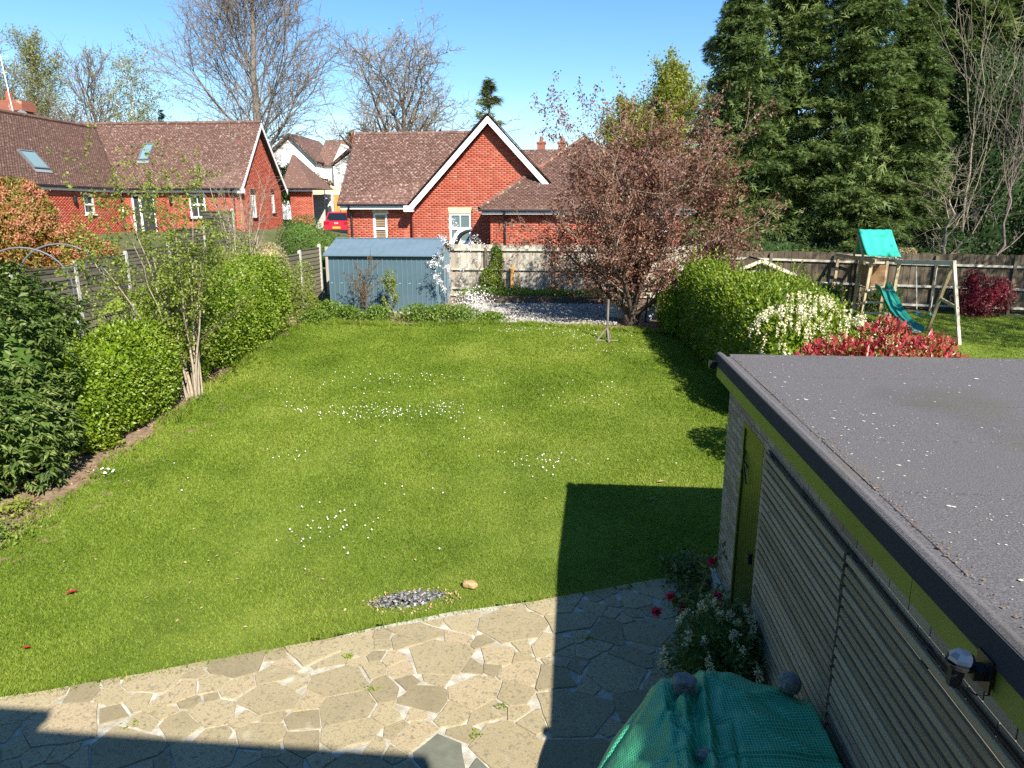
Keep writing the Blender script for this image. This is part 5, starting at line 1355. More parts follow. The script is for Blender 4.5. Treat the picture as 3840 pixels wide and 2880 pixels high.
def grow(P, R, n, tr=(.2, 1.0), ang=(45, 12), lr=(.5, .12), K=4, up=.2, wob=.12, rr=.55, prof=None, rmin=.004, taper=.35, az0=None):
    """one more level of branches on polylines P (N,K,3) with radii R (N,K)"""
    Np, Kp, _ = P.shape
    seg = np.linalg.norm(np.diff(P, axis=1), axis=2); Lp = seg.sum(1)
    t = (np.linspace(tr[0], tr[1], n)[None] + rng.uniform(-.5, .5, (Np, n)) * (tr[1] - tr[0]) / n).clip(0.02, 1.0)
    f = t * (Kp - 1); i = np.minimum(f.astype(int), Kp - 2); a = (f - i)[..., None]
    ar = np.arange(Np)[:, None]
    pos = P[ar, i] * (1 - a) + P[ar, i + 1] * a
    tan = P[ar, i + 1] - P[ar, i]; tan = tan / (np.linalg.norm(tan, axis=2, keepdims=True) + 1e-9)
    rad = R[ar, i] * (1 - a[..., 0]) + R[ar, i + 1] * a[..., 0]
    ref = runit(Np)[:, None]
    u = np.cross(tan, ref); u /= np.linalg.norm(u, axis=2, keepdims=True) + 1e-9
    w = np.cross(tan, u)
    az = np.arange(n)[None] * 2.39996 + rng.uniform(0, 6.28, (Np, 1)) + rng.normal(0, .5, (Np, n))
    an = np.radians(rng.normal(ang[0], ang[1], (Np, n)))
    if len(ang) > 2: an = an * (1 - t) + np.radians(ang[2]) * t
    d = tan * np.cos(an)[..., None] + (u * np.cos(az)[..., None] + w * np.sin(az)[..., None]) * np.sin(an)[..., None]
    d = d + np.array([0, 0, up * .5]); d /= np.linalg.norm(d, axis=2, keepdims=True)
    Lc = Lp[:, None] * np.clip(rng.normal(lr[0], lr[1], (Np, n)), .08, 2)
    if prof is not None: Lc = Lc * prof(t)
    M_ = Np * n; pos = pos.reshape(M_, 3); d = d.reshape(M_, 3); Lc = Lc.reshape(M_); r0 = np.maximum(rad.reshape(M_) * rr, rmin)
    Q = [pos]; st = (Lc / (K - 1))[:, None]
    for k in range(K - 1):
        d = d + runit(M_) * wob + np.array([0, 0, up * .33]); d /= np.linalg.norm(d, axis=1, keepdims=True)
        pos = pos + d * st; Q.append(pos)
    Q = np.stack(Q, 1); Rc = r0[:, None] * np.linspace(1, taper, K)[None]
    return Q, np.maximum(Rc, rmin * .6)


def trunk_line(base, top, K=9, r0=.3, r1=.05, wob=.1):
    base = np.array(base, float); top = np.array(top, float); t = np.linspace(0, 1, K)[:, None]
    P = base * (1 - t) + top * t; P[1:-1] += rng.normal(0, wob, (K - 2, 3)) * np.array([1, 1, .2])
    return P[None], (r0 + (r1 - r0) * np.linspace(0, 1, K) ** .8)[None]


def join_tubes(parts):
    V, F, o = [], [], 0
    for P, R, s in parts:
        v, f = tube_arr(P, R, s); V.append(v); F.append(f + o); o += len(v)
    return np.concatenate(V), np.concatenate(F)


def bare_tree(name, label, base, top, r0, levels, bark, twig, group=None, lead=None, cat='tree', leaves=None, wob=.15, K=10):
    """trunk plus levels of grow(); the first two levels are limbs, the rest the twiggy crown"""
    root = thing(name, base, label, cat, group)
    P, R = trunk_line(base, top, K, r0, r0 * .16, wob)
    lv = [(P, R)]
    for kw in levels: lv.append(grow(*lv[-1], **kw))
    V, F = join_tubes([(P, R, 10)]); link('trunk', np_mesh('trunk', V, F, True), bark, root)
    V, F = join_tubes([(*lv[1], 6)]); link('limbs', np_mesh('limbs', V, F, True), bark, root)
    V, F = join_tubes([(*l, 5 if i == 0 else 3) for i, l in enumerate(lv[2:])])
    cr = link('crown', np_mesh('crown', V, F), twig, root); cr['kind'] = 'stuff'
    if leaves:
        n, L, W, mat = leaves[:4]
        Q = np.concatenate([l[0][:, 1:].reshape(-1, 3) for l in lv[-2:]]); i = rng.integers(0, len(Q), n)
        P_ = Q[i] + rng.normal(0, leaves[4] if len(leaves) > 4 else .05, (n, 3))
        o = foliage(root, 'leaves', P_, runit(n), L, W, mat, up=leaves[5] if len(leaves) > 5 else .1, spread=1.0); o['kind'] = 'stuff'
    return root, lv


# leaf colours
m_gris = LEAF("griselinia_leaf", [(.075, .135, .008), (.14, .22, .012), (.20, .28, .02), (.28, .34, .06)], trans=.32, rough=.42, spec=.4, patch=.35, pscale=1.5)
m_laurel = LEAF("laurel_leaf", [(.06, .11, .008), (.115, .18, .012), (.18, .24, .018), (.26, .29, .035)], trans=.3, rough=.42, spec=.38, patch=.35)
m_darkleaf = LEAF("dark_glossy_leaf", [(.04, .075, .016), (.07, .12, .024), (.12, .17, .038), (.20, .24, .075)], trans=.25, rough=.48, spec=.3, patch=.3, pscale=1.2)
m_plum = LEAF("copper_leaf", [(.11, .043, .028), (.165, .072, .047), (.22, .11, .072), (.30, .17, .115)], trans=.28, rough=.45, spec=.35, patch=.3, pscale=.9)
m_fresh = LEAF("fresh_green_leaf", [(.14, .19, .025), (.21, .26, .04), (.28, .32, .06)], trans=.4, rough=.5)
m_photo = LEAF("photinia_leaf", [(.10, .12, .02), (.20, .19, .035), (.33, .15, .04), (.34, .10, .045)], trans=.3, rough=.4, patch=.5, pscale=1.1)
m_photored = LEAF("red_photinia_leaf", [(.26, .02, .035), (.36, .035, .05), (.42, .09, .08), (.24, .06, .04)], trans=.3, rough=.35)
m_rust = LEAF("rusty_flower_head", [(.32, .11, .055), (.42, .17, .09), (.50, .24, .14)], trans=.2, rough=.7)
m_con = LEAF("leylandii_spray", [(.042, .075, .024), (.074, .118, .034), (.12, .168, .046), (.175, .215, .065)], trans=.22, rough=.6, spec=.2, patch=.4, pscale=.5)
m_cedar = LEAF("cedar_spray", [(.08, .11, .045), (.13, .165, .07), (.18, .20, .09)], trans=.15, rough=.6)
m_ivy = LEAF("dark_ivy_leaf", [(.018, .035, .012), (.03, .055, .018), (.055, .085, .03)], trans=.15, rough=.5, spec=.25)
m_palegreen = LEAF("pale_spring_leaf", [(.17, .20, .06), (.24, .26, .08), (.30, .31, .11)], trans=.4, rough=.55)
m_yellowgreen = LEAF("yellow_green_leaf", [(.15, .19, .02), (.23, .26, .035), (.30, .31, .05)], trans=.4, rough=.55)
m_cream = LEAF("cream_blossom", [(.56, .51, .28), (.66, .61, .38), (.74, .70, .50)], trans=.2, rough=.7)
m_blossom = LEAF("white_blossom", [(.72, .70, .66), (.82, .80, .78)], trans=.3, rough=.7)
m_herb = LEAF("herb_leaf", [(.09, .16, .02), (.14, .22, .03), (.20, .27, .05)], trans=.35, rough=.5)
m_camellia = LEAF("pink_red_petal", [(.42, .03, .06), (.55, .07, .11), (.62, .16, .19)], trans=.3, rough=.6)
m_dry = LEAF("dry_foliage", [(.30, .24, .12), (.42, .34, .19), (.36, .32, .14)], trans=.2, rough=.8)
m_bronze = LEAF("bronze_leaf", [(.14, .075, .04), (.20, .11, .05), (.17, .15, .05)], trans=.3, rough=.6)

# ------------------------------------------------------------------ left border
def hedge_blobs(x, y0, y1, w, h, n, z0=None, seed=0):
    r_ = np.random.default_rng(seed); out = []
    for i in range(n):
        y = y0 + (i + .5) * (y1 - y0) / n; z = gz(x, y) if z0 is None else z0
        hh = h * r_.uniform(.93, 1.05)
        out.append((x + r_.normal(0, .05), y, z + hh * .5, w * .5 * r_.uniform(.95, 1.08), (y1 - y0) / n * .72, hh * .53))
    return out


shrub('hedge_shrub', (-8.45, 12.1, gz(-8.45, 12.1)), 'bright green clipped shrub beside the multi stemmed bush', 'hedge', hedge_blobs(-8.5, 10.6, 13.4, 1.25, 1.72, 3, seed=1), 24000, .062, .62, m_gris, core=.8, power=3.0, depth=.26, lump=.13, up=.25, shoots=260)
shrub('long_hedge', (-8.8, 17.4, gz(-8.8, 17.4)), 'long bright green hedge along the left fence leading to the shed', 'hedge', hedge_blobs(-8.95, 14.6, 20.3, 1.5, 2.18, 5, seed=2), 40000, .066, .62, m_gris, core=.8, power=3.4, depth=.24, lump=.11, up=.25, shoots=420)

# big dark shrub with long drooping leaves at far left
root = thing('drooping_shrub', (-8.4, 9.2, gz(-8.4, 9.2)), 'large dark green shrub with long drooping leaves at the left edge', 'shrub')
bl = [(-9.0, 10.0, 1.5, 1.15, 1.0, 1.6), (-9.05, 8.8, 1.15, 1.1, 1.0, 1.35), (-9.6, 10.7, 2.2, 1.0, .9, 1.1), (-8.5, 9.6, 1.0, .9, .9, 1.0), (-8.65, 7.8, .75, .9, .85, .85), (-9.6, 9.5, 2.3, 1.0, 1.1, 1.15), (-8.9, 10.6, 1.2, .7, .6, .9), (-9.35, 11.5, 2.0, .75, .7, 1.15), (-9.9, 11.2, 2.7, .7, .7, .8)]
P, N = blob_pts(bl, 1750, 2.3, .3, .16)
m_ = 12; PP = np.repeat(P, m_, 0) + rng.normal(0, .02, (len(P) * m_, 3)); NN = np.repeat(N, m_, 0)
az = rng.uniform(0, 6.28, len(PP)); D = NN * .55 + np.stack([np.cos(az), np.sin(az), rng.uniform(-.5, .35, len(PP))], 1)
l = rng.uniform(.085, .16, len(PP)); V, F = leafmesh(PP, D, NN * .4 + np.array([0, 0, 1.]) + runit(len(PP)) * .25, l, l * .30, .45, .28)
link('leaves', np_mesh('leaves', V, F), m_darkleaf, root)
P, N = blob_pts(bl, 6000, 2.3, .5, .1); foliage(root, 'foliage', P * 1.0 - N * .12, N, .14, .4, m_darkleaf, droop=.2)
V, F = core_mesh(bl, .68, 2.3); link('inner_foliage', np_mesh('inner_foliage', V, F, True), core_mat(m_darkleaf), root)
mb = MB(); mb.tube([(-8.4, 9.4, 0), (-8.5, 9.5, .6), (-8.7, 9.6, 1.6)], [.08, .07, .04], 8); mb.build('stem', m_barkdark, root)

# multi stemmed bush with small fresh leaves
hz = thing('multi_stem_bush', (-7.98, 13.9, gz(-7.98, 13.9)), 'multi stemmed bush with sparse fresh green leaves in the left border', 'bush')
n = 12; hb0 = np.array([-7.98, 13.9, gz(-7.98, 13.9)])
Pl, Rl = [], []
for i in range(n):
    a = 2 * math.pi * i / n + rng.normal(0, .2); lean = rng.uniform(.1, .85); h = rng.uniform(2.8, 4.3)
    b0 = hb0 + np.array([math.cos(a), math.sin(a), 0]) * rng.uniform(.08, .24); d = np.array([math.cos(a) * lean * 1.15 - .12, math.sin(a) * lean * .8, 0])
    t = np.linspace(0, 1, 9)[:, None]; P = b0 + np.array([0, 0, h]) * t + d * (t ** 1.3) * 1.75 + rng.normal(0, .03, (9, 3)) * t
    Pl.append(P); Rl.append(np.linspace(rng.uniform(.02, .038), .006, 9))
Pl = np.array(Pl); Rl = np.array(Rl)
for P, R in zip(Pl, Rl):
    V, F = tube_arr(P[None], R[None], 7); link('stem', np_mesh('stem', V, F, True), m_hazelbark, hz)
l1 = grow(Pl, Rl, 7, (.3, 1), (42, 12), (.34, .1), 5, .12, .16, .5, rmin=.005)
l2 = grow(*l1, 6, (.15, 1), (45, 15), (.42, .12), 4, .06, .18, .5, rmin=.003)
V, F = join_tubes([(*l1, 4), (*l2, 3)]); link('branches', np_mesh('branches', V, F), m_barkdark, hz)['kind'] = 'stuff'
Q = np.concatenate([l2[0][:, 1:].reshape(-1, 3), l1[0][:, 2:].reshape(-1, 3)]); i = rng.integers(0, len(Q), 12500)
o = foliage(hz, 'leaves', Q[i] + rng.normal(0, .035, (len(i), 3)), runit(len(i)), .058, .7, m_fresh, up=.0, spread=1); o['kind'] = 'stuff'

# photinia with rusty heads in the garden on the left
bl = [(-18.6, 20.8, 3.9, 1.2, 1.2, 1.4), (-17.2, 21.3, 3.4, .9, 1.0, 1.1), (-19.6, 21, 4.2, 1.3, 1.3, 1.3), (-16.3, 22.0, 3.0, .75, .8, .8), (-17.9, 22, 4.2, .9, .9, 1.0), (-16.9, 21.6, 4.0, .5, .6, .6), (-15.6, 22.2, 2.7, .6, .7, .6)]
root = shrub('rusty_photinia', (-17, 21, gz(-17, 21)), 'tall photinia with orange red flower heads at the left edge', 'shrub', bl, 24000, .12, .42, m_photo, core=.66, power=2.3, lump=.14, stems=3)
P, N = blob_pts(bl, 420, 2.3, .05, .14, low=-.1)
PP = np.repeat(P, 42, 0) + rng.normal(0, .085, (len(P) * 42, 3)) * np.array([1, 1, .55]); foliage(root, 'flower_heads', PP, np.repeat(N, 42, 0), .055, .8, m_rust, up=.8)['kind'] = 'stuff'

# bare stems and dry bush behind the far hedge
hb_ = np.array([-9.95, 21.0, gz(-9.95, 21)])
root = thing('bare_stem_bush', tuple(hb_), 'bare pale stemmed bush behind the far end of the hedge', 'bush')
Pl = []; Rl = []
for i in range(9):
    a = rng.uniform(0, 6.28); t = np.linspace(0, 1, 8)[:, None]
    Pl.append(hb_ + np.array([rng.normal(0, .1), rng.normal(0, .1), 0]) + np.array([0, 0, rng.uniform(3.2, 4.4)]) * t + np.array([math.cos(a) * .8, math.sin(a) * .6, 0]) * t ** 1.5 + rng.normal(0, .05, (8, 3)) * t); Rl.append(np.linspace(.035, .008, 8))
Pl = np.array(Pl); Rl = np.array(Rl)
l1 = grow(Pl, Rl, 7, (.25, 1), (40, 12), (.33, .1), 5, .15, .2, .6, rmin=.008); l2 = grow(*l1, 5, (.2, 1), (45, 15), (.45, .1), 4, .1, .2, .6, rmin=.006)
V, F = join_tubes([(Pl, Rl, 6)]); link('stems', np_mesh('stems', V, F, True), m_hazelbark, root)
V, F = join_tubes([(*l1, 4), (*l2, 3)]); link('twigs', np_mesh('twigs', V, F), m_twigpale, root)['kind'] = 'stuff'
shrub('dry_bush', (-10.3, 21.8, gz(-10.3, 21.8)), 'straw coloured dry bush behind the far end of the hedge', 'bush', [(-10.3, 21.8, 2.3, .75, .7, 1.1), (-9.75, 22.2, 2.5, .6, .6, .8)], 6500, .07, .25, m_dry, core=.7, lump=.18)
shrub('grey_green_bush', (-10.9, 22.6, gz(-10.9, 22.6)), 'olive green bush between the dry bush and the left bungalow', 'bush', [(-11.0, 22.6, 2.3, .9, .8, 1.3), (-11.8, 22.0, 1.9, .8, .7, 1.0)], 7000, .07, .3, m_darkleaf, core=.75, lump=.15)
shrub('evergreen_bush', (-10.2, 27.4, gz(-10.2, 27.4)), 'rounded evergreen bush in front of the parked red car', 'bush', [(-10.6, 27.4, 3.0, .95, .7, 1.0), (-9.7, 27.2, 2.75, .9, .6, .75), (-8.4, 27.0, 2.7, .9, .4, .55), (-7.0, 27.0, 2.7, .9, .4, .5), (-5.9, 27.0, 2.6, .8, .4, .5)], 10000, .075, .4, m_darkleaf, core=.8, lump=.16, stems=2)
shrub('low_garden_bush', (-11.0, 17.4, gz(-11, 17.4)), 'low yellowish bush behind the mossy fence on the left', 'bush', [(-11.0, 17.0, 1.5, 1.1, 1.0, .9), (-10.6, 18.6, 1.5, .8, .8, .8), (-11.4, 20.0, 1.5, .9, .9, .9)], 7000, .06, .5, m_fresh, core=.75, lump=.15)

# low plants along the border and in the beds
def clump(name, x, y, r, h, n, L, W, mat, label, cat='plant', up=.6, group=None, sy=None):
    z = gz(x, y); P = np.column_stack([rng.normal(x, r * .55, n), rng.normal(y, (sy or r) * .5, n), np.zeros(n)])
    P[:, 2] = ground_z(P[:, 0], P[:, 1]) + rng.random(n) * h * np.exp(-((P[:, 0] - x) ** 2 + (P[:, 1] - y) ** 2) / (2 * r * r))
    D = runit(n) + np.array([0, 0, up]); l = rng.uniform(.6, 1.3, n) * L
    V, F = leafmesh(P, D, runit(n) * .6 + np.array([0, 0, 1.]), l, l * W, .3, .1)
    t_ = thing(name, (x, y, z), label, cat, group); o = link('foliage', np_mesh(name, V, F), mat, t_); o['kind'] = 'stuff'; return t_


def blades_clump(name, x, y, n, L, mat, label, w=.04):
    P = np.column_stack([rng.normal(x, .06, n), rng.normal(y, .06, n), np.full(n, gz(x, y))]); a = rng.uniform(0, 6.28, n)
    D = np.stack([np.cos(a) * .35, np.sin(a) * .35, np.ones(n)], 1); l = rng.uniform(.7, 1.2, n) * L
    V, F = leafmesh(P, D, np.stack([np.cos(a), np.sin(a), .2 * np.ones(n)], 1), l, l * w, .4, .12)
    o = link(name, np_mesh(name, V, F), mat); return tag(o, label, 'plant')


clump('low_herb', -7.55, 7.9, .42, .22, 700, .06, .6, m_herb, 'low green ground plant at the near end of the left border')
clump('pale_herb', -7.85, 8.75, .22, .2, 260, .06, .6, m_fresh, 'pale yellow green plant on the left border soil')
blades_clump('strap_leaf_plant', -7.95, 7.9, 26, .34, m_herb, 'strap leaved bulb plant at the near end of the border')
clump('violet_clump', -7.35, 10.0, .2, .08, 260, .035, .6, m_herb, 'tiny plant with white flowers on the left border soil')
discs('violet_flowers', np.column_stack([rng.normal(-7.35, .13, 8), rng.normal(10.0, .1, 8), np.full(8, gz(-7.35, 10) + .02)]), .02, .08, m_daisy, 'tiny white flowers on the left border soil', 'flowers')
clump('bush_foot_plant', -7.75, 13.75, .28, .1, 420, .04, .5, m_herb, 'blue green plant at the foot of the multi stemmed bush')
clump('hedge_foot_plant', -8.0, 11.1, .2, .2, 260, .07, .6, m_laurel, 'small leafy sprout at the foot of the clipped shrub')
bx = [(-7.9, 22.3, .38, .45), (-7.2, 21.9, .42, .35), (-8.05, 21.4, .4, .35), (-6.2, 21.85, .36, .38), (-4.9, 21.9, .55, .42), (-4.2, 22.0, .5, .4), (-3.55, 21.9, .5, .42), (-2.6, 21.9, .35, .22)]
nm_ = ['at the foot of the left fence by the shed', 'left of the bronze shrub', 'at the near end of the hedge by the shed', 'below the middle of the shed wall', 'below the right end of the shed wall', 'at the right corner of the shed', 'under the white blossom sapling', 'between lawn and gravel']
for (x, y, r, h), s in zip(bx, nm_): clump('bed_plant', x, y, r * 1.15, h * 1.2, 1500, .075, .7, m_herb, 'leafy green bed plant ' + s, group='leafy plants in the bed before the shed')
blades_clump('iris_clump', -6.95, 22.0, 30, .5, m_herb, 'upright strap leaved clump in front of the shed', .05)
shrub('fence_climber', (-8.75, 22.6, gz(-8.75, 22.6)), 'loose climber on the fence at the left of the shed', 'climber', [(-8.85, 22.5, 1.7, .35, .7, .9), (-8.6, 22.2, 1.25, .4, .6, .5)], 3200, .07, .5, m_fresh, lump=.2, depth=.5)

bz = bare_tree('bronze_shrub', 'bronze leaved spiky shrub in front of the shed', (-6.75, 22.35, gz(-6.75, 22.35)), (-6.7, 22.35, gz(-6.75, 22.35) + 1.15), .03,
               [dict(n=12, tr=(.1, 1), ang=(60, 10, 25), lr=(.62, .1), K=5, up=.12, wob=.1, rr=.7, rmin=.006), dict(n=8, tr=(.2, 1), ang=(40, 10), lr=(.35, .1), K=4, up=.1, rr=.7, rmin=.004)], m_barkdark, m_barkdark, leaves=(2600, .035, .6, m_bronze, .02), cat='shrub', wob=.02, K=6)
bz = bare_tree('green_sapling', 'light green young shrub before the middle of the shed', (-5.75, 22.4, gz(-5.75, 22.4)), (-5.85, 22.4, gz(-5.75, 22.4) + .85), .02,
               [dict(n=7, tr=(.1, 1), ang=(38, 8, 15), lr=(.7, .1), K=5, up=.25, wob=.08, rr=.8, rmin=.006), dict(n=7, tr=(.3, 1), ang=(45, 10), lr=(.2, .06), K=3, up=.2, rr=.8, rmin=.004)], m_hazelbark, m_hazelbark, leaves=(1300, .06, .55, m_fresh, .03), cat='shrub', wob=.02, K=6)
ws = bare_tree('blossom_sapling', 'slim white blossom sapling with stake at the right of the shed', (-4.0, 22.6, gz(-4, 22.6)), (-3.95, 22.6, gz(-4, 22.6) + 2.0), .018,
               [dict(n=8, tr=(.25, 1), ang=(62, 12, 40), lr=(.5, .12), K=5, up=.06, wob=.14, rr=.7, rmin=.005), dict(n=4, tr=(.3, 1), ang=(45, 15), lr=(.35, .1), K=3, up=.1, rr=.7, rmin=.004)], m_hazelbark, m_hazelbark, wob=.02, K=6)
root, lv = ws
Q = np.concatenate([lv[1][0][:, 2:].reshape(-1, 3), lv[2][0][:, 1:].reshape(-1, 3)]); i = rng.integers(0, len(Q), 70)
Pc = np.repeat(Q[i], 16, 0) + rng.normal(0, .045, (70 * 16, 3)); foliage(root, 'blossom', Pc, runit(len(Pc)), .045, .8, m_blossom)['kind'] = 'stuff'
mb = MB(); mb.tube([(-4.08, 22.62, gz(-4, 22.6)), (-4.08, 22.62, gz(-4, 22.6) + 1.5)], .016, 6); mb.build('stake', m_tube, root)
i = rng.integers(0, 40, 40); Pc = np.array([-3.3, 23.0, gz(-3.3, 23) + .45]) + rng.normal(0, .26, (700, 3)) * np.array([1.2, .6, .7])
o = link('low_blossom_bush', np_mesh('x', *leafmesh(Pc, runit(700), runit(700), .05, .04, .3)), m_blossom); tag(o, 'low white blossom beside the sapling stake', 'blossom')

# ivy and bed plants along the back fence
shrub('fence_ivy', (-2.85, 26.0, 1.2), 'column of ivy climbing the back fence by a post', 'ivy', [(-2.9, 26.05, 2.0, .22, .12, .55), (-2.82, 26.05, 2.6, .18, .12, .5), (-3.2, 26.05, 1.7, .25, .12, .5), (-2.9, 26.0, 1.5, .35, .15, .35)], 3000, .06, .7, m_laurel, depth=.4, lump=.2)
P = np.column_stack([rng.uniform(-4.1, 1.0, 3800), rng.uniform(24.9, 26.05, 3800), np.zeros(3800)]); P[:, 2] = 1.28 + rng.random(3800) * (.16 + .14 * np.sin(P[:, 0] * 2.3) ** 2)
V, F = leafmesh(P, runit(3800) + np.array([0, 0, .6]), runit(3800) + np.array([0, 0, 1]), rng.uniform(.05, .12, 3800), .05, .3)
o = link('bed_greenery', np_mesh('bed_greenery', V, F), m_herb); tag(o, 'low green plants growing in the raised bed', 'plants', kind='stuff')
root = thing('bare_climber', (-2.4, 25.95, 1.2), 'thin bare climber twigs on the back fence', 'climber')
P0 = np.array([[(x + rng.normal(0, .02) * j, 26.02, 1.2 + j * .22) for j in range(7)] for x in (-3.5, -2.6, -2.45, -2.05)], float); R0 = np.tile(np.linspace(.012, .005, 7), (4, 1))
l1 = grow(P0, R0, 8, (.15, 1), (35, 10), (.4, .1), 5, .15, .12, .7, rmin=.004); l1[0][..., 1] = np.minimum(l1[0][..., 1] * .15 + 25.99 * .85, 26.1)
V, F = join_tubes([(P0, R0, 4), (*l1, 3)]); link('twigs', np_mesh('twigs', V, F), m_twig, root)

# ------------------------------------------------------------------ plum tree with copper leaves
pb_ = np.array([1.69, 21.6, gz(1.69, 21.6)])
pt = thing('copper_plum_tree', tuple(pb_), 'copper leaved plum tree at the far right corner of the lawn', 'tree')
Pl, Rl = [], []
for i in range(13):
    a = 2 * math.pi * i / 13 + rng.normal(0, .2); lean = rng.uniform(.1, 1.0) if i % 3 else rng.uniform(.8, 1.2); h = rng.uniform(3.0, 4.7) if lean < .85 else rng.uniform(1.9, 3.3)
    t = np.linspace(0, 1, 10)[:, None]; tt_ = np.clip((t - .08) / .92, 0, 1)
    Pl.append(pb_ + rng.normal(0, .06, 3) * np.array([1, 1, 0]) + np.array([0, 0, h]) * t ** .9 + np.array([math.cos(a), math.sin(a) * .8, 0]) * lean * 2.55 * tt_ ** .9 + rng.normal(0, .07, (10, 3)) * t); Rl.append(np.linspace(.075, .012, 10))
# the long bare shoots at the upper left and upper right
for dx, h in ((-2.0, 5.0), (-1.55, 5.3), (1.7, 5.1), (2.2, 4.8), (-.2, 4.9), (.6, 4.9)):
    t = np.linspace(0, 1, 10)[:, None]; Pl.append(pb_ + np.array([0, 0, h]) * t + np.array([dx, -.3, 0]) * t ** 1.4 + rng.normal(0, .06, (10, 3)) * t); Rl.append(np.linspace(.06, .01, 10))
Pl = np.array(Pl); Rl = np.array(Rl)
V, F = join_tubes([(Pl, Rl, 8)]); link('limbs', np_mesh('limbs', V, F, True), m_barkdark, pt)
mb = MB()
for dx in (-.09, .09, .02): mb.tube([pb_ + (dx, 0, -.05), pb_ + (dx * 1.1, .02, .35), pb_ + (dx * 2.2, .03, .9)], [.12, .10, .07], 9)
mb.build('trunk', m_barkdark, pt, True)
l1 = grow(Pl, Rl, 9, (.2, 1), (50, 14, 30), (.28, .08), 6, .12, .15, .6, rmin=.009)
l2 = grow(*l1, 6, (.15, 1), (45, 15), (.5, .12), 5, .08, .15, .6, rmin=.006)
V, F = join_tubes([(*l1, 4), (*l2, 3)]); link('branches', np_mesh('branches', V, F), m_hazelbark, pt)['kind'] = 'stuff'
Q = np.concatenate([l2[0][:, 1:].reshape(-1, 3), l2[0][:, 1:].reshape(-1, 3), l1[0][:, 2:].reshape(-1, 3), Pl[:, 5:].reshape(-1, 3)]); i = rng.integers(0, len(Q), 34000)
P = Q[i] + rng.normal(0, .06, (len(i), 3))
CB = [(1.9, 21.6, 3.5, 2.5, 1.9, 1.8), (.2, 21.4, 2.9, 1.25, 1.1, 1.0), (3.9, 21.6, 3.1, 1.2, 1.1, 1.2), (2.1, 21.6, 4.9, 1.6, 1.4, 1.4), (3.55, 21.6, 5.5, .75, .7, 1.1), (.9, 21.5, 4.9, .9, .8, 1.0), (1.7, 21.5, 2.3, 1.4, 1.2, .8), (2.7, 21.6, 5.9, .6, .6, .9)]
CB += [(.1, 21.5, 5.3, .75, .7, 1.0), (4.0, 21.6, 4.6, .9, .8, 1.1)]
c_, cn_ = blob_pts(CB, 1600, 2.1, .95, .3)
P = np.concatenate([P, np.repeat(c_, 11, 0) + rng.normal(0, .10, (len(c_) * 11, 3))])
P = P[P[:, 2] > pb_[2] + .75 + .3 * np.sin(P[:, 0] * 5)]
o = foliage(pt, 'leaves', P, runit(len(P)), .085, .52, m_plum, up=-.1, spread=1, droop=.1); o['kind'] = 'stuff'

# ------------------------------------------------------------------ right hand hedge, shrubs
HB = []
for i in range(5):
    y = 14.7 + i * 1.2; x = 2.9 + (19.5 - y) * .10 + .62
    HB.append((x, y, gz(x, y) + 1.05, .64, 1.0, 1.12 + rng.normal(0, .03)))
HB += [(4.9, 18.8, gz(4.7, 18.8) + 1.0, 1.0, 1.2, 1.03), (5.2, 17.2, gz(5, 17) + .95, .9, 1.2, .98), (3.05, 20.4, gz(3, 20.4) + .6, .6, .7, .72), (5.7, 17.6, gz(5.6, 17.6) + .75, .7, .9, .8), (4.9, 15.6, gz(4.9, 15.6) + .9, .8, .9, .95)]
shrub('laurel_hedge', (3.8, 16, gz(3.8, 16)), 'dense bright green laurel hedge on the right of the lawn', 'hedge', HB, 46000, .085, .5, m_laurel, core=.82, power=4.2, depth=.22, lump=.08, shoots=420)
bl = [(3.95, 13.3, gz(3.9, 13.3) + 1.05, .62, .7, 1.0), (4.55, 13.3, gz(4.5, 13.3) + 1.05, .65, .6, 1.0), (5.15, 13.0, gz(5.1, 13) + .95, .55, .5, .92), (5.65, 12.8, gz(5.6, 12.8) + .75, .4, .45, .75), (4.5, 14.2, gz(4.5, 14.2) + 1.05, .7, .6, 1.02)]
root = shrub('flowering_laurel', (4.6, 13.3, gz(4.6, 13.3)), 'laurel covered in upright cream flower spikes above the garage roof', 'shrub', bl, 12000, .10, .42, m_laurel, core=.82, depth=.16)
P, N = blob_pts(bl, 250, 2.6, .0, .1, low=.15); P = P + N * .04; tz = np.linspace(0, 1, 26)
PP = (P[:, None] + N[:, None] * .03 + np.array([0, 0, .19])[None, None] * tz[None, :, None] + rng.normal(0, .012, (len(P), 26, 3))).reshape(-1, 3)
foliage(root, 'flower_spikes', PP, runit(len(PP)), .036, .9, m_cream, spread=1)['kind'] = 'stuff'
bl = [(3.95, 10.6, gz(3.9, 10.6) + 1.38, .5, .5, .9), (4.5, 10.6, gz(4.5, 10.6) + 1.48, .5, .5, .95), (5.05, 10.5, gz(5, 10.5) + 1.38, .5, .45, .9), (3.5, 10.5, gz(3.5, 10.5) + 1.25, .4, .4, .85)]
root = shrub('red_photinia', (4.4, 10.6, gz(4.4, 10.6)), 'crimson leaved photinia just beyond the garage roof', 'shrub', bl, 5200, .11, .34, m_photored, depth=.35, lump=.16, up=.6, stems=5)
P, N = blob_pts(bl, 1600, 2.6, .5, .1); foliage(root, 'green_leaves', P - N * .08, N, .11, .36, m_fresh)
P, N = blob_pts(bl[1:3], 60, 2.6, .05, .1, low=.1); P = P[P[:, 0] > 4.4]; PP = np.repeat(P, 60, 0) + rng.normal(0, .055, (len(P) * 60, 3)) * np.array([1, 1, .5]); foliage(root, 'flower_heads', PP, np.repeat(N[:len(P)], 60, 0), .022, .8, m_rust, up=.8)['kind'] = 'stuff'
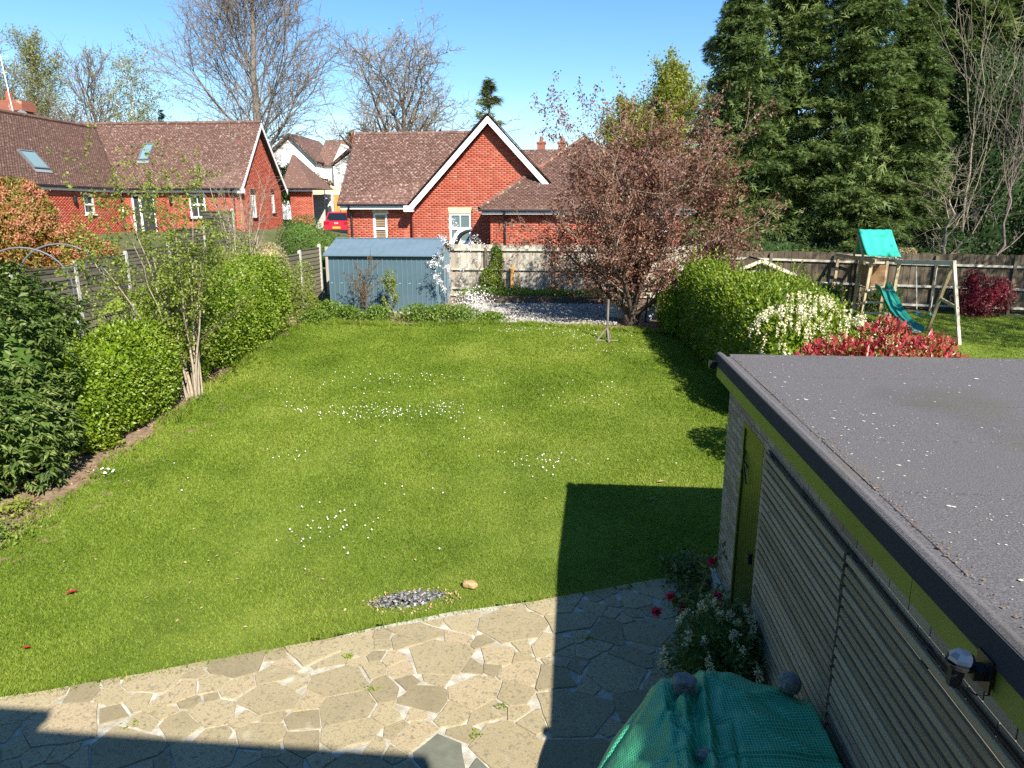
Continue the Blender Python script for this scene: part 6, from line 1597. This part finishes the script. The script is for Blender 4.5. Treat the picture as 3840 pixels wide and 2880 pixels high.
shrub('pale_laurel', (6.0, 20.4, gz(6, 20.4)), 'paler rounded shrub at the back of the laurel hedge', 'shrub', [(5.6, 20.4, gz(5.6, 20) + .8, .8, .7, .8), (6.3, 20.2, gz(6, 20) + .7, .6, .6, .7)], 5200, .10, .45, m_herb, core=.8)
shrub('fence_shrub', (7.6, 24.6, gz(7.6, 24.6)), 'grey green shrub growing before the dark fence', 'shrub', [(7.4, 24.6, gz(7.4, 24.6) + .5, .6, .4, .55), (7.75, 24.7, gz(7.7, 24.7) + .8, .3, .3, .35)], 2600, .10, .35, m_darkleaf, core=.6, lump=.2)
shrub('slide_shrub', (9.9, 25.4, gz(9.9, 25.4)), 'olive shrub behind the climbing frame slide', 'shrub', [(8.9, 25.5, 1.3, .5, .35, .5), (10.6, 25.5, 1.25, .55, .35, .6)], 2600, .09, .4, m_darkleaf, core=.6, lump=.2)
shrub('crimson_bush', (13.8, 25.2, gz(13.8, 25.2)), 'dark crimson bush against the fence by the swing', 'shrub', [(13.7, 25.3, 1.3, .75, .45, .75), (14.2, 25.3, 1.5, .5, .4, .6), (13.4, 25.4, 1.9, .3, .3, .4)], 3600, .09, .4, LEAF("crimson_leaf", [(.09, .012, .02), (.17, .02, .03), (.06, .03, .02)], trans=.2), core=.6, lump=.25, depth=.4)

# ------------------------------------------------------------------ patio plants beside the garage
clump('door_side_plant', 1.42, 7.72, .26, .36, 900, .06, .7, m_darkleaf, 'dark leafy plant at the garage corner beyond the door', sy=.5)
clump('geranium_clump', 1.40, 6.95, .2, .3, 520, .06, .75, m_darkleaf, 'low leafy plant beside the garage door step')
cam_ = bare_tree('camellia_plant', 'small camellia with pink red flowers beside the garage door', (1.34, 6.45, 0), (1.25, 6.35, .46), .014,
                 [dict(n=7, tr=(.2, 1), ang=(58, 10, 35), lr=(.85, .15), K=5, up=.05, wob=.14, rr=.8, rmin=.004), dict(n=3, tr=(.4, 1), ang=(40, 10), lr=(.35, .1), K=3, up=.1, rr=.8, rmin=.003)], m_hazelbark, m_hazelbark, leaves=(330, .07, .5, m_darkleaf, .03), cat='plant', wob=.01, K=5)
root, lv = cam_
tips = lv[1][0][:, -1]; tips = tips[np.argsort(-tips[:, 2])][:6]
for p in list(tips) + [np.array([.86, 6.3, .42])]:
    n = 26; P = np.tile(p, (n, 1)) + rng.normal(0, .006, (n, 3)); d = runit(n) + np.array([0, -.2, .5])
    V, F = leafmesh(P, d, runit(n), .055, .045, .4); link('flower', np_mesh('flower', V, F), m_camellia, root)
pot = thing('plant_pot', (1.36, 5.7, 0), 'dark round plant pot holding the cream flowered shrub', 'pot')
mb = MB(); rr_ = [.15, .17, .20, .215, .215, .19, .18]; zz_ = [0, .1, .26, .34, .37, .37, .30]; a = np.arange(20) * 2 * np.pi / 20
V = [(1.36 + r * math.cos(t), 5.7 + r * math.sin(t), z) for r, z in zip(rr_, zz_) for t in a]; F = [(j * 20 + i, j * 20 + (i + 1) % 20, (j + 1) * 20 + (i + 1) % 20, (j + 1) * 20 + i) for j in range(6) for i in range(20)] + [tuple(120 + i for i in range(20)), tuple(19 - i for i in range(20))]
mb.raw(V, F); mb.build('pot_body', MAT("dark_glazed_pot", [(.03, .03, .035), (.05, .045, .05)], rough=.35, spec=.5), pot, True)
bl = [(1.3, 5.62, .58, .34, .3, .26), (1.12, 5.45, .5, .26, .25, .22), (1.45, 5.45, .52, .2, .28, .24), (1.40, 5.9, .56, .2, .22, .2)]
root = shrub('cream_pieris', (1.36, 5.68, .30), 'dark leaved pieris with drooping cream flower tassels in a pot', 'shrub', bl, 1900, .07, .28, m_darkleaf, core=.62, depth=.4, lump=.12, up=.1, droop=.15)
P, N = blob_pts(bl, 62, 2.6, .03, .1, low=-.2)
PP = np.repeat(P, 46, 0); k_ = np.tile(np.linspace(0, 1, 46), len(P)); PP = PP + np.repeat(N, 46, 0) * (.03 + .03 * k_[:, None]) + np.array([0, 0, -.075]) * k_[:, None] + rng.normal(0, .013, PP.shape)
foliage(root, 'flower_tassels', PP, runit(len(PP)), .021, .85, m_cream, spread=1)['kind'] = 'stuff'

# ------------------------------------------------------------------ conifers on the right
def frond_mesh(P, D, N, L):
    """flat feathery spray: one long and four short pointed blades per spray"""
    n = len(P); D = D / (np.linalg.norm(D, axis=1, keepdims=True) + 1e-9); S = np.cross(D, N); S /= np.linalg.norm(S, axis=1, keepdims=True) + 1e-9
    L = L[:, None]; V = []
    for f0, ang, ln, w in ((0, 0, 1, .13), (.15, .75, .55, .12), (.15, -.75, .55, .12), (.45, .6, .45, .11), (.45, -.6, .45, .11)):
        b = P + D * L * f0; d = D * math.cos(ang) + S * math.sin(ang); s = S * math.cos(ang) - D * math.sin(ang)
        V.append(np.stack([b - s * L * w * .5, b + s * L * w * .5, b + d * L * ln - np.array([0, 0, .12]) * L * ln], 1))
    V = np.concatenate(V, 1).reshape(-1, 3)
    return V, np.arange(len(V)).reshape(-1, 3)


def leyland(name, label, x, y, h, r, n_br, per, mat, group=None, base=.0, L=.21, lean=(0, 0), shape=.62, fan=1.0, inner=True, bark=None, z0=None):
    z0 = gz(x, y) if z0 is None else z0; root = thing(name, (x, y, z0), label, 'tree', group)
    mb = MB(); mb.tube([(x, y, z0 - .1), (x + lean[0] * .5, y + lean[1] * .5, z0 + h * .5), (x + lean[0], y + lean[1], z0 + h * .96)], [r * .1, r * .06, .03], 9); mb.build('trunk', bark or m_barkdark, root, True)
    t = base + (1 - base) * rng.random(n_br) ** 1.15
    az = rng.uniform(0, 2 * np.pi, n_br)
    prof = (np.clip(1 - t, 0, 1) ** shape) * np.clip(.62 + t * 3.0, 0, 1)
    rad = r * prof * (1 + .16 * np.sin(3 * az + 9 * t) + .1 * np.sin(7 * az - 13 * t)) * rng.uniform(.70, 1.12, n_br)
    ax = np.stack([x + lean[0] * t, y + lean[1] * t, z0 + h * t], 1)
    out = np.stack([np.cos(az), np.sin(az), np.zeros(n_br)], 1); lat = np.stack([-np.sin(az), np.cos(az), np.zeros(n_br)], 1)
    Lb = np.minimum(rng.uniform(1.0, 1.9, n_br) * fan, rad + .25)
    s = np.clip(rng.beta(2.2, 1.3, (n_br, per)), 0, 1); u = rng.normal(0, .5, (n_br, per)).clip(-1, 1)
    wd = (.42 * Lb)[:, None] * np.sin(np.pi * (.12 + .78 * s)); rise = rng.uniform(.25, .75, n_br) * (.55 + .6 * t)
    P = ax[:, None] + out[:, None] * (rad[:, None] - Lb[:, None] * (1 - s))[..., None] + lat[:, None] * (u * wd)[..., None]
    P[..., 2] += (Lb * rise)[:, None] * (s - .55 * s ** 2.5) - np.abs(u) * wd * .22 + rng.normal(0, .055 * fan, P.shape[:2]) - (Lb * .12)[:, None] * np.clip(s - .75, 0, 1) * 4
    D = out[:, None] * .85 + lat[:, None] * (u * .8)[..., None] + np.stack([np.zeros_like(s), np.zeros_like(s), (.25 - .55 * s)], -1) + rng.normal(0, .3, P.shape)
    N = np.array([0, 0, 1.]) + rng.normal(0, .4, P.shape)
    P = P.reshape(-1, 3); V, F = frond_mesh(P, D.reshape(-1, 3), N.reshape(-1, 3), rng.uniform(.7, 1.3, len(P)) * L)
    link('crown', np_mesh('crown', V, F), mat, root)['kind'] = 'stuff'
    if inner:
        n = 8000; t = base + (1 - base) * rng.random(n) ** 1.2; a = rng.uniform(0, 6.28, n); q = r * (np.clip(1 - t, 0, 1) ** shape) * np.clip(.62 + t * 3, 0, 1) * rng.uniform(.05, .75, n)
        P = np.stack([x + lean[0] * t + q * np.cos(a), y + lean[1] * t + q * np.sin(a), z0 + h * t], 1)
        V, F = frond_mesh(P, runit(n) + np.array([0, 0, .2]), runit(n), rng.uniform(.8, 1.4, n) * L * 2.0)
        link('inner_foliage', np_mesh('inner_foliage', V, F), mat, root)['kind'] = 'stuff'
    return root


GL = 'tall conifers behind the dark fence'
leyland('leyland_conifer', 'leftmost of the tall green conifers, tapering to a point beside the pale spring tree', 6.1, 29.6, 11.6, 2.9, 210, 170, m_con, GL, .02)
leyland('leyland_conifer', 'tall green conifer rising straight behind the copper plum tree, second from the left', 8.3, 30.4, 13.4, 3.3, 240, 180, m_con, GL, .02)
leyland('leyland_conifer', 'broad green conifer directly behind the turquoise canopy', 10.5, 29.6, 12.9, 3.4, 240, 180, m_con, GL, .03)
leyland('leyland_conifer', 'rightmost of the tall green conifers, next to the bare dead trunk', 12.6, 30.0, 10.8, 2.8, 200, 170, m_con, GL, .06)
leyland('shaded_conifer', 'dark conifer filling the gap between the tall conifers and the right edge', 15.8, 32.6, 15, 2.6, 170, 110, m_con, None, .05, L=.4)
leyland('dark_conifer', 'dark conifer at the right edge behind the bare branches', 18.8, 33.0, 17, 3.0, 170, 110, m_con, None, .1, L=.45)
leyland('cedar_tree', 'small open cedar behind the brick gable', -5.9, 50, 10.0, 3.2, 90, 20, m_cedar, None, .25, L=.6, shape=.9, inner=False)
leyland('young_conifer', 'tiny dark conifer above the left bungalow ridge', -34.6, 60, 9.6, .75, 60, 30, m_ivy, None, .3, L=.3, shape=.6, fan=.4, inner=False)
leyland('garden_conifer', 'dark green conifer beyond the white house roof', -23.5, 76, 8.8, 1.9, 160, 20, m_con, None, .2, L=.5, inner=False)

shrub('ivy_thicket', (16.6, 29.5, gz(16.6, 29.5)), 'dark ivy covered thicket at the right edge behind the fence', 'thicket', [(16.4, 30.2, 4.2, 1.9, 1.4, 2.9), (18.2, 29.6, 3.6, 1.8, 1.4, 2.8), (15.0, 30.6, 3.0, 1.5, 1.2, 2.0), (17.4, 30.8, 7.0, 1.8, 1.4, 2.4), (19.4, 31, 6, 2, 1.5, 4), (16.0, 31.2, 8.4, 1.5, 1.2, 2.0), (15.2, 31.0, 5.4, 1.2, 1.0, 1.8)], 36000, .12, .6, m_ivy, core=.88, lump=.12, depth=.22)
shrub('dark_undergrowth', (9.5, 28.2, gz(9.5, 28.2)), 'dark evergreen undergrowth behind the fence below the conifers', 'undergrowth', [(5.2, 28.0, 2.2, 1.4, .8, 1.5), (7.4, 28.2, 2.1, 1.5, .8, 1.3), (9.8, 28.2, 2.0, 1.5, .8, 1.2), (12, 28.3, 2.0, 1.5, .8, 1.2), (14, 28.6, 2.2, 1.3, .8, 1.4)], 15000, .11, .5, m_ivy, core=.86, lump=.15)
shrub('pampas_tuft', (5.3, 26.9, 1.9), 'spiky yellowish tuft above the dark fence near the plum tree', 'plant', [(5.3, 26.9, 2.75, .35, .25, .35)], 420, .34, .05, m_dry, depth=.6, up=1.2)
shrub('pale_flower_bush', (11.6, 26.9, 1.4), 'small pale flower heads showing over the dark fence', 'shrub', [(11.5, 26.8, 2.75, .35, .25, .2), (11.9, 26.8, 2.8, .2, .2, .15)], 700, .07, .6, m_dry, depth=.3)
T3 = [dict(n=13, tr=(.3, 1), ang=(72, 12, 40), lr=(.36, .08), K=6, up=.02, wob=.26, rr=.4, rmin=.012), dict(n=6, tr=(.2, 1), ang=(50, 15), lr=(.5, .12), K=5, up=-.02, wob=.28, rr=.5, rmin=.008), dict(n=5, tr=(.2, 1), ang=(50, 15), lr=(.5, .12), K=4, up=0, wob=.25, rr=.6, rmin=.008)]
bare_tree('dead_tree', 'dead tree with pale twisted bare branches by the fence', (13.6, 27.8, gz(13.6, 27.8)), (13.4, 27.8, 4.9), .13, T3, m_twigpale, m_twigpale)
T4 = [dict(n=14, tr=(.1, 1), ang=(28, 8, 18), lr=(.5, .1), K=6, up=.2, wob=.12, rr=.5, rmin=.010), dict(n=6, tr=(.2, 1), ang=(35, 12), lr=(.42, .1), K=5, up=.15, wob=.12, rr=.6, rmin=.009), dict(n=4, tr=(.2, 1), ang=(35, 12), lr=(.45, .1), K=4, up=.1, wob=.12, rr=.6, rmin=.007)]
bare_tree('bare_thicket_tree', 'thin bare tree with pinkish twigs before the ivy thicket', (15.6, 28.4, gz(15.6, 28.4)), (16.2, 28.2, 8.6), .06, T4, m_twigpink, m_twigpink)
bare_tree('slender_bare_tree', 'slender bare tree rising right of the conifers', (14.6, 28.9, gz(14.6, 28.9)), (14.4, 28.8, 10.6), .06, [dict(T4[0], n=9), dict(T4[1], n=5), T4[2]], m_twigpale, m_twigpale)

# ------------------------------------------------------------------ bare and budding trees behind the houses
LIME = [dict(n=42, tr=(.2, .98), ang=(70, 6, 26), lr=(.30, .03), K=8, up=.17, wob=.08, rr=.26, rmin=.035, prof=lambda t: .62 + .75 * np.sin(np.pi * np.clip(t * .95, 0, 1)) ** .8 - .25 * t),
        dict(n=10, tr=(.18, 1), ang=(36, 10), lr=(.42, .1), K=6, up=.08, wob=.1, rr=.5, rmin=.028), dict(n=7, tr=(.15, 1), ang=(38, 12), lr=(.42, .1), K=5, up=.04, wob=.12, rr=.55, rmin=.018), dict(n=4, tr=(.2, 1), ang=(38, 12), lr=(.5, .1), K=4, up=.0, wob=.14, rr=.6, rmin=.013)]
bare_tree('bare_lime_tree', 'tallest bare tree, oval crown rising behind the left bungalow gable', (-24.4, 55, gz(-24.4, 55)), (-23.9, 55, 20.6), .52, LIME, m_bark, m_twig, wob=.12)
OAK = [dict(n=20, tr=(.26, 1), ang=(62, 8, 30), lr=(.46, .08), K=8, up=.07, wob=.2, rr=.5, rmin=.06, prof=lambda t: np.clip(1.3 - .35 * t, .35, 1.3)),
       dict(n=9, tr=(.2, 1), ang=(46, 12), lr=(.42, .1), K=6, up=.06, wob=.2, rr=.5, rmin=.034), dict(n=7, tr=(.2, 1), ang=(46, 14), lr=(.42, .1), K=5, up=.04, wob=.22, rr=.55, rmin=.022), dict(n=5, tr=(.25, 1), ang=(45, 14), lr=(.45, .1), K=4, up=.02, wob=.25, rr=.6, rmin=.016)]
bare_tree('bare_oak_tree', 'broad crowned bare tree behind the ridge of the brick bungalow', (-14.4, 60, gz(-14.4, 60)), (-14.3, 60, 13.4), .55, OAK, m_barkdark, m_twig, wob=.18, leaves=(2600, .16, .5, m_dry, .1))
SP = [dict(n=22, tr=(.12, 1), ang=(34, 6, 18), lr=(.42, .06), K=7, up=.12, wob=.08, rr=.45, rmin=.05, prof=lambda t: np.clip(1.25 - .8 * t, .3, 1.2)), dict(n=10, tr=(.2, 1), ang=(34, 10), lr=(.42, .1), K=5, up=.1, wob=.1, rr=.5, rmin=.03), dict(n=7, tr=(.2, 1), ang=(36, 12), lr=(.42, .1), K=4, up=.06, wob=.12, rr=.55, rmin=.02)]
bare_tree('budding_tree', 'pale green budding tree at the far left behind the chimney', (-56.8, 75, 4.4), (-56.3, 75, 18.6), .35, SP, m_bark, m_twig, leaves=(14000, .2, .5, m_palegreen, .25))
bare_tree('purple_bare_tree', 'purplish bare tree left of the birch', (-49.2, 72, 4.3), (-48.6, 72, 17.2), .36, [dict(SP[0], ang=(46, 8, 25)), SP[1], SP[2]], m_barkdark, m_twigpink, leaves=(900, .22, .5, m_palegreen, .2))
BI = [dict(n=16, tr=(.25, 1), ang=(38, 8, 25), lr=(.30, .06), K=7, up=-.06, wob=.1, rr=.42, rmin=.035), dict(n=8, tr=(.2, 1), ang=(40, 12), lr=(.5, .1), K=6, up=-.25, wob=.1, rr=.5, rmin=.018), dict(n=4, tr=(.2, 1), ang=(30, 12), lr=(.6, .1), K=4, up=-.35, wob=.08, rr=.55, rmin=.014)]
bare_tree('silver_birch', 'silver birch with white trunk and drooping greenish twigs', (-42.6, 68, 4.2), (-41.8, 68, 15.6), .3, BI, m_birch, m_twig, leaves=(9000, .17, .5, m_palegreen, .18, -.4))
bare_tree('edge_tree', 'greenish tree cut by the left edge of the photo', (-49.8, 60, 3.9), (-49.6, 60, 16.0), .3, SP, m_bark, m_twig, leaves=(2600, .22, .5, m_palegreen, .22))
YG = [dict(n=22, tr=(.10, 1), ang=(44, 8, 14), lr=(.5, .06), K=7, up=.16, wob=.08, rr=.45, rmin=.04, prof=lambda t: np.clip(1.2 - .75 * t, .3, 1.2)), dict(n=9, tr=(.15, 1), ang=(34, 10), lr=(.42, .1), K=5, up=.14, wob=.1, rr=.5, rmin=.024), dict(n=6, tr=(.2, 1), ang=(36, 12), lr=(.42, .1), K=4, up=.1, wob=.12, rr=.55, rmin=.016)]
bare_tree('spring_tree', 'yellow green spring tree between the plum and the conifers', (5.9, 50, gz(5.9, 50)), (5.9, 50, 11.0), .3, YG, m_bark, m_twig, leaves=(30000, .19, .5, m_yellowgreen, .16))
bare_tree('low_spring_tree', 'lower yellow green tree behind the plum crown', (2.6, 47, gz(2.6, 47)), (2.9, 47, 9.0), .22, YG, m_bark, m_twig, leaves=(14000, .18, .5, m_yellowgreen, .16))
shrub('white_house_shrub', (-24.6, 62, 4), 'green shrub in front of the white house', 'shrub', [(-24.8, 62, 6.4, 1.6, 1, 1.6), (-22.8, 61, 5.9, 1.4, 1, 1.4), (-26.3, 62, 7.0, 1.1, 1, 1.3)], 6000, .2, .5, m_darkleaf, core=.75, lump=.2)
shrub('rusty_far_shrub', (-20.9, 60, 4), 'reddish shrub beside the white cottage', 'shrub', [(-20.9, 60, 5.9, .7, .6, .9)], 900, .2, .5, m_bronze, core=.7)
shrub('far_tree_line', (-40, 95, 5), 'distant band of bushes behind the houses', 'trees', [(-70 + i * 9, 100 + 3 * math.sin(i), 7 + rng.normal(0, .6), 6, 3, 3.4) for i in range(14)], 16000, .5, .5, m_twig, core=.9, lump=.15)

# tree standing outside the right of the view; its dappled shade falls on the lawn next door
SH = [dict(n=16, tr=(.3, 1), ang=(60, 10, 30), lr=(.5, .08), K=7, up=.08, wob=.15, rr=.5, rmin=.03), dict(n=8, tr=(.2, 1), ang=(45, 12), lr=(.42, .1), K=5, up=.06, wob=.15, rr=.5, rmin=.018), dict(n=5, tr=(.2, 1), ang=(45, 14), lr=(.42, .1), K=4, up=.04, wob=.2, rr=.55, rmin=.012)]
bare_tree('shade_tree', 'leafy garden tree standing beyond the right of the view', (18.6, 14.5, 0), (18.4, 14.5, 9.5), .26, SH, m_bark, m_twig, leaves=(5200, .16, .6, m_fresh, .2))
bare_tree('side_shade_tree', 'second leafy garden tree beyond the right of the view', (21.8, 18.0, .1), (21.6, 18.0, 9.0), .24, SH, m_bark, m_twig, leaves=(5200, .16, .6, m_fresh, .2))
